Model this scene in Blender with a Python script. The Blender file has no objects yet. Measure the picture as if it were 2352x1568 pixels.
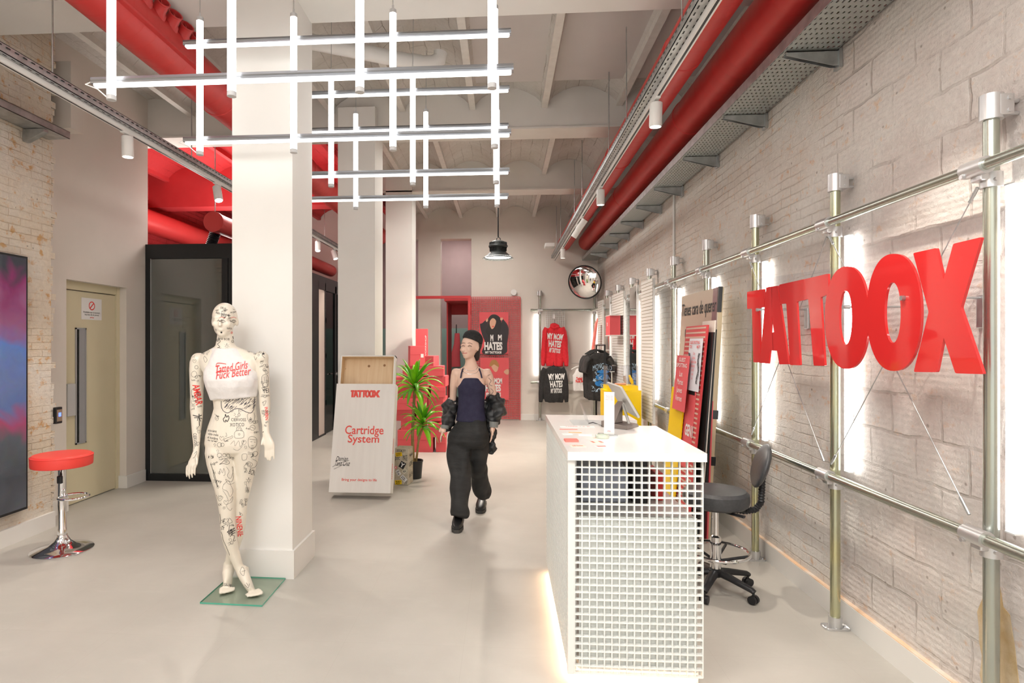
import bpy, math, random
from mathutils import Vector, Matrix
from mathutils.bvhtree import BVHTree
random.seed(7)
PI = math.pi
sc = bpy.context.scene
COL = sc.collection

# ------------------------------------------------------------------ camera
TH = math.atan(95 / 1350.0)
cam_d = bpy.data.cameras.new('camera'); cam = bpy.data.objects.new('camera', cam_d); COL.objects.link(cam)
cam_d.sensor_width = 36.0; cam_d.lens = 36.0 * 1350 / 2352
cam_d.shift_x = (1176 - 1060) / 2352.0; cam_d.shift_y = 4 / 2352.0
cam_d.clip_start = 0.05; cam_d.clip_end = 200
cam.location = (0, 0, 1.55); cam.rotation_euler = (PI / 2, 0, TH)
sc.camera = cam
sc.view_settings.view_transform = 'Standard'; sc.view_settings.look = 'None'
sc.view_settings.gamma = 1.0; sc.view_settings.exposure = -0.05
sc.view_settings.use_curve_mapping = False
sc.cycles.max_bounces = 8; sc.cycles.diffuse_bounces = 3; sc.cycles.glossy_bounces = 3; sc.cycles.transparent_max_bounces = 10
sc.cycles.adaptive_threshold = 0.1; sc.cycles.adaptive_min_samples = 16; sc.cycles.caustics_reflective = False; sc.cycles.caustics_refractive = False

# ------------------------------------------------------------------ world (soft fill entering through the opening added behind the camera)
wd = bpy.data.worlds.new('world'); sc.world = wd; wd.use_nodes = True
bg = wd.node_tree.nodes['Background']; bg.inputs[0].default_value = (1.0, 0.985, 0.96, 1); bg.inputs[1].default_value = 1.6


def area_light(name, loc, size, power, col, rot=(0, 0, 0), sy=None, spread=None):
    l = bpy.data.lights.new(name, 'AREA'); l.energy = power; l.color = col
    l.shape = 'RECTANGLE'; l.size = size; l.size_y = sy or size
    if spread: l.spread = spread
    o = bpy.data.objects.new(name, l); COL.objects.link(o); o.location = loc; o.rotation_euler = rot
    return o


WARM = (1.0, 0.955, 0.90); NEUT = (1.0, 0.975, 0.95)
# unseen fill lights added above the camera to brighten the front
area_light('front_fill', (-2.0, 0.4, 3.75), 2.4, 150, NEUT, sy=2.0)
area_light('front_fill', (0.7, 0.4, 3.3), 0.5, 78, NEUT, sy=2.0)
# added fill lights for the rear shop, facing down from under the joists
area_light('rear_fill', (-0.5, 7.8, 3.86), 0.6, 42, WARM, sy=1.6)
area_light('rear_fill', (-0.4, 10.3, 3.86), 0.8, 34, WARM, sy=1.4)
area_light('rear_fill', (-3.4, 8.0, 3.6), 0.6, 45, WARM, sy=1.6)
area_light('rear_room_fill', (-1.0, 13.4, 4.2), 0.8, 45, NEUT, sy=1.0)  # fill added to lift the mauve rear room
# added fill above the booth roof, facing up to brighten the red bay
area_light('red_bay_fill', (-4.0, 8.3, 2.72), 0.5, 60, WARM, rot=(PI, 0, 0), sy=3.0)


# ------------------------------------------------------------------ pixel -> point on a known plane of the room
def P(u, v, x=None, y=None, z=None):
    r = (u - 1060) / 1350.0; up = -(v - 788) / 1350.0
    s, c = math.sin(TH), math.cos(TH)
    a = (c * r - s, s * r + c, up)
    t = x / a[0] if x is not None else (y / a[1] if y is not None else (z - 1.55) / a[2])
    return Vector((a[0] * t, a[1] * t, a[2] * t + 1.55))


# ------------------------------------------------------------------ materials
MATS = {}


def new_mat(name):
    m = bpy.data.materials.new(name); m.use_nodes = True
    return m, m.node_tree.nodes, m.node_tree.links, m.node_tree.nodes['Principled BSDF']


def pbr(name, col, rough=0.5, metal=0.0, emit=None, estr=0.0, spec=0.5, trans=0.0, ior=1.45, alpha=1.0, coat=0.0, sss=0.0):
    if name in MATS: return MATS[name]
    m, N, L, b = new_mat(name)
    b.inputs['Base Color'].default_value = (*col, 1); b.inputs['Roughness'].default_value = rough
    b.inputs['Metallic'].default_value = metal; b.inputs['Specular IOR Level'].default_value = spec
    b.inputs['IOR'].default_value = ior
    if emit: b.inputs['Emission Color'].default_value = (*emit, 1); b.inputs['Emission Strength'].default_value = estr
    if trans: b.inputs['Transmission Weight'].default_value = trans
    if alpha < 1: b.inputs['Alpha'].default_value = alpha
    if coat: b.inputs['Coat Weight'].default_value = coat
    if sss: b.inputs['Subsurface Weight'].default_value = sss
    MATS[name] = m
    return m


def noisy(name, c1, c2, scale, rough=0.6, bump=0.0, bscale=None, detail=6, metal=0.0, lo=0.35, hi=0.65, coord='Object', stretch=(1, 1, 1), rvar=0.0):
    if name in MATS: return MATS[name]
    m, N, L, b = new_mat(name)
    tc = N.new('ShaderNodeTexCoord'); mp = N.new('ShaderNodeMapping'); mp.inputs['Scale'].default_value = stretch
    L.new(tc.outputs[coord], mp.inputs[0])
    n = N.new('ShaderNodeTexNoise'); n.inputs['Scale'].default_value = scale; n.inputs['Detail'].default_value = detail
    L.new(mp.outputs[0], n.inputs['Vector'])
    r = N.new('ShaderNodeValToRGB'); r.color_ramp.elements[0].position = lo; r.color_ramp.elements[1].position = hi
    r.color_ramp.elements[0].color = (*c1, 1); r.color_ramp.elements[1].color = (*c2, 1)
    L.new(n.outputs['Fac'], r.inputs[0]); L.new(r.outputs[0], b.inputs['Base Color'])
    b.inputs['Roughness'].default_value = rough; b.inputs['Metallic'].default_value = metal
    if bump:
        n2 = N.new('ShaderNodeTexNoise'); n2.inputs['Scale'].default_value = bscale or scale * 4; n2.inputs['Detail'].default_value = 5
        L.new(mp.outputs[0], n2.inputs['Vector'])
        bp = N.new('ShaderNodeBump'); bp.inputs['Strength'].default_value = bump; bp.inputs['Distance'].default_value = 0.01
        L.new(n2.outputs['Fac'], bp.inputs['Height']); L.new(bp.outputs[0], b.inputs['Normal'])
    MATS[name] = m
    return m


def mixrgb(N, L, fac, a, b_, blend='MIX'):
    x = N.new('ShaderNodeMix'); x.data_type = 'RGBA'; x.blend_type = blend
    def put(sock, v):
        if isinstance(v, tuple): sock.default_value = (*v, 1) if len(v) == 3 else v
        elif isinstance(v, float): sock.default_value = v
        else: L.new(v, sock)
    put(x.inputs[0], fac) if not isinstance(fac, float) else setattr(x.inputs[0], 'default_value', fac)
    put(x.inputs[6], a); put(x.inputs[7], b_)
    return x.outputs[2]


def brick_mat(name, axes, bw, bh, base, base2, mortar, patch=None, patch_lo=0.6, patch_hi=0.7, rough=0.85, bump=0.6, stria=0.0, mort=0.008, tint=None, pits=0.0, dirt=0.35, distort=0.02):
    """painted brick: axes picks which object coordinates run along / up the wall"""
    m, N, L, b = new_mat(name)
    tc = N.new('ShaderNodeTexCoord'); sp = N.new('ShaderNodeSeparateXYZ'); cb = N.new('ShaderNodeCombineXYZ')
    L.new(tc.outputs['Object'], sp.inputs[0])
    L.new(sp.outputs[axes[0]], cb.inputs[0]); L.new(sp.outputs[axes[1]], cb.inputs[1])
    nz = N.new('ShaderNodeTexNoise'); nz.inputs['Scale'].default_value = 5; nz.inputs['Detail'].default_value = 6
    L.new(cb.outputs[0], nz.inputs['Vector'])
    vm = N.new('ShaderNodeVectorMath'); vm.operation = 'MULTIPLY_ADD'; vm.inputs[1].default_value = (distort, distort, 0)
    L.new(nz.outputs['Color'], vm.inputs[0]); L.new(cb.outputs[0], vm.inputs[2])
    br = N.new('ShaderNodeTexBrick'); br.inputs['Scale'].default_value = 1.0
    br.inputs['Brick Width'].default_value = bw; br.inputs['Row Height'].default_value = bh
    br.inputs['Mortar Size'].default_value = mort; br.inputs['Mortar Smooth'].default_value = 0.6
    br.inputs['Color1'].default_value = (*base, 1); br.inputs['Color2'].default_value = (*base2, 1); br.inputs['Mortar'].default_value = (*mortar, 1)
    L.new(vm.outputs[0], br.inputs['Vector'])
    n1 = N.new('ShaderNodeTexNoise'); n1.inputs['Scale'].default_value = 2.2; n1.inputs['Detail'].default_value = 9; n1.inputs['Roughness'].default_value = 0.65
    L.new(cb.outputs[0], n1.inputs['Vector'])
    n3 = N.new('ShaderNodeTexNoise'); n3.inputs['Scale'].default_value = 28; n3.inputs['Detail'].default_value = 8; n3.inputs['Roughness'].default_value = 0.7
    L.new(cb.outputs[0], n3.inputs['Vector'])
    # mortar is painted over in places
    r0 = N.new('ShaderNodeMapRange'); r0.inputs[1].default_value = 0.42; r0.inputs[2].default_value = 0.66; r0.inputs[3].default_value = 0.04
    L.new(n1.outputs['Fac'], r0.inputs[0])
    col = mixrgb(N, L, r0.outputs[0], base, br.outputs['Color'])
    if patch:
        r1 = N.new('ShaderNodeMapRange'); r1.inputs[1].default_value = patch_lo; r1.inputs[2].default_value = patch_hi
        mu = N.new('ShaderNodeMath'); mu.operation = 'ADD'
        ms = N.new('ShaderNodeMath'); ms.operation = 'MULTIPLY'; ms.inputs[1].default_value = 0.55
        n4 = N.new('ShaderNodeTexNoise'); n4.inputs['Scale'].default_value = 11; n4.inputs['Detail'].default_value = 7
        L.new(cb.outputs[0], n4.inputs['Vector'])
        L.new(n4.outputs['Fac'], ms.inputs[0]); 
        ms2 = N.new('ShaderNodeMath'); ms2.operation = 'MULTIPLY'; ms2.inputs[1].default_value = 0.45
        L.new(n3.outputs['Fac'], ms2.inputs[0])
        L.new(ms.outputs[0], mu.inputs[0]); L.new(ms2.outputs[0], mu.inputs[1]); L.new(mu.outputs[0], r1.inputs[0])
        col = mixrgb(N, L, r1.outputs[0], col, patch)
    r2 = N.new('ShaderNodeMapRange'); r2.inputs[1].default_value = 0.62; r2.inputs[2].default_value = 0.30; r2.inputs[3].default_value = 0.0; r2.inputs[4].default_value = dirt
    L.new(n3.outputs['Fac'], r2.inputs[0])
    col = mixrgb(N, L, r2.outputs[0], col, tuple(q * 0.45 for q in mortar))
    if tint:
        n5 = N.new('ShaderNodeTexNoise'); n5.inputs['Scale'].default_value = 1.6; n5.inputs['Detail'].default_value = 5; n5.inputs['Roughness'].default_value = 0.6
        mp5 = N.new('ShaderNodeMapping'); mp5.inputs['Location'].default_value = (7, 3, 1); L.new(cb.outputs[0], mp5.inputs[0]); L.new(mp5.outputs[0], n5.inputs['Vector'])
        r5 = N.new('ShaderNodeMapRange'); r5.inputs[1].default_value = 0.42; r5.inputs[2].default_value = 0.60; r5.inputs[4].default_value = 0.75; L.new(n5.outputs['Fac'], r5.inputs[0])
        col = mixrgb(N, L, r5.outputs[0], col, tint, 'MULTIPLY')
    v6 = N.new('ShaderNodeTexVoronoi'); v6.inputs['Scale'].default_value = 9; v6.inputs['Randomness'].default_value = 1.0; L.new(vm.outputs[0], v6.inputs['Vector'])
    r6 = N.new('ShaderNodeMapRange'); r6.inputs[1].default_value = 0.085; r6.inputs[2].default_value = 0.05; r6.inputs[4].default_value = pits; L.new(v6.outputs['Distance'], r6.inputs[0])
    col = mixrgb(N, L, r6.outputs[0], col, (0.20, 0.14, 0.10))
    L.new(col, b.inputs['Base Color']); b.inputs['Roughness'].default_value = rough; b.inputs['Specular IOR Level'].default_value = 0.25
    # relief
    h = N.new('ShaderNodeMath'); h.operation = 'MULTIPLY_ADD'; h.inputs[1].default_value = -1.0
    hm = N.new('ShaderNodeMath'); hm.operation = 'MULTIPLY'; L.new(br.outputs['Fac'], hm.inputs[0]); L.new(r0.outputs[0], hm.inputs[1])
    L.new(hm.outputs[0], h.inputs[0])
    hh = N.new('ShaderNodeMath'); hh.operation = 'MULTIPLY'; hh.inputs[1].default_value = 1.6; L.new(n3.outputs['Fac'], hh.inputs[0])
    L.new(hh.outputs[0], h.inputs[2])
    src = h.outputs[0]
    if stria:
        wv = N.new('ShaderNodeTexWave'); wv.wave_type = 'BANDS'; wv.bands_direction = 'Y'; wv.inputs['Scale'].default_value = 11
        wv.inputs['Distortion'].default_value = 1.2; wv.inputs['Detail'].default_value = 3
        L.new(cb.outputs[0], wv.inputs['Vector'])
        sm = N.new('ShaderNodeMath'); sm.operation = 'MULTIPLY_ADD'; sm.inputs[1].default_value = stria
        L.new(wv.outputs['Fac'], sm.inputs[0]); L.new(src, sm.inputs[2]); src = sm.outputs[0]
    bp = N.new('ShaderNodeBump'); bp.inputs['Strength'].default_value = bump; bp.inputs['Distance'].default_value = 0.014
    L.new(src, bp.inputs['Height']); L.new(bp.outputs[0], b.inputs['Normal'])
    MATS[name] = m
    return m


M_plaster = noisy('white_plaster', (0.74, 0.71, 0.66), (0.78, 0.75, 0.70), 3, 0.75, 0.08, 30)
M_wallbeige = noisy('beige_plaster', (0.72, 0.665, 0.60), (0.75, 0.695, 0.63), 2, 0.8, 0.05, 30)
M_columnw = noisy('column_paint', (0.79, 0.775, 0.735), (0.82, 0.805, 0.765), 2, 0.7, 0.03, 30)
M_skirt = pbr('skirting_white', (0.80, 0.78, 0.74), 0.4)
M_redpaint = noisy('red_paint', (0.60, 0.045, 0.05), (0.66, 0.06, 0.065), 2.5, 0.55, 0.05, 40)
M_redduct = noisy('red_duct_paint', (0.58, 0.04, 0.04), (0.63, 0.05, 0.048), 2, 0.42, 0.04, 9)
M_redbox = pbr('red_card', (0.74, 0.105, 0.12), 0.6)
M_white = pbr('white_paint', (0.82, 0.81, 0.78), 0.35)
M_whitegloss = pbr('white_laminate', (0.86, 0.855, 0.83), 0.18)
M_black = pbr('black_metal', (0.012, 0.013, 0.014), 0.35)
M_blackpl = pbr('black_plastic', (0.018, 0.018, 0.02), 0.42)
M_leather = noisy('black_vinyl', (0.045, 0.047, 0.05), (0.06, 0.062, 0.066), 60, 0.38, 0.1, 300)
M_chrome = pbr('chrome', (0.82, 0.82, 0.83), 0.08, 1.0)
M_galv = noisy('galvanised', (0.42, 0.44, 0.44), (0.58, 0.60, 0.60), 14, 0.38, 0.02, 60, metal=0.9)
M_tube = noisy('passivated_tube', (0.40, 0.43, 0.40), (0.50, 0.52, 0.43), 3, 0.27, 0.0, metal=0.95, stretch=(1, 1, 0.6))
M_tubey = noisy('yellow_zinc_tube', (0.60, 0.58, 0.33), (0.46, 0.50, 0.40), 3.5, 0.26, 0.0, metal=0.95)
M_alu = pbr('cast_aluminium', (0.66, 0.66, 0.66), 0.35, 0.85)
M_led = pbr('led_tube', (1, 1, 1), 0.5, emit=(1.0, 0.99, 0.97), estr=4.0)
M_ledwall = pbr('led_strip', (1, 1, 1), 0.5, emit=(1.0, 0.985, 0.97), estr=8.0)
M_ledwarm = pbr('led_warm', (1, 0.9, 0.8), 0.5, emit=(1.0, 0.66, 0.42), estr=22.0)
M_lampface = pbr('lamp_face', (1, 1, 1), 0.5, emit=(1.0, 0.95, 0.88), estr=14.0)
M_endcap = pbr('tube_end_cap', (0.55, 0.55, 0.55), 0.5)
M_redtxt = pbr('red_print', (0.82, 0.045, 0.04), 0.5)
M_ink = pbr('black_ink', (0.012, 0.012, 0.014), 0.6)
M_whitetxt = pbr('white_print', (0.83, 0.82, 0.80), 0.6)
M_paper = pbr('white_paper', (0.82, 0.81, 0.79), 0.6)
M_acrylred = pbr('red_acrylic', (0.58, 0.026, 0.026), 0.05, coat=0.4)
M_mirror = pbr('mirror_silver', (0.9, 0.9, 0.9), 0.01, 1.0)
M_yellow = pbr('yellow_laminate', (0.92, 0.62, 0.0), 0.35)
M_tan = pbr('tan_board', (0.62, 0.50, 0.32), 0.7)
M_greysilver = pbr('silver_plastic', (0.48, 0.48, 0.46), 0.35, 0.4)
M_door = noisy('door_olive', (0.66, 0.59, 0.40), (0.69, 0.62, 0.43), 2, 0.45)


def glass_mat(name, tint, mixf, rough=0.0):
    """thin pane: mostly lets light straight through, with a mirror-like sheen"""
    m = bpy.data.materials.new(name); m.use_nodes = True
    N, L = m.node_tree.nodes, m.node_tree.links
    N.remove(N['Principled BSDF']); out = N['Material Output']
    t = N.new('ShaderNodeBsdfTransparent'); t.inputs[0].default_value = (*tint, 1)
    g = N.new('ShaderNodeBsdfGlossy'); g.inputs['Roughness'].default_value = rough
    fr = N.new('ShaderNodeLayerWeight'); fr.inputs[0].default_value = 0.5
    pw = N.new('ShaderNodeMath'); pw.operation = 'POWER'; pw.inputs[1].default_value = 4.0; L.new(fr.outputs['Facing'], pw.inputs[0])
    ma = N.new('ShaderNodeMath'); ma.operation = 'MULTIPLY_ADD'; ma.inputs[1].default_value = 0.45; ma.inputs[2].default_value = mixf; L.new(pw.outputs[0], ma.inputs[0])
    mx = N.new('ShaderNodeMixShader'); L.new(ma.outputs[0], mx.inputs[0]); L.new(t.outputs[0], mx.inputs[1]); L.new(g.outputs[0], mx.inputs[2])
    L.new(mx.outputs[0], out.inputs[0])
    return m


M_clear = glass_mat('clear_acrylic', (0.96, 0.96, 0.97), 0.01)
M_pane = glass_mat('booth_side_glass', (0.42, 0.40, 0.38), 0.06)


def dark_glass():
    m, N, L, b = new_mat('dark_mirrored_glass')
    b.inputs['Base Color'].default_value = (0.075, 0.085, 0.075, 1); b.inputs['Roughness'].default_value = 0.02
    b.inputs['IOR'].default_value = 2.3; b.inputs['Specular IOR Level'].default_value = 0.5
    return m


M_darkglass = dark_glass()


def perforated(name, col, ax=(1, 0), px=0.05, py=0.028, metal=0.9, hole=(0.42, 0.34)):
    """sheet metal pierced with rows of slots (the slots are see-through)"""
    m, N, L, b = new_mat(name)
    b.inputs['Base Color'].default_value = (*col, 1); b.inputs['Metallic'].default_value = metal; b.inputs['Roughness'].default_value = 0.4
    out = N['Material Output']
    tc = N.new('ShaderNodeTexCoord'); sp = N.new('ShaderNodeSeparateXYZ'); L.new(tc.outputs['Object'], sp.inputs[0])

    def cell(sock, p, w, off=None):
        d = N.new('ShaderNodeMath'); d.operation = 'DIVIDE'; d.inputs[1].default_value = p; L.new(sock, d.inputs[0])
        f = N.new('ShaderNodeMath'); f.operation = 'FRACT'; L.new(d.outputs[0], f.inputs[0])
        c = N.new('ShaderNodeMath'); c.operation = 'LESS_THAN'; c.inputs[1].default_value = w; L.new(f.outputs[0], c.inputs[0])
        return c.outputs[0]
    a = cell(sp.outputs[ax[0]], px, hole[0]); c2 = cell(sp.outputs[ax[1]], py, hole[1])
    mu = N.new('ShaderNodeMath'); mu.operation = 'MULTIPLY'; L.new(a, mu.inputs[0]); L.new(c2, mu.inputs[1])
    t = N.new('ShaderNodeBsdfTransparent'); mx = N.new('ShaderNodeMixShader')
    L.new(mu.outputs[0], mx.inputs[0]); L.new(b.outputs[0], mx.inputs[1]); L.new(t.outputs[0], mx.inputs[2]); L.new(mx.outputs[0], out.inputs[0])
    return m


# ------------------------------------------------------------------ mesh building
class MB:
    def __init__(s): s.v = []; s.f = []; s.m = []
    def add(s, vs, fs, mi=0):
        n = len(s.v); s.v += [Vector(q) for q in vs]; s.f += [tuple(i + n for i in f) for f in fs]; s.m += [mi] * len(fs)
        return s
    def box(s, x0, x1, y0, y1, z0, z1, mi=0, M=None):
        vs = [(x, y, z) for z in (z0, z1) for y in (y0, y1) for x in (x0, x1)]
        if M: vs = [M @ Vector(q) for q in vs]
        return s.add(vs, [(0, 2, 3, 1), (4, 5, 7, 6), (0, 1, 5, 4), (2, 6, 7, 3), (0, 4, 6, 2), (1, 3, 7, 5)], mi)
    def rbox(s, x0, x1, y0, y1, z0, z1, r=0.005, mi=0, M=None, seg=3):
        """box with rounded vertical edges and chamfered rims"""
        pts = []
        for cx, cy, a0 in ((x1 - r, y1 - r, 0), (x0 + r, y1 - r, 1), (x0 + r, y0 + r, 2), (x1 - r, y0 + r, 3)):
            for k in range(seg + 1):
                a = (a0 + k / seg) * PI / 2; pts.append((cx, cy, math.cos(a), math.sin(a)))
        rings = []
        for z, rr in ((z0, 0.45), (z0 + r * 0.5, 1), (z1 - r * 0.5, 1), (z1, 0.45)):
            rings.append([Vector((p[0] + p[2] * r * rr, p[1] + p[3] * r * rr, z)) for p in pts])
        if M: rings = [[M @ q for q in R] for R in rings]
        return s.loft(rings, mi)
    def loft(s, rings, mi=0, caps=True, closed=True):
        n = len(s.v); k = len(rings[0]); fs = []
        for R in rings: s.v += [Vector(q) for q in R]
        for i in range(len(rings) - 1):
            for j in range(k if closed else k - 1):
                a = n + i * k + j; b_ = n + i * k + (j + 1) % k
                fs.append((a, b_, b_ + k, a + k))
        if caps:
            fs.append(tuple(n + j for j in reversed(range(k)))); e = n + (len(rings) - 1) * k
            fs.append(tuple(e + j for j in range(k)))
        s.f += fs; s.m += [mi] * len(fs)
        return s
    def tube(s, pts, r, seg=10, mi=0, caps=True):
        pts = [Vector(p) for p in pts]; rs = r if isinstance(r, (list, tuple)) else [r] * len(pts)
        rings = []; up = None
        for i, p in enumerate(pts):
            t = (pts[min(i + 1, len(pts) - 1)] - pts[max(i - 1, 0)])
            t = t.normalized() if t.length > 1e-9 else Vector((0, 0, 1))
            if up is None:
                up = Vector((0, 0, 1)) if abs(t.z) < 0.9 else Vector((1, 0, 0))
            a = (up - t * up.dot(t))
            a = a.normalized() if a.length > 1e-6 else t.orthogonal().normalized()
            up = a; b_ = t.cross(a)
            rr = rs[i]; ra, rb = rr if isinstance(rr, tuple) else (rr, rr)
            rings.append([p + a * math.cos(2 * PI * k / seg) * ra + b_ * math.sin(2 * PI * k / seg) * rb for k in range(seg)])
        return s.loft(rings, mi, caps)
    def lathe(s, prof, c=(0, 0, 0), seg=32, mi=0, M=None, caps=True):
        c = Vector(c); rings = []
        for r, z in prof:
            R = [Vector((math.cos(2 * PI * k / seg) * r, math.sin(2 * PI * k / seg) * r, z)) for k in range(seg)]
            rings.append([(M @ q if M else q) + c for q in R])
        return s.loft(rings, mi, caps)
    def ell(s, c, rx, ry, rz, M=None, seg=16, rings=10, mi=0):
        prof = []
        c = Vector(c); R = []
        for i in range(1, rings):
            t = PI * i / rings
            ring = [Vector((math.cos(2 * PI * k / seg) * math.sin(t) * rx, math.sin(2 * PI * k / seg) * math.sin(t) * ry, -math.cos(t) * rz)) for k in range(seg)]
            R.append([(M @ q if M else q) + c for q in ring])
        return s.loft(R, mi)
    def prism(s, poly, d, fr=None, mi=0):
        """poly: 2D points; fr(a,b,c)->3D; extruded from c=0 to c=d; caps triangulated by ngon"""
        k = len(poly); A = [fr(a, b_, 0) for a, b_ in poly]; B = [fr(a, b_, d) for a, b_ in poly]
        fs = [tuple(range(k)), tuple(reversed(range(k, 2 * k)))] + [(j, j + k, (j + 1) % k + k, (j + 1) % k) for j in range(k)]
        return s.add(A + B, fs, mi)
    def mesh(s, name, mats, inv=None):
        me = bpy.data.meshes.new(name)
        vs = [tuple(inv @ q) if inv else tuple(q) for q in s.v]
        me.from_pydata(vs, [], s.f)
        for m in (mats if isinstance(mats, (list, tuple)) else [mats]): me.materials.append(m)
        if isinstance(mats, (list, tuple)):
            for p, i in zip(me.polygons, s.m): p.material_index = i
        me.validate(); me.update()
        return me


def fix_normals(me):
    import bmesh
    bm = bmesh.new(); bm.from_mesh(me); bmesh.ops.recalc_face_normals(bm, faces=bm.faces); bm.to_mesh(me); bm.free()


def wm(o):
    M = o.matrix_basis.copy()
    while o.parent: o = o.parent; M = o.matrix_basis @ M
    return M


def build(mb, name, mat, parent=None, smooth=False, label=None, origin=None, bevel=0.0, angle=35):
    """link mb (world coordinates) as ONE object; origin moves its pivot when it has no parent"""
    o = bpy.data.objects.new(name, None) if False else None
    inv = None; loc = None
    if parent is not None: inv = wm(parent).inverted()
    elif origin is not None: inv = Matrix.Translation(-Vector(origin)); loc = origin
    me = mb.mesh(name, mat, inv); fix_normals(me)
    o = bpy.data.objects.new(name, me); COL.objects.link(o)
    if parent is not None: o.parent = parent
    if loc is not None: o.location = loc
    if smooth:
        me.shade_smooth()
        if smooth != 'all':
            try: me.set_sharp_from_angle(angle=math.radians(angle))
            except Exception: pass
    if bevel:
        b = o.modifiers.new('bevel', 'BEVEL'); b.width = bevel; b.segments = 2; b.limit_method = 'ANGLE'
    if label: o['label'] = label
    return o


def thing(name, label, cat, loc=(0, 0, 0), rot=(0, 0, 0), group=None):
    o = bpy.data.objects.new(name, None); COL.objects.link(o); o.empty_display_size = 0.1
    o.location = loc; o.rotation_euler = rot; o['label'] = label; o['category'] = cat
    if group: o['group'] = group
    return o


def tag(o, label, cat, group=None):
    o['label'] = label; o['category'] = cat
    if group: o['group'] = group
    return o


def struct(mb, name, mat, smooth=False, parent=None):
    o = build(mb, name, mat, parent, smooth)
    if parent is None: o['kind'] = 'structure'
    return o


def dup(root, loc, label=None, rotz=None, group=None):
    def cp(o, par):
        c = o.copy(); COL.objects.link(c); c.parent = par
        for ch in list(o.children): cp(ch, c)
        return c
    r = cp(root, None); r.location = loc
    if rotz is not None: r.rotation_euler[2] = rotz
    if label: r['label'] = label
    if group: r['group'] = group
    return r


# ------------------------------------------------------------------ writing
def text_geo(s, bold=0.0, spacing=1.0, shear=0.0, res=3, line=1.0, align='LEFT'):
    c = bpy.data.curves.new('t', 'FONT'); c.body = s; c.size = 1.0; c.offset = bold; c.space_character = spacing; c.shear = shear
    c.space_line = line; c.resolution_u = res; c.align_x = align; c.fill_mode = 'FRONT'
    o = bpy.data.objects.new('t', c); me = bpy.data.meshes.new_from_object(o)
    vs = [(v.co.x, v.co.y) for v in me.vertices]; fs = [tuple(p.vertices) for p in me.polygons]
    bpy.data.objects.remove(o); bpy.data.curves.remove(c); bpy.data.meshes.remove(me)
    return vs, fs


def norm_geo(g, flip=False):
    vs, fs = g; xs = [q[0] for q in vs]; ys = [q[1] for q in vs]
    w = max(xs) - min(xs); h = max(ys) - min(ys)
    return [((q[0] - min(xs)) / w, (q[1] - min(ys)) / h) for q in vs], fs


def lettering(parent, s, o, ux, uy, mat, bold=0.0, name='lettering', spacing=1.0, shear=0.0, line=1.0, align='LEFT', warp=None, res=3, nrm=0.0012, label=None):
    """text filling the parallelogram at o spanned by ux (width) and uy (height)"""
    vs, fs = norm_geo(text_geo(s, bold, spacing, shear, res, line, align))
    if warp: vs = [warp(a, b_) for a, b_ in vs]
    o = Vector(o); ux = Vector(ux); uy = Vector(uy); n = ux.cross(uy).normalized() * nrm
    mb = MB(); mb.add([o + ux * a + uy * b_ + n for a, b_ in vs], fs)
    ob = build(mb, name, mat, parent, label=label)
    return ob


def spiral_pts(c, r, n=8): return [(c[0] + r * math.cos(2 * PI * k / n), c[1] + r * math.sin(2 * PI * k / n)) for k in range(n)]
# ================================================================== THE ROOM
ORD = ['nearest', 'second', 'third', 'fourth', 'fifth', 'sixth', 'seventh', 'eighth', 'ninth', 'tenth', 'eleventh']


def floor_mat():
    m, N, L, b = new_mat('vinyl_floor')
    tc = N.new('ShaderNodeTexCoord')
    n1 = N.new('ShaderNodeTexNoise'); n1.inputs['Scale'].default_value = 1.3; n1.inputs['Detail'].default_value = 8; n1.inputs['Roughness'].default_value = 0.6
    mp = N.new('ShaderNodeMapping'); mp.inputs['Rotation'].default_value = (0, 0, 0.5); mp.inputs['Scale'].default_value = (1, 3.0, 1)
    L.new(tc.outputs['Object'], n1.inputs['Vector']); L.new(tc.outputs['Object'], mp.inputs[0])
    n2 = N.new('ShaderNodeTexNoise'); n2.inputs['Scale'].default_value = 3.5; n2.inputs['Detail'].default_value = 10; n2.inputs['Roughness'].default_value = 0.7
    L.new(mp.outputs[0], n2.inputs['Vector'])
    r = N.new('ShaderNodeMapRange'); r.inputs[1].default_value = 0.35; r.inputs[2].default_value = 0.65; L.new(n1.outputs['Fac'], r.inputs[0])
    c = mixrgb(N, L, r.outputs[0], (0.455, 0.43, 0.385), (0.515, 0.485, 0.435))
    r2 = N.new('ShaderNodeMapRange'); r2.inputs[1].default_value = 0.55; r2.inputs[2].default_value = 0.8; r2.inputs[4].default_value = 0.35; L.new(n2.outputs['Fac'], r2.inputs[0])
    c = mixrgb(N, L, r2.outputs[0], c, (0.58, 0.545, 0.495))
    br = N.new('ShaderNodeTexBrick'); br.offset = 0.0; br.inputs['Scale'].default_value = 1; br.inputs['Brick Width'].default_value = 0.62; br.inputs['Row Height'].default_value = 0.62
    br.inputs['Mortar Size'].default_value = 0.0012; br.inputs['Mortar Smooth'].default_value = 0.3
    mp2 = N.new('ShaderNodeMapping'); mp2.inputs['Rotation'].default_value = (0, 0, 0.0); mp2.inputs['Location'].default_value = (0.2, 0.1, 0)
    L.new(tc.outputs['Object'], mp2.inputs[0]); L.new(mp2.outputs[0], br.inputs['Vector'])
    f = N.new('ShaderNodeMath'); f.operation = 'MULTIPLY'; f.inputs[1].default_value = 0.22; L.new(br.outputs['Fac'], f.inputs[0])
    c = mixrgb(N, L, f.outputs[0], c, (0.34, 0.30, 0.26))
    L.new(c, b.inputs['Base Color'])
    b.inputs['Roughness'].default_value = 0.42; b.inputs['Specular IOR Level'].default_value = 0.35
    bp = N.new('ShaderNodeBump'); bp.inputs['Strength'].default_value = 0.08; bp.inputs['Distance'].default_value = 0.003
    L.new(n2.outputs['Fac'], bp.inputs['Height']); L.new(bp.outputs[0], b.inputs['Normal'])
    return m


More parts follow.
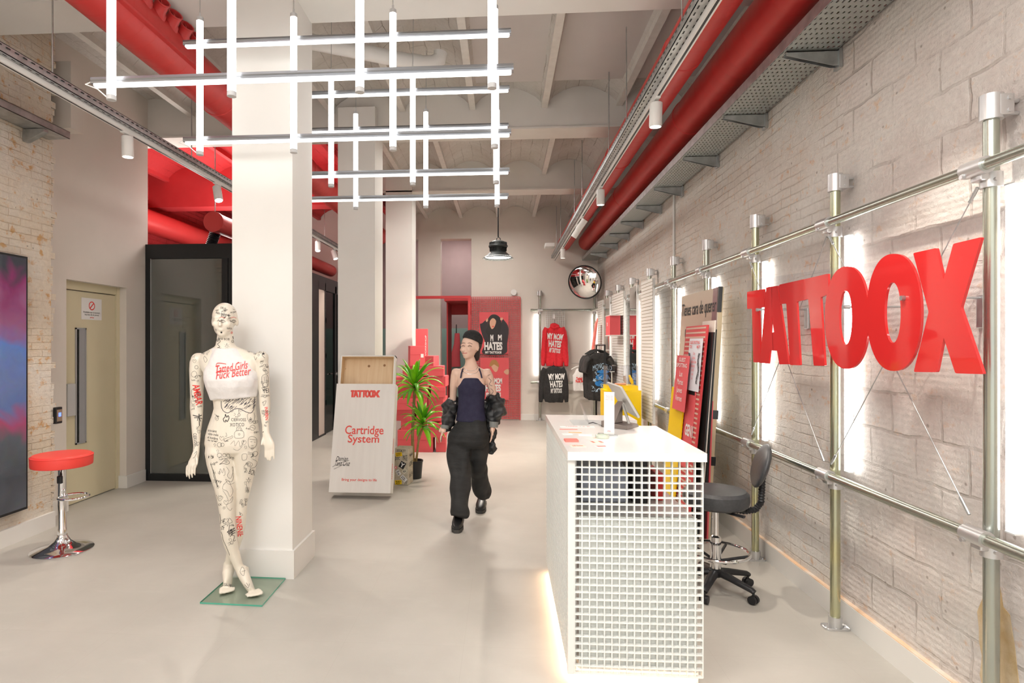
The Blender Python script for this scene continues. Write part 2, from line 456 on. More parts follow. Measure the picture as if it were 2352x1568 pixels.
M_floor = floor_mat()
struct(MB().box(-6.0, 2.2, -3.0, 15.2, -0.12, 0), 'floor', M_floor)

M_brick_r = brick_mat('painted_small_brick', (1, 2), 0.27, 0.062, (0.84, 0.80, 0.745), (0.87, 0.835, 0.78), (0.68, 0.61, 0.54), (0.78, 0.56, 0.40), 0.555, 0.64, bump=0.75, mort=0.005, dirt=0.20, distort=0.03, tint=(0.92, 0.87, 0.83), pits=0.6)
M_block_r = brick_mat('painted_clay_block', (1, 2), 0.32, 0.19, (0.82, 0.77, 0.715), (0.85, 0.80, 0.75), (0.60, 0.55, 0.50), (0.78, 0.60, 0.46), 0.57, 0.66, bump=0.7, stria=0.24, mort=0.010, dirt=0.2, distort=0.05, tint=(0.90, 0.84, 0.83), pits=0.5)
M_brick_l = brick_mat('raw_cream_brick', (1, 2), 0.22, 0.058, (0.88, 0.82, 0.73), (0.84, 0.74, 0.61), (0.70, 0.57, 0.43), (0.72, 0.45, 0.22), 0.545, 0.62, bump=0.7, mort=0.005, dirt=0.22, distort=0.03, tint=(0.97, 0.90, 0.80), pits=0.6)
M_brick_b = brick_mat('vault_brick_white', (1, 0), 0.28, 0.14, (0.76, 0.73, 0.69), (0.73, 0.70, 0.66), (0.36, 0.32, 0.28), (0.66, 0.52, 0.34), 0.64, 0.72, bump=0.6, mort=0.004, dirt=0.12, distort=0.05, tint=(0.86, 0.83, 0.80))
M_brick_red = brick_mat('red_painted_brick', (1, 2), 0.27, 0.075, (0.66, 0.05, 0.055), (0.60, 0.045, 0.05), (0.34, 0.02, 0.02), None, rough=0.55, bump=1.0, dirt=0.0)
M_vault_red = brick_mat('vault_brick_red', (1, 0), 0.28, 0.14, (0.64, 0.05, 0.055), (0.60, 0.045, 0.05), (0.28, 0.015, 0.015), None, rough=0.6, bump=0.5, mort=0.005, dirt=0.0)

# right-hand wall: small bricks beyond y = 3.5, hollow clay blocks nearer, toothed into each other
mb = MB()
teeth = [(3.55 + random.uniform(-0.16, 0.16)) for _ in range(24)]
line = []
for i, t in enumerate(teeth):
    z0 = i * 0.19; line += [(t, z0), (t, z0 + 0.19)]
line = [(y, min(z, 4.5)) for y, z in line]
for x in (1.90,):
    zs = sorted(set(z for _, z in line))
    for i in range(len(teeth)):
        z0 = i * 0.19; z1 = min(z0 + 0.19, 4.5)
        if z0 >= 4.5: break
        t = teeth[i]
        mb.add([(x, -3, z0), (x, t, z0), (x, t, z1), (x, -3, z1)], [(0, 1, 2, 3)], 0)
        mb.add([(x, t, z0), (x, 12.2, z0), (x, 12.2, z1), (x, t, z1)], [(0, 1, 2, 3)], 1)
mb.box(1.905, 2.15, -3, 12.2, 0, 4.5, 1)
struct(mb, 'wall_right', [M_block_r, M_brick_r])
mb = MB().box(1.872, 1.9, 2.36, 12.0, 0, 0.128).box(1.872, 1.9, -3, 2.26, 0, 0.128)
bs = struct(mb, 'baseboard_right', M_skirt)
struct(MB().box(1.874, 1.9, -3, 12.0, 0.128, 0.1325), 'trim_1', noisy('orange_edge_strip', (0.80, 0.50, 0.28), (0.78, 0.68, 0.58), 7, 0.7))  # thin orange strip along the top edge of the baseboard
# bare ochre render where the paint has come away, low on the block wall
rp = random.Random(4); pts = []
for k in range(26):
    a = 2 * PI * k / 26; r = rp.uniform(0.8, 1.15); pts.append((2.40 + 0.10 * r * math.cos(a) + 0.03 * math.sin(a), 0.36 + 0.26 * r * math.sin(a)))
struct(MB().prism(pts, 0.003, lambda a, b_, c: Vector((1.8975 + c, a, b_))), 'wall_render_patch', noisy('ochre_render', (0.50, 0.36, 0.18), (0.66, 0.54, 0.36), 9, 0.9, 0.5, 40))

# back wall with its openings on the left
mb = MB()
mb.box(-0.64, 1.9, 11.95, 12.2, 0, 4.5)
mb.box(-1.73, -1.27, 11.95, 12.2, 0, 4.5)          # pilaster
mb.box(-1.27, -0.64, 11.95, 12.2, 3.68, 4.5)       # head of the opening
mb.box(-6, -1.73, 11.97, 12.2, 3.68, 4.5)
mb.box(-6, -2.6, 11.97, 12.2, 0, 3.68)
struct(mb, 'wall_back', M_wallbeige)
struct(MB().box(-0.62, 1.87, 11.925, 11.95, 0, 0.12), 'baseboard_back', M_skirt)
M_purple = noisy('mauve_plaster', (0.36, 0.26, 0.25), (0.40, 0.29, 0.28), 2, 0.8)
M_teal = pbr('teal_panel', (0.30, 0.45, 0.40), 0.5)
mb = MB(); mb.box(-3.2, 0.4, 14.6, 14.8, 0, 4.5, 0); mb.box(-3.2, 0.4, 14.57, 14.6, 0, 1.92, 1)
struct(mb, 'wall_rear_room', [M_purple, M_teal])
struct(MB().box(-0.64, -0.5, 12.2, 14.6, 0, 4.5), 'wall_rear_side', M_purple)

# left-hand side: raw brick, then plaster with the door, then open red bay
mb = MB(); mb.box(-4.3, -3.80, -3, 4.70, 0, 4.5)
z = 0.0; k = 0
while z < 4.45:
    e = random.uniform(0.0, 0.05) + (0.02 if k % 2 else 0)
    if random.random() < 0.85: mb.box(-4.1, -3.80 - random.uniform(0, 0.012), 4.70, 4.70 + e, z + 0.004, z + 0.054)
    z += 0.058; k += 1
struct(mb, 'wall_left', M_brick_l)
struct(MB().box(-3.80, -3.775, -3, 4.72, 0, 0.13), 'baseboard_left', M_skirt)
DY0, DY1, DZ = 5.17, 6.04, 2.144
mb = MB()
mb.box(-4.4, -4.03, 4.6, DY0, 0, 4.5); mb.box(-4.4, -4.03, DY1, 6.42, 0, 4.5); mb.box(-4.4, -4.03, DY0, DY1, DZ, 4.5)
mb.box(-4.4, -4.16, DY0, DY1, 0, DZ)
mb.box(-4.05, -3.74, 4.85, 5.0, 3.42, 4.0)
struct(mb, 'wall_left_plaster', M_wallbeige)
mb = MB().box(-4.03, -4.008, 4.7, DY0, 0, 0.13).box(-4.03, -4.008, DY1, 6.35, 0, 0.13).box(-4.12, -4.008, DY1 - 0.022, DY1, 0, 0.13)
struct(mb, 'baseboard_left_plaster', M_skirt)
# red bay behind: brick wall far left
struct(MB().box(-6.2, -5.6, 6.42, 12.2, 0, 4.5).box(-6.2, -4.4, 6.3, 6.42, 0, 4.5), 'wall_left_rear', M_brick_red)

# door
dr = bpy.data.objects.new('door_1', None); COL.objects.link(dr); dr.location = (-4.12, 5.68, 0); dr['kind'] = 'structure'
M_slot = pbr('slot_frame_grey', (0.42, 0.42, 0.43), 0.4, 0.3)
mb = MB().box(-4.16, -4.11, DY0, DY1, 2.065, DZ).box(-4.16, -4.105, DY1 - 0.05, DY1, 0, DZ).box(-4.16, -4.105, DY0, DY0 + 0.02, 0, DZ)
build(mb, 'door_frame', M_door, dr)
lf = build(MB().box(-4.16, -4.122, DY0 + 0.02, DY1 - 0.055, 0.008, 2.055), 'door_leaf', M_door, dr)
mb = MB(); a, b_, c0, c1 = 5.40, 5.545, 0.57, 1.70
mb.box(-4.122, -4.112, a, a + 0.014, c0, c1).box(-4.122, -4.112, b_ - 0.014, b_, c0, c1).box(-4.122, -4.112, a, b_, c1 - 0.014, c1).box(-4.122, -4.112, a, b_, c0, c0 + 0.014)
build(mb, 'window_slot_frame', M_slot, dr)
mb = MB().box(-4.1215, -4.118, a + 0.014, b_ - 0.095, c0 + 0.014, c1 - 0.014, 0).box(-4.1215, -4.1165, b_ - 0.095, b_ - 0.014, c0 + 0.014, c1 - 0.014, 1)
build(mb, 'window_slot_glass', [pbr('slot_dark', (0.02, 0.02, 0.018), 0.05), pbr('slot_inner_grey', (0.34, 0.34, 0.35), 0.5)], dr)
build(MB().rbox(-4.122, -4.07, 5.24, 5.345, 0.86, 1.165, 0.006), 'door_handle', pbr('grey_pull', (0.52, 0.52, 0.51), 0.4), dr)
# notice on the door
nt = tag(build(MB().box(-4.1225, -4.1195, 5.485, 5.775, 1.785, 2.0), 'paper_notice', M_paper), 'white paper notice with red prohibition circle taped on the olive door', 'notice')
ring = MB()
R = [[Vector((-4.1188, 5.63 + math.cos(t * PI / 12) * r, 1.925 + math.sin(t * PI / 12) * r)) for t in range(24)] for r in (0.034, 0.044)]
for j in range(24): ring.add([R[0][j], R[0][(j + 1) % 24], R[1][(j + 1) % 24], R[1][j]], [(0, 1, 2, 3)])
q = 0.026; ring.add([(-4.1187, 5.63 - q - 0.004, 1.925 - q + 0.004), (-4.1187, 5.63 - q + 0.004, 1.925 - q - 0.004), (-4.1187, 5.63 + q + 0.004, 1.925 + q - 0.004), (-4.1187, 5.63 + q - 0.004, 1.925 + q + 0.004)], [(0, 1, 2, 3)])
build(ring, 'prohibition_symbol', M_redtxt, nt)
lettering(nt, 'Prohibido usar el ascensor,\nhoy toca día de pierna!', (-4.1193, 5.51, 1.822), (0, 0.24, 0), (0, 0, 0.045), M_ink, align='CENTER')
lettering(nt, 'XTTAX', (-4.1193, 5.60, 1.80), (0, 0.06, 0), (0, 0, 0.012), M_redtxt, bold=0.03)

# ceiling: joists with shallow brick vaults between transverse beams
def bay(name, y0, y1, joists, mat, jmat, zl=4.10, zc=4.30, flat_from=None, x0=-6.0, x1=1.95):
    xs = [x0] + [j for j in joists if x0 < j < x1] + [x1]
    prof = []
    for a_, b2 in zip(xs[:-1], xs[1:]):
        n = 8
        for k in range(n + (1 if b2 == xs[-1] else 0)):
            t = k / n; rise = (zc - zl) * min(1, (b2 - a_) / 0.75)
            prof.append((a_ + (b2 - a_) * t, zl + 0.03 + rise * math.sin(PI * t) ** 0.8))
    mb = MB(); k = len(prof)
    mb.v = [Vector((x, y0, z)) for x, z in prof] + [Vector((x, y1, z)) for x, z in prof] + [Vector((x, y0, 4.6)) for x, z in prof] + [Vector((x, y1, 4.6)) for x, z in prof]
    for j in range(k - 1):
        mb.f.append((j, j + 1, j + 1 + k, j + k)); mb.f.append((2 * k + j, 3 * k + j, 3 * k + j + 1, 2 * k + j + 1))
        mb.f.append((j, 2 * k + j, 2 * k + j + 1, j + 1)); mb.f.append((k + j, k + j + 1, 3 * k + j + 1, 3 * k + j))
    mb.m = [0] * len(mb.f)
    c = struct(mb, name, mat, smooth=True)
    for jx in joists:
        jb = MB().box(jx - 0.033, jx + 0.033, y0, y1, zl, zl + 0.12)
        struct(jb, 'beam_joist', jmat)
    return c


JW = noisy('joist_white', (0.72, 0.69, 0.64), (0.78, 0.75, 0.70), 12, 0.7, 0.1, 60)
J0 = [-5.2, -4.4, -3.5, -2.7, -1.9, -1.1, -0.33, 0.45, 1.25]
bay('ceiling_front', -3.0, 3.80, J0, M_plaster, JW)
bay('ceiling', 4.15, 6.42, J0, M_brick_b, JW)
J2 = [-1.55, -0.85, -0.1, 0.62, 1.35]
JR = [-5.3, -4.55, -3.8, -3.05, -2.3]
bay('ceiling', 6.72, 8.95, J2, M_brick_b, JW, x0=-1.85)
bay('ceiling', 9.25, 11.95, J2, M_brick_b, JW, x0=-1.85)
bay('ceiling_red', 6.72, 8.95, JR, M_vault_red, M_redpaint, x0=-6.0, x1=-1.85)
bay('ceiling_red', 9.25, 11.95, JR, M_vault_red, M_redpaint, x0=-6.0, x1=-1.85)
struct(MB().box(-0.30, 1.9, 4.15, 5.95, 4.185, 4.2), 'ceiling_panel', noisy('ceiling_board', (0.60, 0.565, 0.545), (0.64, 0.60, 0.58), 1.5, 0.8))
for (y0, y1) in ((3.79, 4.16), (6.42, 6.72), (8.95, 9.25)):
    mb = MB()
    if y0 < 6:
        mb.box(-5.0, 1.9, y0, y1, 3.88, 4.6); mb.box(-5.0, 1.9, y0 - 0.012, y1 + 0.012, 3.868, 3.888)
        struct(mb, 'beam_transverse', M_columnw)
    else:
        mb.box(-1.85 if y0 > 8 else -6, 1.9, y0, y1, 3.88, 4.6); mb.box(-1.85 if y0 > 8 else -6, 1.9, y0 - 0.03, y1 + 0.0, 3.868, 3.888)
        struct(mb, 'beam_transverse', M_plaster)
        if y0 > 8: struct(MB().box(-6, -1.85, y0, y1, 3.7, 4.6), 'beam_transverse_red', M_redpaint)
struct(MB().box(-6, 0.4, 12.2, 15.2, 4.4, 4.6), 'ceiling_rear_room', M_plaster)
struct(MB().box(-6, -3.3, 12.2, 15.2, 0, 4.4), 'wall_rear_left', M_purple)

# unseen shop front behind the camera: open frames added to let fill light in
mb = MB().box(-6, 2.1, -3.15, -3.0, 3.6, 4.6)
for x in (-3.8, -1.2, 1.7): mb.box(x, x + 0.2, -3.1, -3.0, 0, 3.6)
struct(mb, 'wall_front', M_white)

# columns
for n, (y0, y1) in enumerate(((3.79, 4.19), (6.30, 6.71), (8.92, 9.30))):
    mb = MB().box(-1.795, -1.385, y0, y1, 0, 4.12)
    struct(mb, 'column', M_columnw)
    mb = MB(); t = 0.016
    for (a0, a1, b0, b1) in ((-1.795 - t, -1.385 + t, y0 - t, y0), (-1.795 - t, -1.385 + t, y1, y1 + t), (-1.795 - t, -1.795, y0, y1), (-1.385, -1.385 + t, y0, y1)):
        mb.box(a0, a1, b0, b1, 0, 0.185 if n == 0 else 0.13)
    struct(mb, 'baseboard_column', M_skirt)

# ================================================================== DUCTS, TRAYS, TRACK LIGHTS
def duct(name, label, x, z, r, ys, mat, bulges=(), r2=None, end_dome=True, cat='duct'):
    t = thing(name, label, cat, (x, ys[0], z))
    mb = MB(); prof = []
    y = ys[0]; n = int((ys[1] - ys[0]) / 0.12)
    rings = []; seg = 36
    for i in range(n + 1):
        yy = ys[0] + (ys[1] - ys[0]) * i / n
        rr = r if not r2 or yy > r2[0] else r2[1]
        rings.append([Vector((x + math.cos(2 * PI * k / seg) * rr, yy, z + math.sin(2 * PI * k / seg) * rr)) for k in range(seg)])
    if r2:
        pass
    mb.loft(rings, caps=True)
    build(mb, 'pipe', mat, t, smooth=True)
    # spiral seam rings and wider couplings
    for cy in bulges:
        mb = MB(); prof = []
        R = []
        for dy, dr2 in ((-0.035, 0.0), (-0.03, 0.006), (0.03, 0.006), (0.035, 0.0)):
            rr = (r if not r2 or cy > r2[0] else r2[1]) + dr2
            R.append([Vector((x + math.cos(2 * PI * k / seg) * rr, cy + dy, z + math.sin(2 * PI * k / seg) * rr)) for k in range(seg)])
        mb.loft(R); build(mb, 'coupling', mat, t, smooth=True)
    return t


def seam_mat(name, c1, c2):
    m = noisy(name, c1, c2, 2, 0.42)
    N, L = m.node_tree.nodes, m.node_tree.links; b = N['Principled BSDF']
    tc = N.new('ShaderNodeTexCoord'); w = N.new('ShaderNodeTexWave'); w.bands_direction = 'Y'; w.wave_profile = 'SAW'; w.inputs['Scale'].default_value = 2.4; w.inputs['Distortion'].default_value = 0.0
    L.new(tc.outputs['Object'], w.inputs[0])
    pw = N.new('ShaderNodeMath'); pw.operation = 'POWER'; pw.inputs[1].default_value = 14; L.new(w.outputs['Fac'], pw.inputs[0])
    bp = N.new('ShaderNodeBump'); bp.inputs['Strength'].default_value = 0.35; bp.inputs['Distance'].default_value = 0.004
    L.new(pw.outputs[0], bp.inputs['Height']); L.new(bp.outputs[0], b.inputs['Normal'])
    return m


M_spiral = seam_mat('red_spiral_duct', (0.58, 0.036, 0.034), (0.63, 0.046, 0.042))
duct('ventilation_duct', 'thick red spiral duct running beside the brick wall above the perforated tray', 1.675, 3.575, 0.16, (0.6, 11.93), M_spiral, (3.15, 5.4, 8.2), r2=(3.15, 0.175))
duct('ventilation_duct', 'slimmer red duct hung behind the right-hand track lights', 1.235, 3.55, 0.135, (0.6, 11.93), M_spiral, (4.15, 6.4, 9.0), r2=(3.3, 0.12))
t = duct('ventilation_duct', 'red duct with a row of round air nozzles above the light tubes', -2.43, 3.665, 0.165, (0.6, 11.5), M_spiral, (4.9, 7.0, 9.0))
mb = MB()
dirn = Vector((0.70, -0.42, 0.52)).normalized()
ax = Vector((-2.43, 0, 3.665))
build(MB().box(-2.285, -2.25, 1.2, 4.40, 3.585, 3.60, M=None), 'nozzle_rail', M_redduct, t)
Rz = dirn.to_track_quat('Z', 'Y').to_matrix().to_4x4()
for k in range(7):
    y = 4.30 - k * 0.15
    c = ax + Vector((0, y, 0)) + dirn * 0.13
    mb = MB(); mb.lathe([(0.066, 0.0), (0.058, 0.05), (0.045, 0.07), (0.045, 0.125), (0.049, 0.13), (0.049, 0.137), (0.040, 0.137), (0.038, 0.06), (0.0, 0.055)], c, 24, M=Rz)
    mb.add([c + Rz.to_3x3() @ Vector(q) for q in ((-0.004, -0.038, 0.12), (0.004, -0.038, 0.12), (0.004, 0.038, 0.12), (-0.004, 0.038, 0.12))], [(0, 1, 2, 3)])
    build(mb, 'air_nozzle', M_redduct, t, smooth=True)
# ducts inside the red bay, behind the black booth
t = thing('ventilation_duct', 'red duct crossing the red-painted rear bay above the black booth', 'duct', (-5.0, 9.0, 3.0))
build(MB().tube([(-5.25, 6.6, 3.36), (-5.25, 11.9, 3.36)], 0.17, 32), 'pipe', M_redduct, t, smooth=True)
t = thing('ventilation_duct', 'capped red duct stub hanging over the booth roof on a flexible black hose', 'duct', (-3.42, 6.9, 2.97))
mb = MB().tube([(-3.42, 6.75, 2.99), (-3.42, 11.5, 2.99)], 0.115, 32).tube([(-3.42, 6.735, 2.99), (-3.42, 6.77, 2.99)], 0.122, 32)
build(mb, 'pipe', M_redduct, t, smooth=True)
pts = [Vector((-3.52 - 0.08 * q, 6.98, 2.90 - 0.23 * q)) for q in [i / 24 for i in range(25)]]
build(MB().tube(pts, [0.07 if i % 2 else 0.058 for i in range(25)], 20), 'flexible_hose', M_blackpl, t, smooth=True)
build(MB().tube([(-3.42, 6.78, 3.1), (-3.42, 6.78, 4.15)], 0.006, 8), 'hanger_rod', M_galv, t)

M_perf = perforated('perforated_tray', (0.50, 0.53, 0.51), (1, 0))


def channel(mb, x0, x1, y0, y1, z0, h, t=0.004):
    mb.box(x0, x1, y0, y1, z0, z0 + t).box(x0, x0 + t, y0, y1, z0, z0 + h).box(x1 - t, x1, y0, y1, z0, z0 + h)
    mb.box(x0, x0 + 0.012, y0, y1, z0 + h - t, z0 + h).box(x1 - 0.012, x1, y0, y1, z0 + h - t, z0 + h)
    return mb


t = thing('cable_tray', 'wide perforated galvanised cable tray on brackets along the painted brick wall', 'cable tray', (1.72, 2, 3.2))
mb = MB().box(1.585, 1.875, 1.0, 11.9, 3.20, 3.203); build(mb, 'tray_base', M_perf, t)
build(MB().box(1.58, 1.584, 1.0, 11.9, 3.20, 3.265).box(1.873, 1.877, 1.0, 11.9, 3.2, 3.265).box(1.584, 1.592, 1.0, 11.9, 3.261, 3.265), 'tray_side', M_galv, t)
mb = MB()
for k in range(7):
    mb.tube([(1.66 + k * 0.028, 1.0, 3.212), (1.66 + k * 0.028 + random.uniform(-.01, .01), 6, 3.212), (1.66 + k * 0.028, 11.9, 3.212)], 0.006, 6)
build(mb, 'cable', pbr('green_cable', (0.10, 0.32, 0.04), 0.5), t)


def bracket(y, x0=1.60, x1=1.885, z=3.196, s=1):
    mb = MB()
    L_ = [(x0, z), (x1, z), (x1, z - 0.085), (x1 - s * 0.03, z - 0.085), (x0, z - 0.022)]
    mb.prism(L_, 0.003, lambda a, b_, c: Vector((a, y - 0.018 + c, b_)))
    mb.prism(L_, 0.003, lambda a, b_, c: Vector((a, y + 0.015 + c, b_)))
    mb.box(min(x0, x1), max(x0, x1), y - 0.018, y + 0.018, z - 0.004, z)
    mb.box(x1 - 0.006, x1 + 0.012, y - 0.03, y + 0.03, z - 0.10, z + 0.008)
    return mb


p = build(bracket(0), 'tray_bracket', M_galv, origin=None)
p.location = (0, 3.46, 0); tag(p, 'galvanised cantilever bracket fixed to the brick under the wide perforated tray', 'bracket', 'brackets carrying the wall cable tray')
for y in (4.39, 5.34, 6.36, 7.2, 8.12, 9.0, 9.9, 10.9):
    c = p.copy(); COL.objects.link(c); c.location = (0, y, 0)
# short heavy tray on the raw brick at the left
t = thing('cable_tray', 'short galvanised cable tray on the raw brick wall above the screen', 'cable tray', (-3.7, 4.0, 3.25))
build(channel(MB(), -3.79, -3.60, 1.0, 4.66, 3.25, 0.06), 'tray_base', M_galv, t)
b2 = MB().prism([(-3.62, 3.246), (-3.795, 3.246), (-3.795, 3.15), (-3.77, 3.15), (-3.62, 3.225)], 0.05, lambda a, b_, c: Vector((a, 4.40 + c, b_)))
tag(build(b2, 'tray_bracket', M_galv), 'galvanised bracket holding the short tray on the raw brick wall', 'bracket')

M_perf2 = perforated('slotted_strut', (0.52, 0.52, 0.50), (1, 2), 0.05, 0.05, hole=(0.5, 0.42))


def track(x, y0, y1, z, label, side, rods):
    t = thing('track_rail', label, 'lighting track', (x, y0, z))
    mb = channel(MB(), x - 0.055 + side * 0.02, x + 0.055 + side * 0.02, y0, y1, z + 0.05, 0.055)
    build(mb, 'cable_channel', M_galv, t)
    mb = MB()
    for xx in (x - 0.0575 + side * 0.02, x + 0.0565 + side * 0.02): mb.box(xx, xx + 0.001, y0, y1, z + 0.056, z + 0.098)
    n = int((y1 - y0) / 0.06)
    sl = MB()
    for k in range(n):
        yy = y0 + k * 0.06
        for xx in (x - 0.0585 + side * 0.02, x + 0.0585 + side * 0.02): sl.add([(xx, yy, z + 0.083), (xx, yy + 0.03, z + 0.083), (xx, yy + 0.03, z + 0.091), (xx, yy, z + 0.091)], [(0, 1, 2, 3)])
        for xo in (-0.035, 0.0, 0.035):
            xx = x + xo + side * 0.02
            sl.add([(xx - 0.004, yy, z + 0.0492), (xx + 0.004, yy, z + 0.0492), (xx + 0.004, yy + 0.03, z + 0.0492), (xx - 0.004, yy + 0.03, z + 0.0492)], [(0, 1, 2, 3)])
    build(sl, 'slot_holes', pbr('slot_shadow', (0.03, 0.03, 0.03), 0.9), t)
    build(MB().box(x - 0.018, x + 0.018, y0, y1, z + 0.012, z + 0.049), 'track_profile', M_white, t)
    build(MB().box(x - 0.007, x + 0.007, y0, y1, z + 0.0112, z + 0.0122), 'track_groove', M_black, t)
    for i, yy in enumerate(rods): build(MB().tube([(x + side * 0.02, yy, z + 0.05), (x + side * 0.02, yy, 4.14)], 0.005, 8), 'hanger_rod', M_galv, t)
    return t


track(-2.90, 1.2, 11.3, 3.16, 'long suspended track rail over the left side above the mannequin', 0, (1.9, 3.6, 5.3, 6.35, 7.9, 9.4))
track(1.03, 1.2, 11.75, 3.18, 'long suspended track rail beside the red ducts on the right', -1, (2.9, 3.4, 4.9, 5.7, 7.6, 8.4, 10.4, 11.2))
build_box = tag(build(MB().rbox(0.78, 0.96, 10.9, 11.2, 3.33, 3.40, 0.01), 'junction_box', M_white), 'small white junction box beside the far end of the right track', 'junction box')


def spot(x, y, z, aim, label, power=55, group='cylindrical track spotlights'):
    """z is the underside of the track; aim is the direction of the beam"""
    t = thing('track_spotlight', label, 'spotlight', (x, y, z), group=group)
    aim = Vector(aim).normalized(); piv = Vector((x, y, z - 0.09))
    build(MB().rbox(x - 0.016, x + 0.016, y - 0.07, y + 0.05, z - 0.012, z + 0.014, 0.004), 'track_adapter', M_white, t)
    build(MB().tube([(x, y, z), (x, y + 0.0, z - 0.06)], 0.007, 8).tube([(x, y, z - 0.055), piv + aim * 0.0], 0.007, 8), 'stem', M_white, t)
    Mx = aim.to_track_quat('Z', 'Y').to_matrix().to_4x4()
    c = piv + aim * -0.02
    mb = MB().lathe([(0.0, -0.05), (0.036, -0.05), (0.041, -0.046), (0.042, -0.04), (0.042, 0.105), (0.040, 0.112), (0.037, 0.112), (0.036, 0.10)], c, 28, M=Mx, caps=False)
    build(mb, 'lamp_body', M_white, t, smooth=True)
    build(MB().lathe([(0.0, 0.1), (0.0365, 0.1), (0.0365, 0.104), (0.0, 0.104)], c, 24, M=Mx), 'lamp_lens', M_lampface, t)
    l = bpy.data.lights.new('spot', 'SPOT'); l.energy = power; l.color = (1.0, 0.91, 0.80); l.spot_size = math.radians(78); l.spot_blend = 0.5; l.shadow_soft_size = 0.03
    lo = bpy.data.objects.new('spot_beam', l); COL.objects.link(lo); lo.parent = t
    lo.location = c + aim * 0.12 - Vector((x, y, z)); lo.rotation_euler = aim.to_track_quat('-Z', 'Y').to_euler()
    return t


spot(-2.9, 4.36, 3.172, (0.02, 0.0, -1), 'white cylinder spotlight on the left track, closest to the raw brick wall', 76)
spot(-2.9, 5.80, 3.172, (0.26, -0.25, -0.9), 'white cylinder spotlight on the left track in front of the red bay', 76)
spot(-2.9, 9.05, 3.172, (0.1, -0.3, -0.9), 'white track spotlight half hidden behind the first white column', 76)
spot(-2.9, 9.95, 3.172, (0.35, -0.2, -0.9), 'white track spotlight seen between the first and second columns', 76)
spot(-2.9, 2.6, 3.172, (-0.5, 0.1, -0.9), 'white track spotlight of the left track above the bar stool', 76)
spot(1.03, 4.05, 3.192, (-0.02, 0.05, -1), 'white cylinder spotlight closest to the camera on the right track', 95)
spot(1.03, 6.30, 3.192, (0.0, 0.03, -1), 'white cylinder spotlight, second from the camera on the right track', 95)
spot(1.03, 7.75, 3.192, (-0.55, 0.3, -0.75), 'tilted white spotlight, upper of the crossed pair on the right track', 76)
spot(1.03, 8.25, 3.192, (-0.5, 0.3, -0.8), 'tilted white spotlight, lower of the crossed pair on the right track', 76)
spot(1.03, 10.2, 3.192, (0.02, 0.1, -1), 'white spotlight at the far end of the right track', 114)
spot(1.03, 2.3, 3.192, (0.25, 0.15, -0.95), 'white track spotlight above the front of the counter', 95)

t = tag(build(MB().tube([(-1.9, 4.5, 4.0), (-0.75, 5.1, 4.0), (-0.62, 5.15, 4.02), (-0.56, 5.17, 4.06), (-0.55, 5.17, 4.12)], 0.062, 24).tube([(-0.80, 5.075, 4.0), (-0.72, 5.11, 4.0)], 0.07, 24), 'drain_pipe', M_white, smooth=True), 'white plastic drain pipe with an elbow under the vaulted ceiling', 'pipe')
t = tag(build(MB().tube([(1.885, 6.65, 0.13), (1.885, 6.65, 3.2)], 0.012, 10), 'conduit_pipe', M_white, smooth=True), 'thin white conduit running up the painted brick wall', 'conduit')

# ================================================================== HANGING LIGHT TUBES
XT = [-1.905, -1.30, -0.675, -0.05]


def tube_led(mb, led, cap, p0, p1, r, horiz):
    p0 = Vector(p0); p1 = Vector(p1); d = (p1 - p0).normalized()
    led.tube([p0 + d * 0.02, p1 - d * 0.02], r * 0.97, 18)
    cap.tube([p0, p0 + d * 0.02], r, 18); cap.tube([p1 - d * 0.02, p1], r, 18)


for i, y in enumerate((2.74, 3.58, 4.38, 5.13)):
    lab = ['crossed white light tubes hanging closest to the camera', 'crossed white light tubes hanging just in front of the first column',
           'crossed white light tubes hanging just behind the first column', 'farthest and apparently smallest of the crossed hanging light tubes'][i]
    t = thing('tube_chandelier', lab, 'light fixture', (-0.98, y, 3.2), group='crossed tube lights')
    for xi, x in enumerate(XT):
        zt = 3.6; zb = 2.735
        v = build(MB().tube([(x, y, zb + 0.02), (x, y, zt - 0.02)], 0.0205, 20), 'vertical_tube', M_led, t, smooth=True)
        build(MB().tube([(x, y, zb), (x, y, zb + 0.022)], 0.0215, 20), 'end_cap', M_endcap, v, smooth=True)
        build(MB().tube([(x, y, zt - 0.022), (x, y, zt)], 0.0215, 20).tube([(x, y, zt), (x, y, zt + 0.03)], 0.006, 8), 'end_cap', M_endcap, v, smooth=True)
        build(MB().tube([(x, y, zt + 0.02), (x + 0.004, y, 4.12)], 0.0022, 6), 'suspension_wire', M_galv, t)
    for z in (2.84, 3.455):
        yb = y + 0.043
        L0 = -2.03
        h = build(MB().box(L0 + 0.01, 0.04, yb - 0.0165, yb + 0.0165, z - 0.021, z - 0.004), 'horizontal_tube', M_led, t, bevel=0.006)
        rings = []
        for x in (L0, 0.05):
            rings.append([Vector((x, yb + sy_, z + sz_)) for sy_, sz_ in ((-0.019, -0.008), (-0.021, 0.0), (-0.0175, 0.004), (-0.021, 0.010), (-0.019, 0.022), (-0.008, 0.0265), (0.008, 0.0265), (0.019, 0.022), (0.021, 0.0), (0.019, -0.008))])
        build(MB().loft(rings), 'aluminium_profile', pbr('bright_aluminium', (0.30, 0.31, 0.33), 0.3, 0.95), h)
    build(MB().tube([(-2.03, y + 0.043, 2.85), (-2.06, y + 0.03, 2.83), (-1.99, y + 0.02, 2.80), (-1.93, y + 0.01, 2.75)], 0.003, 6), 'power_lead', M_white, t)

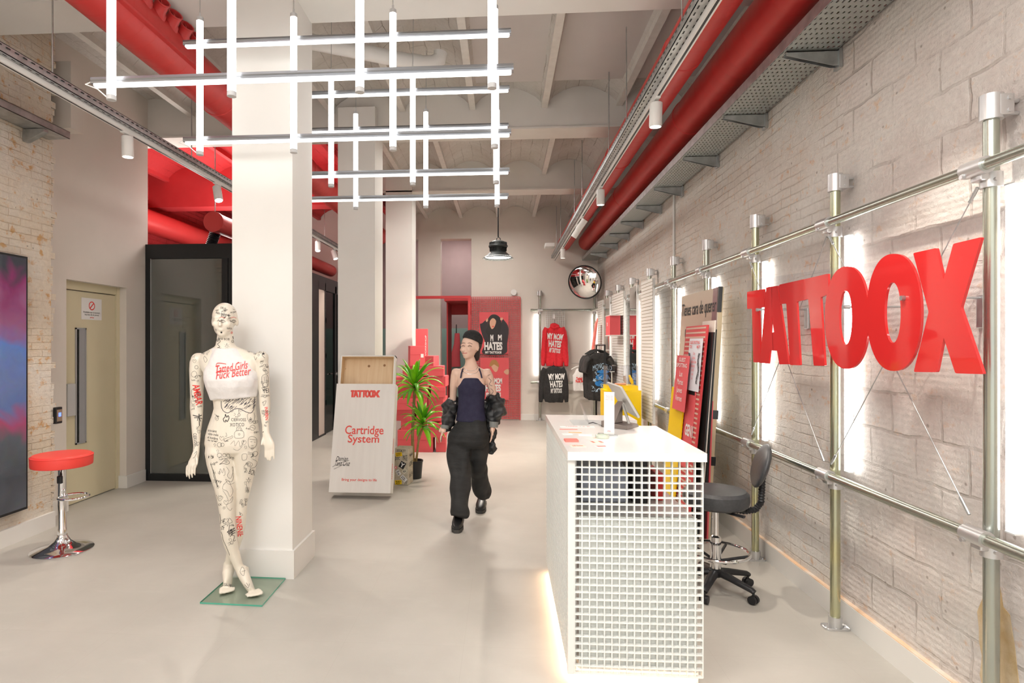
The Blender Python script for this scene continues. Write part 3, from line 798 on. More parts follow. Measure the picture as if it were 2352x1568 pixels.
# high-bay pendant
px, py, pz = -0.065, 8.1, 2.72
t = thing('pendant_lamp', 'dark industrial pendant lamp with a wide shade and finned heatsink', 'pendant lamp', (px, py, pz))
build(MB().tube([(px, py, pz + 0.29), (px, py, 4.12)], 0.009, 8), 'rod', M_black, t)
M_lampd = pbr('lamp_dark_metal', (0.045, 0.05, 0.05), 0.4, 0.3)
s = build(MB().lathe([(0.10, 0.09), (0.205, 0.0), (0.212, -0.004), (0.208, -0.008), (0.198, 0.0), (0.09, 0.085)], (px, py, pz), 40, caps=False), 'shade', M_lampd, t, smooth=True)
build(MB().lathe([(0.0, 0.013), (0.186, 0.013), (0.186, 0.017), (0.0, 0.017)], (px, py, pz), 32), 'diffuser', M_lampface, s)
mb = MB().lathe([(0.0, 0.245), (0.06, 0.24), (0.11, 0.215), (0.118, 0.18), (0.128, 0.175), (0.132, 0.165), (0.128, 0.15), (0.11, 0.14), (0.09, 0.105), (0.09, 0.08), (0.0, 0.08)], (px, py, pz), 40)
build(mb, 'heatsink_housing', M_lampd, t, smooth=True)
mb = MB()
for k in range(36):
    a = 2 * PI * k / 36; Mr = Matrix.Translation((px, py, pz)) @ Matrix.Rotation(a, 4, 'Z')
    mb.box(0.10, 0.122, -0.0015, 0.0015, 0.14, 0.215, M=Mr); mb.box(0.085, 0.118, -0.0015, 0.0015, 0.095, 0.15, M=Mr)
build(mb, 'heatsink_fins', M_lampd, t)
build(MB().tube([(px - 0.02, py, pz + 0.24), (px - 0.02, py, pz + 0.27), (px, py, pz + 0.29), (px + 0.03, py, pz + 0.27), (px + 0.03, py, pz + 0.24)], 0.006, 8), 'hook', M_lampd, t)
l = bpy.data.lights.new('pendant', 'AREA'); l.energy = 55; l.color = (1.0, 0.88, 0.74); l.shape = 'DISK'; l.size = 0.34
lo = bpy.data.objects.new('pendant_light', l); COL.objects.link(lo); lo.location = (px, py, pz + 0.008)
# ================================================================== BLACK GLAZED BOOTH
bx0, bx1, by0, by1, bz = -4.027, -3.0, 6.37, 11.9, 2.665
t = thing('glass_booth', 'black-framed glazed booth with a dark mirroring front, standing in the red rear bay', 'booth', (-3.5, 6.4, 0))
build(MB().box(bx0, bx1, by0, by1, 2.565, bz), 'roof_fascia', M_black, t)
mb = MB().box(bx0, bx0 + 0.05, by0, by0 + 0.06, 0.0, 2.565).box(bx1 - 0.06, bx1, by0, by0 + 0.06, 0, 2.565).box(bx1 - 0.14, bx1 - 0.07, by0 + 0.004, by0 + 0.05, 0, 2.565)
mb.box(bx0 + 0.05, bx1 - 0.06, by0, by0 + 0.05, 2.505, 2.565).box(bx0 + 0.05, bx1 - 0.06, by0, by0 + 0.05, 0.0, 0.08)
mb.box(bx0 + 0.06, bx1 - 0.14, by0 + 0.012, by0 + 0.03, 2.50, 2.507)
build(mb, 'front_frame', M_black, t)
build(MB().box(bx0 + 0.05, bx1 - 0.14, by0 + 0.02, by0 + 0.026, 0.08, 2.505), 'front_glass', M_darkglass, t)
build(MB().box(bx0 + 0.052, bx0 + 0.058, by0 + 0.01, by0 + 0.019, 0.08, 2.505), 'glazing_bead', M_greysilver, t)
mb = MB().box(bx1 - 0.04, bx1, by0 + 0.06, 9.2, 0, 2.565)
build(mb, 'side_panel', M_black, t)
mb = MB()
for a, b_ in ((9.2, 9.42), (9.76, 9.80), (10.36, 10.44), (10.56, 10.62), (11.3, 11.4), (11.8, 11.9)): mb.box(bx1 - 0.06, bx1, a, b_, 0, 2.565)
mb.box(bx1 - 0.06, bx1, 9.4, 11.9, 2.44, 2.565).box(bx1 - 0.06, bx1, 9.4, 9.8, 0, 0.03).box(bx1 - 0.06, bx1, 10.6, 11.9, 0, 0.05)
build(mb, 'side_frame', M_black, t)
build(MB().box(bx1 - 0.035, bx1 - 0.01, 9.42, 9.76, 0.03, 2.44), 'pale_panel', pbr('pale_pink_panel', (0.80, 0.68, 0.60), 0.5), t, label='pale pink upright panel')
d = build(MB().box(bx1 - 0.03, bx1 - 0.022, 9.80, 10.36, 0.01, 2.44), 'glass_door', M_pane, t)
build(MB().tube([(bx1, 10.40, 1.0), (bx1 + 0.06, 10.40, 1.0), (bx1 + 0.065, 10.28, 1.0)], 0.012, 10).tube([(bx1, 10.40, 1.0), (bx1 + 0.02, 10.40, 1.0)], 0.028, 14), 'handle', M_chrome, d, smooth=True)
mb = MB()
for z0 in (0.5, 1.3, 1.9):
    for k in range(3): mb.box(bx1 - 0.02, bx1 + 0.006, 9.795, 9.812, z0 + 0.1 * 0, z0 + 0.08)
build(mb, 'hinge', M_chrome, d)
build(MB().box(bx1 - 0.03, bx1 - 0.022, 10.62, 11.8, 0.05, 2.44), 'side_glass', M_pane, t)
build(MB().box(bx0, bx0 + 0.03, by0 + 0.06, by1, 0, 2.565).box(bx0, bx1, by1 - 0.03, by1, 0, 2.565), 'rear_wall', pbr('booth_inner', (0.10, 0.09, 0.09), 0.6), t)
mb = MB().box(-3.9, -3.5, 9.3, 9.9, 0.0, 0.75).box(-3.95, -3.2, 11.0, 11.6, 0.55, 0.62)
build(mb, 'inner_bench', pbr('bench_grey', (0.42, 0.36, 0.33), 0.5), t)

# ================================================================== LEFT: SCREEN, KEYPAD, STOOL
def screen_mat():
    m, N, L, b = new_mat('screen_picture')
    tc = N.new('ShaderNodeTexCoord'); sp = N.new('ShaderNodeSeparateXYZ'); L.new(tc.outputs['Object'], sp.inputs[0])
    cb = N.new('ShaderNodeCombineXYZ'); L.new(sp.outputs[1], cb.inputs[0]); L.new(sp.outputs[2], cb.inputs[1])
    n = N.new('ShaderNodeTexNoise'); n.inputs['Scale'].default_value = 2.2; n.inputs['Detail'].default_value = 2.5; n.inputs['Distortion'].default_value = 1.4
    L.new(cb.outputs[0], n.inputs['Vector'])
    n2 = N.new('ShaderNodeTexNoise'); n2.inputs['Scale'].default_value = 6; n2.inputs['Distortion'].default_value = 2.5; n2.inputs['Detail'].default_value = 4
    L.new(cb.outputs[0], n2.inputs['Vector'])
    zr = N.new('ShaderNodeMapRange'); zr.inputs[1].default_value = 0.25; zr.inputs[2].default_value = 2.2; L.new(sp.outputs[2], zr.inputs[0])
    a = N.new('ShaderNodeMath'); a.operation = 'MULTIPLY_ADD'; a.inputs[1].default_value = 0.30
    L.new(n.outputs['Fac'], a.inputs[0]); L.new(zr.outputs[0], a.inputs[2])
    r = N.new('ShaderNodeValToRGB'); L.new(a.outputs[0], r.inputs[0])
    e = r.color_ramp.elements; e[0].position = 0.12; e[0].color = (0.05, 0.05, 0.055, 1); e[1].position = 1.22; e[1].color = (0.05, 0.05, 0.06, 1)
    e[1].position = 1.0
    for p, c in ((0.28, (0.10, 0.10, 0.11)), (0.36, (0.42, 0.06, 0.14)), (0.44, (0.12, 0.17, 0.36)), (0.55, (0.16, 0.20, 0.38)), (0.68, (0.13, 0.22, 0.52)), (0.80, (0.34, 0.10, 0.20)), (0.92, (0.26, 0.03, 0.12))):
        q = e.new(p); q.color = (*c, 1)
    c = mixrgb(N, L, 0.16, r.outputs[0], n2.outputs['Color'], 'OVERLAY')
    b.inputs['Base Color'].default_value = (0.01, 0.01, 0.012, 1); b.inputs['Roughness'].default_value = 0.04
    L.new(c, b.inputs['Emission Color']); b.inputs['Emission Strength'].default_value = 0.75
    return m


t = thing('wall_screen', 'tall black-framed display screen with a pink and blue picture on the raw brick', 'screen', (-3.76, 3.6, 0.25))
build(MB().box(-3.80, -3.742, 2.72, 4.39, 0.245, 2.232), 'casing', M_black, t, bevel=0.003)
sp_ = build(MB().box(-3.7425, -3.740, 2.735, 4.372, 0.265, 2.215), 'display', screen_mat(), t)
t = thing('keypad', 'small access keypad with a blue lit symbol at the edge of the raw brick', 'keypad', (-3.8, 4.77, 0.93))
build(MB().rbox(-3.81, -3.775, 4.728, 4.80, 0.865, 1.005, 0.008), 'keypad_body', M_black, t)
build(MB().box(-3.776, -3.773, 4.735, 4.793, 0.885, 0.985), 'faceplate', pbr('bronze_plate', (0.40, 0.32, 0.24), 0.35, 0.6), t)
build(MB().box(-3.7735, -3.772, 4.752, 4.78, 0.925, 0.958), 'lit_symbol', pbr('blue_glow', (0.1, 0.15, 0.8), 0.5, emit=(0.12, 0.22, 1.0), estr=2.2), t)

sx, sy = -3.30, 4.19
t = thing('bar_stool', 'red-seated adjustable bar stool with a chrome trumpet base', 'bar stool', (sx, sy, 0))
mb = MB().lathe([(0.0, 0.0), (0.205, 0.0), (0.207, 0.006), (0.203, 0.010), (0.15, 0.022), (0.09, 0.042), (0.055, 0.07), (0.040, 0.10), (0.036, 0.115), (0.0, 0.115)], (sx, sy, 0.0), 56)
build(mb, 'base', M_chrome, t, smooth=True)
build(MB().lathe([(0.030, 0.11), (0.030, 0.16), (0.027, 0.165), (0.027, 0.38), (0.034, 0.385), (0.034, 0.40), (0.026, 0.405), (0.026, 0.64), (0, 0.64)], (sx, sy, 0), 28), 'gas_column', M_chrome, t, smooth=True)
pts = [Vector((sx + 0.03, sy - 0.02, 0.40))]
for k in range(0, 25):
    a = math.radians(-150 + 300 * k / 24); pts.append(Vector((sx + 0.13 + 0.095 * math.cos(a), sy - 0.05 + 0.10 * math.sin(a), 0.415)))
pts.append(Vector((sx + 0.03, sy + 0.0, 0.40)))
build(MB().tube(pts, 0.0085, 10), 'foot_ring', M_chrome, t, smooth=True)
seat = build(MB().lathe([(0.0, 0.632), (0.19, 0.632), (0.198, 0.636), (0.200, 0.645), (0.202, 0.70), (0.198, 0.712), (0.188, 0.720), (0.10, 0.723), (0.0, 0.724)], (sx, sy, 0), 56), 'seat', pbr('red_vinyl', (0.86, 0.065, 0.05), 0.42), t, smooth=True)
build(MB().lathe([(0.199, 0.703), (0.2035, 0.705), (0.2035, 0.709), (0.197, 0.7115)], (sx, sy, 0), 56, caps=False), 'seat_piping', pbr('red_vinyl', (0.86, 0.065, 0.05), 0.42), seat, smooth=True)
build(MB().tube([(sx + 0.02, sy - 0.01, 0.625), (sx + 0.035, sy - 0.05, 0.61), (sx + 0.04, sy - 0.07, 0.57)], 0.005, 8).rbox(sx + 0.022, sx + 0.058, sy - 0.085, sy - 0.06, 0.515, 0.572, 0.008), 'height_lever', M_blackpl, t, smooth=True)

# ================================================================== COUNTER
cx0, cx1, cy0, cy1, ch = 0.292, 0.905, 2.68, 4.06, 1.06
t = thing('reception_counter', 'white reception counter clad in square grating with a glowing plinth', 'reception counter', (0.6, 3.3, 0))
mb = MB().box(cx0, cx1, cy0, 3.56, 1.022, ch).box(cx0, cx0 + 0.13, 3.56, cy1, 1.022, ch).box(cx0 + 0.13, 0.85, 3.80, cy1, 1.022, ch)
build(mb, 'worktop', M_whitegloss, t)
M_grate = pbr('white_grating', (0.86, 0.87, 0.83), 0.35)


def grille(mb, a0, a1, z0, z1, p, fr, depth=0.022, w=0.0052):
    n = round((a1 - a0) / p); q = (a1 - a0) / n
    for i in range(n + 1):
        a = a0 + i * q; fr(mb, a - w / 2, a + w / 2, z0, z1, 0, depth)
    n2 = round((z1 - z0) / p); q2 = (z1 - z0) / n2
    for i in range(n2 + 1):
        z = z0 + i * q2; fr(mb, a0, a1, z - w / 2, z + w / 2, 0.0005, depth)


mb = MB(); grille(mb, cx0 + 0.033, cx1 - 0.012, 0.052, 1.02, 0.0336, lambda m, a0, a1, z0, z1, d0, d1: m.box(a0, a1, cy0 + 0.018 + d0, cy0 + 0.018 + d1, z0, z1))
build(mb, 'front_grille', M_grate, t)
mb = MB(); grille(mb, cy0 + 0.05, cy1 - 0.01, 0.052, 1.02, 0.0336, lambda m, a0, a1, z0, z1, d0, d1: m.box(cx0 + 0.006 + d0, cx0 + 0.006 + d1, a0, a1, z0, z1))
build(mb, 'side_grille', M_grate, t)
mb = MB().box(cx0 + 0.002, cx0 + 0.030, cy0 + 0.015, cy0 + 0.045, 0.05, 1.022).box(cx0 + 0.029, cx0 + 0.045, cy0 + 0.045, cy1 - 0.02, 0.05, 1.02)
mb.box(cx0 + 0.04, 0.85, cy1 - 0.02, cy1, 0.0, 1.022).box(cx0 + 0.055, 0.84, 3.80, 3.815, 0.75, 1.022)
mb.box(cx0 + 0.055, cx1 - 0.03, cy0 + 0.07, cy1 - 0.02, 0.06, 0.075)
build(mb, 'carcass', M_white, t)
build(MB().box(cx0 + 0.056, cx1 - 0.03, cy0 + 0.041, cy0 + 0.044, 0.062, 0.76), 'backing_sheet', pbr('frosted_sheet', (0.86, 0.88, 0.84), 0.4), t)
build(MB().box(cx0 + 0.056, cx1 - 0.04, cy0 + 0.06, 3.5, 0.745, 0.762), 'inner_shelf', M_white, t)
build(MB().box(cx0 + 0.05, cx1 - 0.02, cy0 + 0.055, cy1 - 0.03, 0.0, 0.06), 'plinth', M_white, t)
build(MB().box(cx0 + 0.028, cx0 + 0.046, cy0 + 0.06, cy1 - 0.06, 0.030, 0.042), 'plinth_light', M_ledwarm, t)
build(MB().box(cx0 + 0.06, cx1 - 0.04, cy0 + 0.034, cy0 + 0.046, 0.030, 0.042), 'plinth_light', M_ledwarm, t)
# things kept inside the counter, seen through the grating
tag(build(MB().rbox(0.39, 0.62, 2.95, 3.25, 0.764, 0.93, 0.01), 'printer', pbr('pale_blue_plastic', (0.55, 0.60, 0.72), 0.4)), 'pale blue-white printer on the shelf behind the counter grating', 'printer')
tag(build(MB().rbox(0.64, 0.70, 2.9, 3.25, 0.764, 0.98, 0.006), 'computer_tower', M_blackpl), 'slim black computer standing on the shelf behind the counter grating', 'computer')
tag(build(MB().rbox(0.76, 0.80, 3.0, 3.2, 0.764, 0.90, 0.004), 'file_folder', M_redtxt), 'red folder upright behind the right side of the counter grating', 'folder')


def on_top(u, v, z=1.06): return P(u, v, z=z)


ZT = 1.0601
# till screen
t = thing('till_screen', 'grey-backed tilted till screen on an angled foot on the white counter', 'till', (0.64, 3.45, ZT))
xt, xb, zt_, zb_ = 0.645, 0.745, 1.305, 1.135
ya, yb_ = 3.30, 3.72
n = Vector((zb_ - zt_, 0, -(xb - xt))).normalized()
A = [Vector((xt, ya, zt_)), Vector((xt, yb_, zt_)), Vector((xb, yb_, zb_)), Vector((xb, ya, zb_))]
inn = Vector((0.17, 0, 0.10)).normalized() * 0.014
mb = MB().loft([[q for q in A], [q + inn for q in A]])
build(mb, 'back_shell', M_greysilver, t, bevel=0.004)
A2 = [q + inn * 1.02 for q in (Vector((xt + .003, ya + .01, zt_ - .006)), Vector((xt + .003, yb_ - .01, zt_ - .006)), Vector((xb - .003, yb_ - .01, zb_ + .006)), Vector((xb - .003, ya + .01, zb_ + .006)))]
build(MB().loft([A2, [q + inn * 0.1 for q in A2]]), 'display', pbr('screen_off', (0.02, 0.02, 0.025), 0.1), t)
M_foot = pbr('brown_grey_foot', (0.24, 0.20, 0.18), 0.4, 0.3)
mb = MB().loft([[Vector((0.575, 3.50, ZT)), Vector((0.70, 3.38, ZT)), Vector((0.80, 3.52, ZT)), Vector((0.66, 3.66, ZT))], [Vector((0.575, 3.50, ZT + 0.035)), Vector((0.70, 3.38, ZT + 0.022)), Vector((0.79, 3.52, ZT + 0.018)), Vector((0.66, 3.64, ZT + 0.03))]])
build(mb, 'foot', M_foot, t, bevel=0.003)
mb = MB().loft([[Vector((0.58, 3.49, ZT + 0.03)), Vector((0.64, 3.43, ZT + 0.03)), Vector((0.70, 3.50, ZT + 0.025)), Vector((0.63, 3.56, ZT + 0.025))], [Vector((0.665, 3.47, ZT + 0.155)), Vector((0.69, 3.44, ZT + 0.155)), Vector((0.70, 3.50, ZT + 0.15)), Vector((0.68, 3.53, ZT + 0.15))]])
build(mb, 'arm', M_foot, t, bevel=0.003)
build(MB().tube([(0.72, 3.42, ZT + 0.03), (0.69, 3.45, ZT + 0.14)], 0.008, 10), 'support_rod', M_greysilver, t)
build(MB().tube([P(1352, 972, z=ZT + .003), P(1362, 970, z=ZT + .006), P(1372, 973, z=ZT + .004), P(1382, 977, z=ZT + .01)], 0.0025, 6), 'lead', M_black, t)
# transparent tablet / leaflet standing edge-on
a = P(1352, 971, z=ZT); 
t = tag(build(MB().loft([[a, a + Vector((0.006, 0, 0)), a + Vector((0.006, 0.16, 0)), a + Vector((0, 0.16, 0))], [a + Vector((-0.045, 0, 0.12)), a + Vector((-0.039, 0, 0.12)), a + Vector((-0.039, 0.16, 0.12)), a + Vector((-0.045, 0.16, 0.12))]]), 'leaflet_holder', M_clear), 'thin clear leaflet holder leaning edge-on beside the till screen', 'leaflet holder')
# table card
a = P(1390, 1000, z=ZT); t = thing('table_card', 'upright white card with pink writing in a small metal foot, in front of the till', 'sign', (a.x, a.y, ZT))
ux = Vector((0.052, -0.012, 0)); 
build(MB().loft([[a + Vector((-0.03, 0.05, 0)), a + Vector((0.0, -0.005, 0)), a + Vector((0.062, -0.02, 0)), a + Vector((0.05, 0.035, 0))], [q + Vector((0, 0, 0.006)) for q in (a + Vector((-0.03, 0.05, 0)), a + Vector((0.0, -0.005, 0)), a + Vector((0.062, -0.02, 0)), a + Vector((0.05, 0.035, 0)))]]), 'foot', M_galv, t)
c0 = a + Vector((-0.004, 0.012, 0.006)); n = Vector((0.012, 0.052, 0)).normalized() * 0.003
up = Vector((0.0, 0.0, 0.225))
cd = build(MB().loft([[c0, c0 + ux, c0 + ux + n, c0 + n], [c0 + up, c0 + ux + up, c0 + ux + up + n, c0 + up + n]]), 'card', M_paper, t)
M_pinktxt = pbr('pink_print', (0.85, 0.30, 0.34), 0.5)
lettering(t, 'Máquinas y más\nen nuestra web\nescanea el código', c0 + ux * 0.12 + up * 0.80, ux * 0.76, up * 0.12, M_pinktxt, align='CENTER')
lettering(t, 'XTTAX', c0 + ux * 0.3 + up * 0.06, ux * 0.35, up * 0.03, M_pinktxt, bold=0.03)
# round tape roll / dish
a = P(1383, 1002, z=ZT + 0.008)
tag(build(MB().lathe([(0.012, 0.0), (0.034, 0.0), (0.036, 0.004), (0.034, 0.016), (0.030, 0.018), (0.028, 0.006), (0.012, 0.004)], (a.x, a.y, ZT), 28), 'glass_dish', pbr('greenish_glass', (0.55, 0.60, 0.50), 0.1, spec=0.8), smooth=True), 'small round greenish glass dish in front of the table card', 'dish')


def card(u, v, w, h, mat, label, rot=0.0, thick=0.0012, name='business_card', stripe=None, txt=None):
    a = P(u, v, z=ZT); M = Matrix.Translation((a.x, a.y, ZT)) @ Matrix.Rotation(rot, 4, 'Z')
    o = thing(name, label, 'card' if 'card' in name else 'leaflet', (a.x, a.y, ZT), (0, 0, rot))
    build(MB().box(-w / 2, w / 2, -h / 2, h / 2, 0, thick, M=M), 'sheet', mat, o)
    if stripe:
        for (x0, x1, y0, y1, m) in stripe: build(MB().box(x0, x1, y0, y1, thick, thick + 0.0004, M=M), 'printed_band', m, o)
    if txt: lettering(o, txt, M @ Vector((-w * 0.35, -h * 0.25, thick + .0003)), (M.to_3x3() @ Vector((w * 0.7, 0, 0))), (M.to_3x3() @ Vector((0, h * 0.5, 0))), M_redtxt)
    return o


M_coral = pbr('coral_print', (0.85, 0.22, 0.18), 0.5); M_orange = pbr('orange_print', (0.9, 0.38, 0.12), 0.5); M_cream = pbr('cream_paper', (0.80, 0.76, 0.62), 0.5)
card(1326, 980, 0.20, 0.05, M_paper, 'long white price strip lying at the back left of the counter', 0.02, name='price_leaflet', txt='TARIFA  I  II  III')
card(1306, 986, 0.10, 0.022, M_coral, 'narrow coral sticker on the counter below the long white price strip', 0)
card(1321, 993, 0.07, 0.018, M_orange, 'orange card lying between white cards on the counter', -0.1)
card(1303, 997, 0.055, 0.04, M_paper, 'white card at the far left of the row on the counter', 0.15)
card(1344, 999, 0.07, 0.05, M_paper, 'blank white card to the right of the orange card', -0.1)
card(1312, 1013, 0.065, 0.06, M_coral, 'stack of coral cards with white edges near the counter edge', 0.05, thick=0.010, name='card_stack')
card(1370, 1006, 0.05, 0.03, M_cream, 'small cream card with red border below the round dish', 0.1, stripe=[(-.02, .02, -.004, .004, M_coral)])
card(1371, 1015, 0.055, 0.052, M_cream, 'cream card between two coral bands on the counter', 0.15, stripe=[(-.027, -.014, -.025, .025, M_coral), (.012, .027, -.025, .025, M_coral)])
card(1381, 1025, 0.055, 0.045, M_paper, 'white card with red writing closest to the counter front', 0.2, stripe=[(-.02, .022, -.012, .012, M_coral)])
card(1327, 1024, 0.07, 0.05, M_cream, 'pale yellow sticker sheet near the front left counter corner', 0.1, txt='LB fenix')

# ================================================================== WORK CHAIR
hx, hy = 1.335, 3.80
t = thing('work_chair', 'black height-adjustable work stool with a backrest on a corrugated arm and casters', 'chair', (hx, hy, 0))
for k in range(5):
    a = math.radians(-52 + 72 * k); dr = Vector((math.cos(a), math.sin(a), 0)); c = Vector((hx, hy, 0))
    mb = MB().tube([c + dr * 0.02 + Vector((0, 0, 0.115)), c + dr * 0.10 + Vector((0, 0, 0.105)), c + dr * 0.235 + Vector((0, 0, 0.078)), c + dr * 0.25 + Vector((0, 0, 0.07))], [(0.022, 0.03), (0.020, 0.028), (0.016, 0.022), (0.014, 0.02)], 12)
    lg = build(mb, 'leg', M_blackpl, t, smooth=True)
    w = c + dr * 0.245; ax = Vector((-dr.y, dr.x, 0))
    mb = MB()
    for s_ in (-1, 1): mb.tube([w + ax * s_ * 0.006 + Vector((0, 0, 0.025)), w + ax * s_ * 0.024 + Vector((0, 0, 0.025))], 0.025, 18)
    mb.tube([w + Vector((0, 0, 0.03)), w + Vector((0, 0, 0.07))], 0.008, 8)
    build(mb, 'caster', M_blackpl, lg, smooth=True)
build(MB().lathe([(0.0, 0.09), (0.04, 0.09), (0.045, 0.13), (0.03, 0.14), (0, 0.14)], (hx, hy, 0), 24), 'hub', M_blackpl, t, smooth=True)
build(MB().lathe([(0.033, 0.14), (0.033, 0.335), (0.024, 0.34), (0.018, 0.345), (0.018, 0.53), (0, 0.53)], (hx, hy, 0), 28), 'gas_column', M_chrome, t, smooth=True)
ring = [Vector((hx + 0.195 * math.cos(2 * PI * k / 40), hy + 0.195 * math.sin(2 * PI * k / 40), 0.245)) for k in range(41)]
build(MB().tube(ring, 0.010, 10, caps=False), 'foot_ring', M_chrome, t, smooth=True)
mb = MB()
for k in range(5):
    a = math.radians(-20 + 72 * k); dr = Vector((math.cos(a), math.sin(a), 0)); mb.tube([Vector((hx, hy, 0.19)) + dr * 0.03, Vector((hx, hy, 0.235)) + dr * 0.185], 0.009, 8)
build(mb, 'ring_spoke', M_blackpl, t, smooth=True)
build(MB().lathe([(0, 0.53), (0.17, 0.53), (0.19, 0.545), (0.197, 0.575), (0.194, 0.615), (0.175, 0.633), (0.10, 0.641), (0, 0.643)], (hx, hy, 0), 48), 'seat', M_leather, t, smooth=True)
build(MB().tube([(hx + 0.02, hy - 0.12, 0.52), (hx + 0.10, hy - 0.19, 0.515)], [(0.006, 0.012), (0.008, 0.02)], 10), 'height_lever', M_blackpl, t, smooth=True)
pts = [(hx + 0.10, hy - 0.02, 0.512), (hx + 0.17, hy - 0.02, 0.503), (hx + 0.235, hy - 0.02, 0.515), (hx + 0.268, hy - 0.02, 0.56), (hx + 0.272, hy - 0.02, 0.63), (hx + 0.275, hy - 0.02, 0.70), (hx + 0.285, hy - 0.02, 0.80)]
fine = []
for i in range(len(pts) - 1):
    for k in range(8): fine.append(Vector(pts[i]).lerp(Vector(pts[i + 1]), k / 8))
build(MB().tube(fine, [0.021 if i % 2 else 0.0165 for i in range(len(fine))], 16), 'corrugated_arm', M_blackpl, t, smooth=True)
Mb = Matrix.Translation((hx + 0.265, hy - 0.03, 0.79)) @ Matrix.Rotation(math.radians(-12), 4, 'Z') @ Matrix.Rotation(math.radians(17), 4, 'Y')
mb = MB().ell((0, 0, 0), 0.034, 0.165, 0.14, seg=28, rings=18)
mb.v = [Mb @ Vector((q.x - (0.02 if q.x < 0 else 0.0) * 0 + 0.35 * (q.y ** 2) * -1 + 0.0, q.y, q.z)) for q in mb.v]
build(mb, 'backrest', M_leather, t, smooth='all')

# ================================================================== SCAFFOLD TUBE RACK ON THE BRICK WALL
RX = 1.752; PX = 1.805
YS = [2.31, 3.335, 4.35, 5.365, 6.375, 7.395, 8.405, 9.40, 10.4]


def fitting(mb, x, y, z):
    mb.tube([(RX, y + 0.05, z), (RX, y - 0.05, z)], 0.031, 18)
    mb.tube([(PX, y, z - 0.075), (PX, y, z - 0.02)], 0.034, 18)
    mb.rbox(RX + 0.0, PX + 0.02, y - 0.022, y + 0.03, z - 0.05, z - 0.012, 0.006)
    mb.tube([(RX - 0.03, y + 0.035, z - 0.025), (RX - 0.015, y + 0.035, z - 0.025)], 0.009, 8)
    mb.tube([(PX - 0.01, y - 0.04, z - 0.05), (PX - 0.01, y - 0.03, z - 0.05)], 0.007, 8)


for i, y in enumerate(YS):
    lab = 'zinc-plated upright tube against the painted brick, ' + ['at the right edge of the red letter sign', 'behind the paired round letters of the sign', 'behind the first letter of the sign', 'left of the leaning slogan mirror', 'behind the near slatted panel', 'standing over the tallest white slatted panel', 'standing over the near strip mirror', 'standing over the rear slatted panel', 'standing over the far strip mirror'][i]
    if i == 3: lab = 'zinc-plated upright tube rising behind the leaning slogan mirror'
    if i == 4: lab = 'zinc-plated upright tube between the slogan mirror and the near slatted panel'
    t = thing('scaffold_post', lab, 'upright tube', (PX, y, 0), group='zinc tube uprights of the wall rack')
    build(MB().tube([(PX, y, 0.01), (PX, y, 2.44)], 0.0245, 24), 'tube', M_tubey if i in (1, 2) else M_tube, t, smooth=True)
    mb = MB().tube([(PX, y, 2.375), (PX, y, 2.468)], 0.036, 20).rbox(PX + 0.0, 1.86, y - 0.036, y + 0.036, 2.385, 2.462, 0.006)
    for dz in (2.40, 2.445):
        mb.tube([(1.855, y - 0.0, dz), (1.898, y - 0.0, dz)], 0.007, 8)
        for s_ in (-1, 1): mb.tube([(PX + 0.035, y + s_ * 0.036, dz), (PX + 0.035, y + s_ * 0.042, dz)], 0.008, 8)
    build(mb, 'wall_bracket', M_alu, t, smooth=True)
    mb = MB().tube([(PX, y, 0.0), (PX, y, 0.065)], 0.034, 20)
    mb.rbox(PX - 0.065, PX + 0.065, y - 0.038, y + 0.038, 0.0, 0.008, 0.02)
    for s_ in (-1, 1): mb.tube([(PX + s_ * 0.05, y, 0.008), (PX + s_ * 0.05, y, 0.014)], 0.007, 8)
    build(mb, 'base_flange', M_alu, t, smooth=True)
    for z in (2.2, 0.835):
        mb = MB(); fitting(mb, RX, y, z); build(mb, 'coupling', M_alu, t, smooth=True)
for z, lab in ((2.2, 'upper horizontal zinc tube of the rack along the brick wall'), (0.835, 'lower horizontal zinc tube of the rack along the brick wall')):
    tag(build(MB().tube([(RX, 0.8, z), (RX, 11.8, z)], 0.0215, 20), 'scaffold_rail', M_tube, smooth=True), lab, 'rail')
for i, y in enumerate(YS):
    lab = 'vertical white light bar glowing beside the wall upright, ' + ['right of the last sign letter', 'behind the round sign letters', 'behind the first sign letter', 'behind the slogan mirror', 'left of the slogan mirror', 'by the slatted panel', 'by the near strip mirror', 'by the rear slatted panel', 'by the far strip mirror'][i]
    t = thing('light_bar', lab, 'light bar', (1.87, y - 0.11, 0.86), group='vertical light bars of the wall rack')
    build(MB().box(1.848, 1.872, y - 0.048, y - 0.008, 0.86, 2.13), 'diffuser', M_ledwall, t)
    build(MB().box(1.846, 1.874, y - 0.050, y - 0.006, 2.13, 2.136).box(1.846, 1.874, y - 0.050, y - 0.006, 0.854, 0.86), 'end_cap', M_white, t)


def wire(p0, p1, label):
    t = thing('tension_wire', label, 'wire', p0)
    p0 = Vector(p0); p1 = Vector(p1); d = (p1 - p0).normalized()
    build(MB().tube([p0, p1], 0.0022, 6), 'cable', M_galv, t)
    build(MB().tube([p0, p0 + d * 0.06], 0.006, 8).tube([p1 - d * 0.07, p1], 0.006, 8), 'turnbuckle', M_galv, t)


WX = 1.765
wire((WX, 3.32, 2.13), (WX, 2.36, 0.90), 'steel tension wire falling from behind the round letters to the rail at the right post')
wire((WX, 2.32, 2.13), (WX, 3.30, 0.90), 'steel tension wire falling from the right post to the lower tube behind the round letters')
wire((WX, 4.34, 2.13), (WX, 3.37, 0.90), 'steel tension wire falling from the first-letter post to the post behind the round letters')
wire((WX, 3.34, 2.13), (WX, 4.32, 0.90), 'steel tension wire falling from behind the round letters to the first-letter post')

# ---- red letter sign
SX = 1.60
def S(cx, cy, dx=0.0):
    return P(1680 + cx / 3.1354, 440 + cy / 3.1354, x=SX + dx)


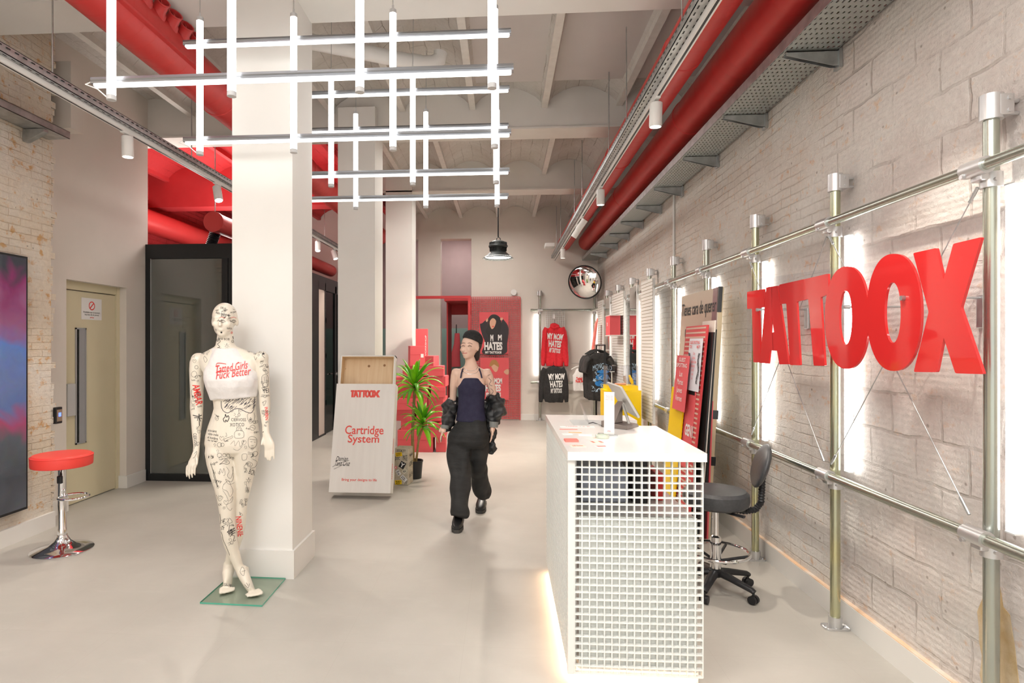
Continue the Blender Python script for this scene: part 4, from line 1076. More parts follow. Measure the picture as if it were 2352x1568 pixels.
def round_poly(pts, r=7, n=3):
    out = []
    k = len(pts)
    for i in range(k):
        p = Vector(pts[i]); a = Vector(pts[i - 1]); b_ = Vector(pts[(i + 1) % k])
        da = (a - p); db = (b_ - p); ra = min(r, da.length * 0.4); rb = min(r, db.length * 0.4)
        s_ = p + da.normalized() * ra; e = p + db.normalized() * rb
        for q in range(n + 1):
            tt = q / n; out.append(tuple(s_ * (1 - tt) ** 2 + p * 2 * tt * (1 - tt) + e * tt ** 2))
    return out


def letter(t, polys, name, r=7, dx=0.0):
    mb = MB()
    for p_ in polys:
        q = round_poly(p_, r) if r else p_
        k = len(q); A = [S(a, b_, dx) for a, b_ in q]; B = [v + Vector((0.010, 0, 0)) for v in A]
        mb.add(A + B, [tuple(range(k)), tuple(reversed(range(k, 2 * k)))] + [(j, j + k, (j + 1) % k + k, (j + 1) % k) for j in range(k)])
    return build(mb, name, M_acrylred, t)


def ring_letter(t, c, rx, ry, hc, hx_, hy_, name, dx=0.0):
    mb = MB(); n = 64; pw = 0.88
    def se(a, r): return math.copysign(abs(math.cos(a)) ** pw, math.cos(a)) * r
    O = [S(c[0] + math.copysign(abs(math.cos(2 * PI * k / n)) ** pw, math.cos(2 * PI * k / n)) * rx, c[1] + math.copysign(abs(math.sin(2 * PI * k / n)) ** 0.95, math.sin(2 * PI * k / n)) * ry, dx) for k in range(n)]
    I = [S(hc[0] + math.copysign(abs(math.cos(2 * PI * k / n)) ** pw, math.cos(2 * PI * k / n)) * hx_, hc[1] + math.sin(2 * PI * k / n) * hy_, dx) for k in range(n)]
    d = Vector((0.010, 0, 0)); V = O + I + [q + d for q in O] + [q + d for q in I]
    fs = []
    for k in range(n):
        j = (k + 1) % n
        fs += [(k, j, n + j, n + k), (2 * n + k, 3 * n + k, 3 * n + j, 2 * n + j), (k, 2 * n + k, 2 * n + j, j), (n + k, n + j, 3 * n + j, 3 * n + k)]
    mb.add(V, fs); return build(mb, name, M_acrylred, t)


t = thing('letter_sign', 'large red acrylic shop-name letters mounted off the painted brick wall', 'sign', (SX, 3.0, 1.43))
letter(t, [[(112, 722), (235, 700), (235, 832), (198, 838), (210, 1230), (157, 1228), (148, 842), (113, 845)]], 'letter_shape')
letter(t, [[(250, 690), (291, 683), (290, 890), (282, 1015), (295, 1014), (302, 1144), (278, 1142), (268, 1238), (205, 1233)], [(289, 684), (332, 677), (413, 1243), (345, 1243), (328, 1145), (300, 1144), (293, 1014), (307, 1012), (290, 890)]], 'letter_shape', r=3, dx=0.0005)
letter(t, [[(343, 670), (520, 630), (545, 775), (470, 792), (495, 1250), (422, 1248), (395, 805), (350, 810)]], 'letter_shape')
letter(t, [[(480, 640), (696, 590), (700, 735), (642, 762), (672, 1254), (592, 1252), (553, 774), (500, 786)]], 'letter_shape', dx=0.0004)
ring_letter(t, (830, 907), 158, 369, (822, 907), 46, 193, 'letter_shape', dx=0.0008)
ring_letter(t, (1170, 869), 196, 422, (1161, 871), 58, 217, 'letter_shape')
letter(t, [[(1308, 442), (1475, 405), (1527, 632), (1597, 375), (1800, 327), (1650, 835), (1814, 1314), (1612, 1308), (1528, 1050), (1478, 1300), (1312, 1298), (1420, 865)]], 'letter_shape', r=12)
mb = MB(); A = [S(112, 640, 0.012), S(1815, 395, 0.012), S(1805, 1165, 0.012), S(112, 1150, 0.012)]
mb.loft([A, [q + Vector((0.005, 0, 0)) for q in A]]); build(mb, 'clear_panel', M_clear, t)
for (cx, cy) in ((1276, 766), (850, 830), (215, 850)):
    a = S(cx, cy, 0.017)
    mb = MB().tube([a, Vector((1.895, a.y, a.z))], 0.005, 8).rbox(1.885, 1.90, a.y - 0.02, a.y + 0.02, a.z - 0.12, a.z + 0.01, 0.004).tube([a + Vector((-0.03, 0, 0)), a + Vector((0.0, 0, 0))], 0.010, 10)
    build(mb, 'stand_off', M_galv, t)

# ================================================================== SLATTED PANELS, MIRRORS, DISPLAYS
def slat_panel(y0, y1, label, z0=0.62, z1=2.30):
    t = thing('slatted_panel', label, 'display panel', (1.73, y0, z0))
    mb = MB(); n = 42; p = (z1 - z0) / n
    for k in range(n): mb.box(1.715, 1.722, y0, y1, z0 + k * p + 0.0065, z0 + (k + 1) * p)
    build(mb, 'slat_face', pbr('pale_slats', (0.80, 0.78, 0.74), 0.45), t)
    build(MB().box(1.7215, 1.7224, y0 + 0.002, y1 - 0.002, z0 + 0.002, z1 - 0.002), 'groove_back', pbr('groove_tan', (0.42, 0.34, 0.22), 0.6), t)
    build(MB().box(1.7225, 1.748, y0 - 0.004, y1 + 0.004, z0, z1), 'panel_body', M_white, t)
    return t


slat_panel(6.90, 7.44, 'tallest-looking white slatted panel hung on the tube rack left of the slogan mirror')
slat_panel(8.55, 9.42, 'white slatted panel carrying the red display box')
slat_panel(10.35, 10.8, 'farthest white slatted panel, close to the room corner')
for y0, y1, lab in ((7.72, 8.13, 'narrow strip mirror between the two white slatted panels, reflecting the red hoodie'), (9.65, 10.02, 'narrow strip mirror beyond the red display box')):
    t = thing('strip_mirror', lab, 'mirror', (1.73, y0, 0.62))
    build(MB().box(1.722, 1.748, y0, y1, 0.62, 2.30), 'backing', M_white, t)
    build(MB().box(1.7195, 1.7215, y0 + 0.012, y1 - 0.004, 0.63, 2.295), 'mirror_glass', M_mirror, t)
t = thing('display_box', 'red cube-shaped display box between white shelves on the rear slatted panel', 'display box', (1.6, 8.6, 1.66))
bb = build(MB().box(1.525, 1.672, 8.52, 8.86, 1.668, 1.945), 'red_box', M_redbox, t)
build(MB().box(1.52, 1.714, 8.5, 8.9, 1.655, 1.668).box(1.52, 1.714, 8.5, 8.9, 1.945, 1.955), 'shelf', M_white, t)
lettering(t, 'TX', (1.5238, 8.75, 1.80), (0, -0.07, 0), (0, 0, 0.05), M_whitetxt, bold=0.04)

# convex mirror
mc = P(1343, 648, y=11.25); axm = Vector((-0.42, -0.85, -0.30)).normalized(); Rm = axm.to_track_quat('Z', 'Y').to_matrix().to_4x4()
t = thing('convex_mirror', 'round convex security mirror with a black rim high in the far corner', 'mirror', mc)
prof = [(0.0, 0.085)] + [(0.315 * k / 12, 0.085 * (1 - (k / 12) ** 2)) for k in range(1, 13)]
build(MB().lathe([(0.315, -0.002)] + list(reversed(prof)), mc, 48, M=Rm, caps=False), 'mirror_dome', M_mirror, t, smooth='all')
build(MB().lathe([(0.315, -0.012), (0.324, -0.008), (0.327, 0.0), (0.324, 0.008), (0.315, 0.01), (0.311, 0.0)], mc, 48, M=Rm, caps=False), 'rim', M_black, t, smooth='all')
build(MB().tube([mc - axm * 0.01, Vector((1.55, 11.6, 2.70)), Vector((1.6, 11.94, 2.68))], 0.018, 10), 'mounting_arm', M_black, t)

# yellow plinth with an acrylic case
yf = 7.1
t = thing('display_plinth', 'bright yellow stepped display plinth by the slatted panels', 'plinth', (1.45, yf, 0))
xr = P(1473, 897, y=yf).x; xl = xr - 0.42; zt2 = P(1473, 897, y=yf).z
build(MB().box(xl, xr, yf, yf + 0.35, 0, zt2), 'lower_block', M_yellow, t)
zt3 = P(1463, 885, y=yf + 0.1).z
xr2 = P(1463, 885, y=yf + 0.1).x; xl2 = xr2 - 0.36
build(MB().box(xl2, xr2, yf + 0.04, yf + 0.34, zt2, zt3), 'upper_block', M_yellow, t)
ztc = P(1463, 841, y=yf + 0.05).z
mb = MB(); e = 0.006
mb.box(xl2, xl2 + e, yf + 0.05, yf + 0.33, zt3, ztc).box(xr2 - e, xr2, yf + 0.05, yf + 0.33, zt3, ztc).box(xl2, xr2, yf + 0.05, yf + 0.05 + e, zt3, ztc).box(xl2, xr2, yf + 0.33 - e, yf + 0.33, zt3, ztc).box(xl2, xr2, yf + 0.05, yf + 0.33, ztc, ztc + e)
tag(build(mb, 'acrylic_case', M_clear), 'clear acrylic case standing on the yellow plinth', 'display case')
z = zt3
tag(build(MB().tube([(xl2 + 0.12, yf + 0.15, z + 0.012), (xl2 + 0.24, yf + 0.16, z + 0.014)], [0.010, 0.014], 12).ell((xl2 + 0.12, yf + 0.15, z + 0.014), 0.02, 0.014, 0.013), 'tattoo_machine', pbr('pink_plastic', (0.80, 0.42, 0.30), 0.4), smooth=True), 'pink pen-shaped tattoo machine lying in the acrylic case', 'tattoo machine')
tag(build(MB().tube([(xl2 + 0.25, yf + 0.2, z + 0.012), (xl2 + 0.23, yf + 0.2, z + 0.11)], [0.013, 0.016], 12).tube([(xl2 + 0.235, yf + 0.2, z + 0.05), (xl2 + 0.232, yf + 0.2, z + 0.065)], 0.018, 12), 'tattoo_machine', pbr('silver_pink', (0.6, 0.5, 0.48), 0.3, 0.6), smooth=True), 'silver pen-shaped tattoo machine upright in the acrylic case', 'tattoo machine')
tag(build(MB().tube([(xl2 + 0.33, yf + 0.2, z + 0.014), (xl2 + 0.29, yf + 0.2, z + 0.12)], [0.018, 0.013], 12).tube([(xl2 + 0.322, yf + 0.2, z + 0.035), (xl2 + 0.305, yf + 0.2, z + 0.08)], [0.021, 0.019], 12), 'tattoo_machine', M_yellow, smooth=True), 'yellow tattoo machine upright in the acrylic case', 'tattoo machine')
tag(build(MB().tube([(xl2 + 0.07, yf + 0.15, z), (xl2 + 0.07, yf + 0.15, z + 0.16)], 0.006, 8).box(xl2 + 0.05, xl2 + 0.10, yf + 0.13, yf + 0.17, z + 0.16, z + 0.166), 'display_stand', M_white), 'thin white display stand in the acrylic case', 'stand')

# ================================================================== LEANING MIRROR AND BOARDS
def leaning(name, y0, y1, h, xtop, lean, th, mat, label, cat='board', z0=0.0, bot=None):
    """board leaning on the rack: face towards -X, top at xtop, foot set out by lean"""
    ang = math.atan2(lean, h)
    t = thing(name, label, cat, (xtop - lean, y0, z0), (0, ang, 0))
    M = wm(t)
    build(MB().box(0, th, 0, y1 - y0, 0, h, M=M), 'board', mat, t)
    return t, M


M_mirrorbeige = pbr('painted_mirror_beige', (0.66, 0.55, 0.44), 0.18)  # beige panel stands in for a mirror; garment and figure reflections are painted on
t, M = leaning('slogan_mirror', 4.80, 5.76, 2.0, 1.715, 0.11, 0.036, M_tan, 'tall mirror with black slogan and painted-on reflections leaning against the wall rack', 'poster')
H = M.to_3x3()
fc = build(MB().box(-0.003, 0, 0.0, 0.96, 0.02, 2.0, M=M), 'mirror_face', M_mirrorbeige, t)
def face(t, M, a, b_, w, h, s, mat, bold=0.0, **k):
    """lettering on the -X face: a = distance from the near edge, reads from far (left in view) to near"""
    H = M.to_3x3()
    return lettering(t, s, M @ Vector((-0.0045, a + w, b_)), H @ Vector((0, -w, 0)), H @ Vector((0, 0, h)), mat, bold, **k)
face(t, M, 0.03, 1.77, 0.90, 0.15, 'Tienes cara de querer', M_ink, 0.01)
face(t, M, 0.22, 1.57, 0.58, 0.15, 'un tattoo ;)', M_ink, 0.01)
face(t, M, 0.34, 1.43, 0.42, 0.08, '@tattoox.eu', M_redtxt, 0.01)
for zz in (0.58, 0.95): build(MB().box(-0.006, 0.047, -0.004, 0.10, zz, zz + 0.07, M=M), 'black_tape', M_black, t)
build(MB().box(-0.005, 0.024, -0.010, 0.012, 1.80, 2.003, M=M), 'corner_guard', M_black, t)
mb = MB().box(-0.005, -0.003, 0.02, 0.12, 1.72, 2.0, M=M)
build(mb, 'reflected_figure', pbr('mauve_reflection', (0.30, 0.16, 0.17), 0.3), t)
mb = MB(); H3 = [(0.55, 0.30), (0.90, 0.30), (0.93, 0.9), (0.86, 1.25), (0.78, 1.40), (0.70, 1.25), (0.62, 0.8)]
mb.prism(H3, 0.002, lambda a, b_, c: M @ Vector((-0.0055 + c, a, b_))); build(mb, 'reflected_red_garment', M_redpaint, t)  # red garment shape painted as a mirror reflection
mb = MB().prism([(0.80, 0.2), (0.955, 0.2), (0.955, 1.0), (0.90, 1.05)], 0.002, lambda a, b_, c: M @ Vector((-0.0065 + c, a, b_))); build(mb, 'reflected_dark_garment', pbr('navy_reflection', (0.03, 0.05, 0.10), 0.3), t)  # dark garment shape, also a painted reflection

for i, (nm, y0, y1, h, xt, ln, th, mat, lab) in enumerate([
    ('mesh_reflection_board', 4.66, 4.98, 1.70, 1.575, 0.16, 0.015, None, 'red striped board standing for the red mesh reflected in the slogan mirror'),
    ('wooden_board', 4.60, 4.95, 1.64, 1.600, 0.13, 0.012, M_black, 'black thin board leaning just behind the red striped mesh'),
    ('wooden_board', 4.62, 4.90, 1.73, 1.618, 0.12, 0.010, pbr('cream_board', (0.74, 0.66, 0.58), 0.6), 'cream thin board leaning between the black boards'),
]):
    if nm == 'mesh_reflection_board':
        t, M = leaning(nm, y0, y1 + 0.2, h, xt, ln, th, M_redpaint, lab)  # board and stripes paint the mirror's reflection of the red mesh
        mb = MB()
        for k in range(44): mb.box(-0.002, 0.0, 0.02, y1 - y0 + 0.18, 0.06 + k * 0.0375, 0.06 + k * 0.0375 + 0.014, M=M)
        build(mb, 'stripe', pbr('stripe_cream', (0.66, 0.45, 0.36), 0.4), t)
        rb = build(MB().box(-0.004, -0.002, 0.09, 0.34, 0.55, 1.40, M=M), 'reflected_poster', M_redbox, t)
        face(t, M, 0.08, 0.68, 0.20, 0.22, 'GEN1\nwow', M_whitetxt, 0.03)
        mb = MB().prism([(0.12, 1.14), (0.28, 1.14), (0.23, 1.34), (0.18, 1.36), (0.15, 1.28)], 0.002, lambda a, b_, c: M @ Vector((-0.006 + c, a, b_))); build(mb, 'reflected_figure', M_ink, t)
    else:
        t, M = leaning(nm, y0, y1, h, xt, ln, th, mat, lab)
t, M = leaning('wooden_board', 4.66, 4.95, 1.66, 1.636, 0.10, 0.012, M_black, 'black glossy board leaning beside the tan edge of the slogan mirror')
t, M = leaning('red_strip_board', 4.70, 4.80, 1.10, 1.622, 0.04, 0.012, M_redbox, 'narrow red board standing closest to the tan edge of the slogan mirror')
t, M = leaning('yellow_board', 4.98, 5.34, 1.17, 1.50, 0.11, 0.012, M_yellow, 'yellow board leaning low at the far end of the slogan mirror')
t, M = leaning('red_flyer', 4.86, 5.20, 0.46, 1.505, 0.045, 0.003, M_redbox, 'red flyer with white writing stuck low and left of the pale flyer', 'flyer', z0=0.99)
M0 = M
face(t, M, 0.03, 0.36, 0.28, 0.08, 'GUEST\nSPOTTING', M_whitetxt, 0.01, align='CENTER')
face(t, M, 0.08, 0.08, 0.18, 0.25, 'Lun\nMartes\nJueves\nViernes', M_whitetxt, 0.0, align='CENTER')
t, M = leaning('pale_flyer', 4.67, 4.99, 0.42, 1.545, 0.037, 0.003, pbr('pale_lilac_paper', (0.72, 0.72, 0.78), 0.5), 'pale lilac flyer with red writing and ink drawings stuck on the striped board', 'flyer', z0=1.17)
face(t, M, 0.03, 0.34, 0.26, 0.06, 'GUEST SPOTTING\nTOX              MATY', M_redtxt, 0.01)
face(t, M, 0.09, 0.09, 0.14, 0.22, 'On Line\nTatto Ideas\nGuest Spot on Tattoox\nDonde estas tu\nseo 100\nes ink\nfine', M_redtxt, 0.0, align='CENTER')
for s_ in (0, 1):
    mb = MB()
    for j in range(3):
        pts = [M @ Vector((-0.005, 0.04 + s_ * 0.24 + (0.02 - s_ * 0.04) * math.sin(q * 0.8 + j), 0.06 + q * 0.022)) for q in range(12)]
        mb.tube(pts, 0.0018, 5)
    build(mb, 'ink_drawing', M_ink, t)
# ================================================================== RED BOX PYRAMID
BY = 8.30
def zz(v): return 1.55 - (v - 788) / 1350.0 * 8.42
def rb(u0, u1, v0, v1, lab, rot=0.0, y=BY, depth=0.30, tape=False, lid=True):
    a = P(u0, v1, y=y); b_ = P(u1, v0, y=y); w = b_.x - a.x; h = zz(v0) - zz(v1); z0 = max(0.0, zz(v1))
    c = Vector(((a.x + b_.x) / 2, y + depth / 2, z0))
    t = thing('cardboard_box', lab, 'box', c, (0, 0, rot)); M = wm(t)
    w *= 1 / (abs(math.cos(rot)) + 0.12 * abs(math.sin(rot)))
    build(MB().rbox(-w / 2, w / 2, -depth / 2, depth / 2, 0.0, h - 0.001, 0.003, M=M), 'carton', M_redbox, t)
    if lid:
        build(MB().box(-w / 2 - 0.001, w / 2 + 0.001, -depth / 2 - 0.0012, -depth / 2, h * 0.55, h * 0.56, M=M), 'flap_edge', pbr('red_card_dark', (0.55, 0.03, 0.035), 0.6), t)
    return t, M, w, h, depth


rows = [
    (913, 994, 988, 1038, 'big red box at the front bottom of the red box pyramid', 0.0),
    (1000, 1023, 1002, 1036, 'small red box at the bottom right of the pyramid', 0.05),
    (918, 978, 966, 988, 'flat red box on the big bottom box', 0.12),
    (985, 1021, 971, 1002, 'red box in the right column, second from the floor', -0.1),
    (902, 949, 940, 966, 'red box jutting out furthest to the left', -0.15),
    (954, 1013, 936, 966, 'red box hidden behind the lower leaves of the plant', 0.1),
    (906, 980, 914, 940, 'wide red box directly above the one jutting left', 0.08),
    (986, 1021, 911, 936, 'red box at mid height on the right of the pyramid', -0.12),
    (912, 984, 890, 914, 'wide red box behind the upper trunk of the plant', -0.05),
    (988, 1021, 887, 911, 'upper red box of the right column', 0.08),
    (902, 938, 866, 890, 'red box behind the topmost left leaves', 0.1),
    (986, 1025, 863, 887, 'red box sticking out furthest to the right', -0.06),
    (940, 984, 865, 890, 'red box in the middle behind the plant head', 0.0),
    (924, 1018, 840, 863, 'broad red box carrying the three topmost boxes', 0.04),
    (970, 1000, 817, 840, 'small red box top right of the pyramid', -0.15),
    (936, 970, 794, 840, 'upright red box with a small white logo near the top', 0.25),
]
for i, (u0, u1, v0, v1, lab, rot) in enumerate(rows):
    yy = BY + (0.28 if v0 < 865 else 0.0) * 0 + (0.02 * (i % 3))
    t, M, w, h, d_ = rb(u0, u1, v0, v1, lab, rot, y=yy)
    if 'white logo' in lab:
        lettering(t, 'TX', M @ Vector((w / 2 + 0.0015, -d_ / 2 + 0.05, h * 0.45)), M.to_3x3() @ Vector((0, 0.06, 0)), Vector((0, 0, 0.05)), M_whitetxt, 0.04)
        build(MB().box(w / 2 - 0.06, w / 2 - 0.02, -d_ / 2 - 0.002, -d_ / 2, h * 0.42, h * 0.6, M=M), 'logo_label', M_whitetxt, t)
t, M, w, h, d_ = rb(952, 980, 754, 817, 'tallest upright red box with white writing at the very top of the pyramid', 0.12, y=BY + 0.22, lid=False)
t.location.z = zz(840); 
bpy.context.view_layer.update()
for c in t.children: c.scale.z = (zz(754) - zz(840)) / h
lettering(t, 'WORKSHOP', wm(t) @ Vector((w / 2 - 0.022, -d_ / 2 - 0.002, 0.12)), Vector((0, 0, 0.32)), wm(t).to_3x3() @ Vector((-0.02, 0, 0)), M_whitetxt, 0.02)

# ================================================================== GIANT MATCHBOX PROP
lean = math.radians(15)
a = P(754, 1133, z=0.055); b_ = P(897, 1134, z=0.055)
yb0 = (a.y + b_.y) / 2; W = b_.x - a.x
t = thing('cartridge_box_prop', 'giant white cartridge box with its wooden tray slid up, leaning back on the column', 'display box', (a.x, yb0, 0.065), (-lean, 0, 0))
M = wm(t); H3 = M.to_3x3(); SH = 1.10; D = 0.15; e = 0.014
mb = MB().box(0, W, 0, e, 0, SH, M=M).box(0, W, D - e, D, 0, SH, M=M).box(0, e, e, D - e, 0, SH, M=M).box(W - e, W, e, D - e, 0, SH, M=M)
build(mb, 'sleeve', noisy('white_stained_wood', (0.80, 0.775, 0.74), (0.83, 0.81, 0.775), 6, 0.5, 0.05, 30, stretch=(4, 1, 0.4)), t)
g = 0.006; TB, TT = 0.10, SH + 0.31; ex = e + g
def wood():
    m, N, L, b = new_mat('pine_wood')
    tc = N.new('ShaderNodeTexCoord'); mp = N.new('ShaderNodeMapping'); mp.inputs['Scale'].default_value = (14, 3, 0.9); L.new(tc.outputs['Object'], mp.inputs[0])
    n = N.new('ShaderNodeTexNoise'); n.inputs['Scale'].default_value = 2.5; n.inputs['Detail'].default_value = 6; n.inputs['Distortion'].default_value = 0.6; L.new(mp.outputs[0], n.inputs['Vector'])
    r = N.new('ShaderNodeValToRGB'); e_ = r.color_ramp.elements; e_[0].position = 0.3; e_[0].color = (0.80, 0.57, 0.33, 1); e_[1].position = 0.7; e_[1].color = (0.88, 0.68, 0.44, 1)
    L.new(n.outputs['Fac'], r.inputs[0])
    v = N.new('ShaderNodeTexVoronoi'); v.inputs['Scale'].default_value = 7; L.new(tc.outputs['Object'], v.inputs['Vector'])
    lt = N.new('ShaderNodeMapRange'); lt.inputs[1].default_value = 0.12; lt.inputs[2].default_value = 0.07; L.new(v.outputs['Distance'], lt.inputs[0])
    c = mixrgb(N, L, lt.outputs[0], r.outputs[0], (0.30, 0.14, 0.05)); L.new(c, b.inputs['Base Color']); b.inputs['Roughness'].default_value = 0.55
    return m
M_wood = wood()
tr = build(MB().box(ex, W - ex, D - ex - 0.012, D - ex, TB, TT, M=M).box(ex + .0125, ex + 0.016, ex, D - ex, TB, TT - .013, M=M).box(W - ex - 0.016, W - ex - .0125, ex, D - ex, TB, TT - .013, M=M).box(ex + .013, W - ex - .013, ex, D - ex, TT - 0.016, TT - .0125, M=M), 'tray', M_wood, t, label='bare pine inside of the tray')
build(MB().box(ex, ex + 0.012, ex - .002, D - ex + .002, TB, TT, M=M).box(W - ex - 0.012, W - ex, ex - .002, D - ex + .002, TB, TT, M=M).box(ex, W - ex, ex - .002, D - ex + .002, TT - 0.012, TT, M=M), 'tray_outer', M_white, t)
def fl(s, x, z, w, h, mat, bold=0.0, **k):
    return lettering(t, s, M @ Vector((x, -0.0005, z)), H3 @ Vector((w, 0, 0)), H3 @ Vector((0, 0, h)), mat, bold, **k)
M_coraltxt = pbr('coral_lettering', (0.80, 0.09, 0.07), 0.5)
fl('Cartridge', W * 0.20, SH * 0.50, W * 0.64, 0.115, M_coraltxt, 0.012)
fl('System', W * 0.255, SH * 0.425, W * 0.52, 0.105, M_coraltxt, 0.012)
fl('Bring your designs to life', W * 0.20, SH * 0.095, W * 0.57, 0.034, M_coraltxt, 0.012)
fl('Damian', W * 0.08, SH * 0.28, W * 0.20, 0.045, M_ink, 0.0, shear=0.4)
fl('Tania Cruz', W * 0.07, SH * 0.235, W * 0.25, 0.05, M_ink, 0.0, shear=0.5)
mb = MB().tube([M @ Vector(q) for q in ((W * 0.03, -0.001, SH * 0.225), (W * 0.15, -0.001, SH * 0.262), (W * 0.3, -0.001, SH * 0.285))], 0.0015, 5).tube([M @ Vector(q) for q in ((W * 0.06, -0.001, SH * 0.205), (W * 0.2, -0.001, SH * 0.245), (W * 0.31, -0.001, SH * 0.25))], 0.0015, 5)
build(mb, 'signature', M_ink, t)
def logo(t, o, ux, uz, mat, name='logo'):
    """the shop sign's seven linked letters, flattened from the big sign's outlines"""
    o = Vector(o); ux = Vector(ux); uz = Vector(uz); n = -ux.cross(uz).normalized() * -0.0013
    mb = MB()
    def q(a, b_): return o + ux * a + uz * b_ + n
    polys = [[(0, 1), (.13, 1), (.13, .76), (.10, .76), (.10, 0), (.03, 0), (.03, .76), (0, .76)],
             [(.14, 1), (.20, 1), (.275, 0), (.215, 0), (.20, .2), (.165, .2), (.155, 0), (.10, 0)],
             [(.21, 1), (.53, 1), (.53, .76), (.48, .76), (.48, 0), (.42, 0), (.42, .76), (.35, .76), (.35, 0), (.285, 0), (.285, .76), (.22, .76)],
             [(.74, 1), (.82, 1), (.865, .70), (.91, 1), (1.0, 1), (.925, .5), (1.0, 0), (.91, 0), (.865, .3), (.82, 0), (.73, 0), (.80, .5)]]
    for p_ in polys: mb.add([q(*w_) for w_ in p_], [tuple(range(len(p_)))])
    for cx in (.57, .70):
        k = 28; O = [q(cx + .085 * math.cos(2 * PI * j / k), .5 + .53 * math.sin(2 * PI * j / k)) for j in range(k)]; I = [q(cx + .022 * math.cos(2 * PI * j / k), .5 + .27 * math.sin(2 * PI * j / k)) for j in range(k)]
        mb.add(O + I, [(j, (j + 1) % k, k + (j + 1) % k, k + j) for j in range(k)])
    return build(mb, name, mat, t)
logo(t, M @ Vector((W * 0.25, -0.0005, SH * 0.87)), H3 @ Vector((W * 0.5, 0, 0)), H3 @ Vector((0, 0, 0.075)), M_coraltxt)
for zq in (0.35, 0.12):
    lettering(t, 'TATTOOX', M @ Vector((W + 0.0005, 0.06, SH * zq)), H3 @ Vector((0, 0, 0.16)), H3 @ Vector((0, -0.04, 0)), M_coraltxt, 0.02)

# ================================================================== PLANT AND STICKERED BLOCK
a = P(905, 1113, z=0); b2_ = P(935, 1119, z=0)
t = thing('stickered_block', 'square grey concrete block covered in stickers and scribbles beside the big box', 'block', (a.x, a.y, 0), (0, 0, -0.12)); M = wm(t)
M_conc = noisy('grey_concrete', (0.46, 0.40, 0.29), (0.56, 0.50, 0.39), 20, 0.8, 0.3, 80)
build(MB().rbox(0.0, 0.165, 0, 0.19, 0, 0.40, 0.012, M=M), 'block_body', M_conc, t)
def stick(x, z, w, h, rot, mat, ring=False):
    Q = M @ Matrix.Translation((x, -0.0015, z)) @ Matrix.Rotation(rot, 4, 'Y')
    o = build(MB().box(-w / 2, w / 2, -0.001, 0.0, -h / 2, h / 2, M=Q), 'sticker', mat, t)
    return Q
for (x, z, w, h, r, m, tx, tm) in ((0.055, 0.335, 0.072, 0.042, -0.15, M_yellow, 'INK!\n#32', M_ink), (0.05, 0.03, 0.075, 0.045, -0.1, M_yellow, 'INK!\n#32', M_ink), (0.095, 0.22, 0.062, 0.072, 0.5, M_ink, 'Y', M_whitetxt),
                               (0.05, 0.135, 0.042, 0.062, -0.6, M_whitetxt, 'ON\nSE', M_ink), (0.12, 0.155, 0.05, 0.04, -0.8, M_cream, 'WELLS', M_ink), (0.11, 0.075, 0.075, 0.045, 0.8, M_whitetxt, 'OK\nINK', M_ink), (0.02, 0.19, 0.03, 0.03, 0.3, M_redbox, 'x', M_whitetxt)):
    Q = stick(x, z, w, h, r, m)
    lettering(t, tx, Q @ Vector((-w * 0.4, -0.0012, -h * 0.35)), Q.to_3x3() @ Vector((w * 0.8, 0, 0)), Q.to_3x3() @ Vector((0, 0, h * 0.7)), tm, 0.03)
for (tx, x, z, w, h) in (('3SSKY!', 0.03, 0.36, 0.1, 0.03), ('IMAGE', 0.10, 0.27, 0.05, 0.06), ('psc', 0.015, 0.26, 0.05, 0.05), ('//', 0.12, 0.01, 0.03, 0.04)):
    lettering(t, tx, M @ Vector((x, -0.0006, z)), M.to_3x3() @ Vector((w, 0, 0)), Vector((0, 0, h)), M_ink)
for (tx, y_, z, w, h) in (('Aguila', 0.03, 0.30, 0.13, 0.04), ('LOVE', 0.03, 0.2, 0.12, 0.05), ('ink 24', 0.03, 0.08, 0.12, 0.05)):
    lettering(t, tx, M @ Vector((0.1656, y_, z)), M.to_3x3() @ Vector((0, w, 0)), Vector((0, 0, h)), M_ink)

pp = Vector((-1.02, 6.72, 0))
t = thing('potted_plant', 'potted dracaena with two leafy heads on bare canes in front of the red boxes', 'potted plant', pp)
build(MB().lathe([(0.0, 0.0), (0.085, 0.0), (0.10, 0.19), (0.105, 0.19), (0.105, 0.205), (0.098, 0.205), (0.095, 0.18), (0.0, 0.18)], pp, 32), 'pot', M_blackpl, t, smooth=True)
build(MB().lathe([(0.0, 0.175), (0.096, 0.175), (0.0, 0.19)], pp, 20), 'soil', noisy('soil', (0.05, 0.03, 0.02), (0.09, 0.06, 0.04), 40, 0.95), t)
M_cane = noisy('cane', (0.30, 0.20, 0.07), (0.42, 0.30, 0.12), 30, 0.8, 0.5, 90)
M_leaf = noisy('leaf_green', (0.20, 0.60, 0.01), (0.34, 0.78, 0.02), 5, 0.35, 0.0)
M_leafd = noisy('leaf_deep', (0.08, 0.36, 0.015), (0.18, 0.56, 0.015), 5, 0.35, 0.0)
h1 = P(952, 900, y=6.72); h2 = P(970, 985, y=6.72)
build(MB().tube([pp + Vector((-0.01, 0, 0.17)), pp + Vector((-0.02, 0, 0.5)), h1 + Vector((0, 0, -0.02)), h1 + Vector((0.004, 0, 0.02))], [0.020, 0.018, 0.017, 0.019], 14), 'cane', M_cane, t, smooth=True)
build(MB().tube([pp + Vector((0.02, 0.01, 0.17)), pp + Vector((0.05, 0, 0.42)), h2 + Vector((-0.02, 0, -0.06)), h2 + Vector((0.01, 0, 0.03))], [0.014, 0.013, 0.012, 0.012], 12).tube([pp + Vector((0.05, 0, 0.44)), pp + Vector((0.06, 0, 0.56))], 0.014, 12), 'cane', M_cane, t, smooth=True)


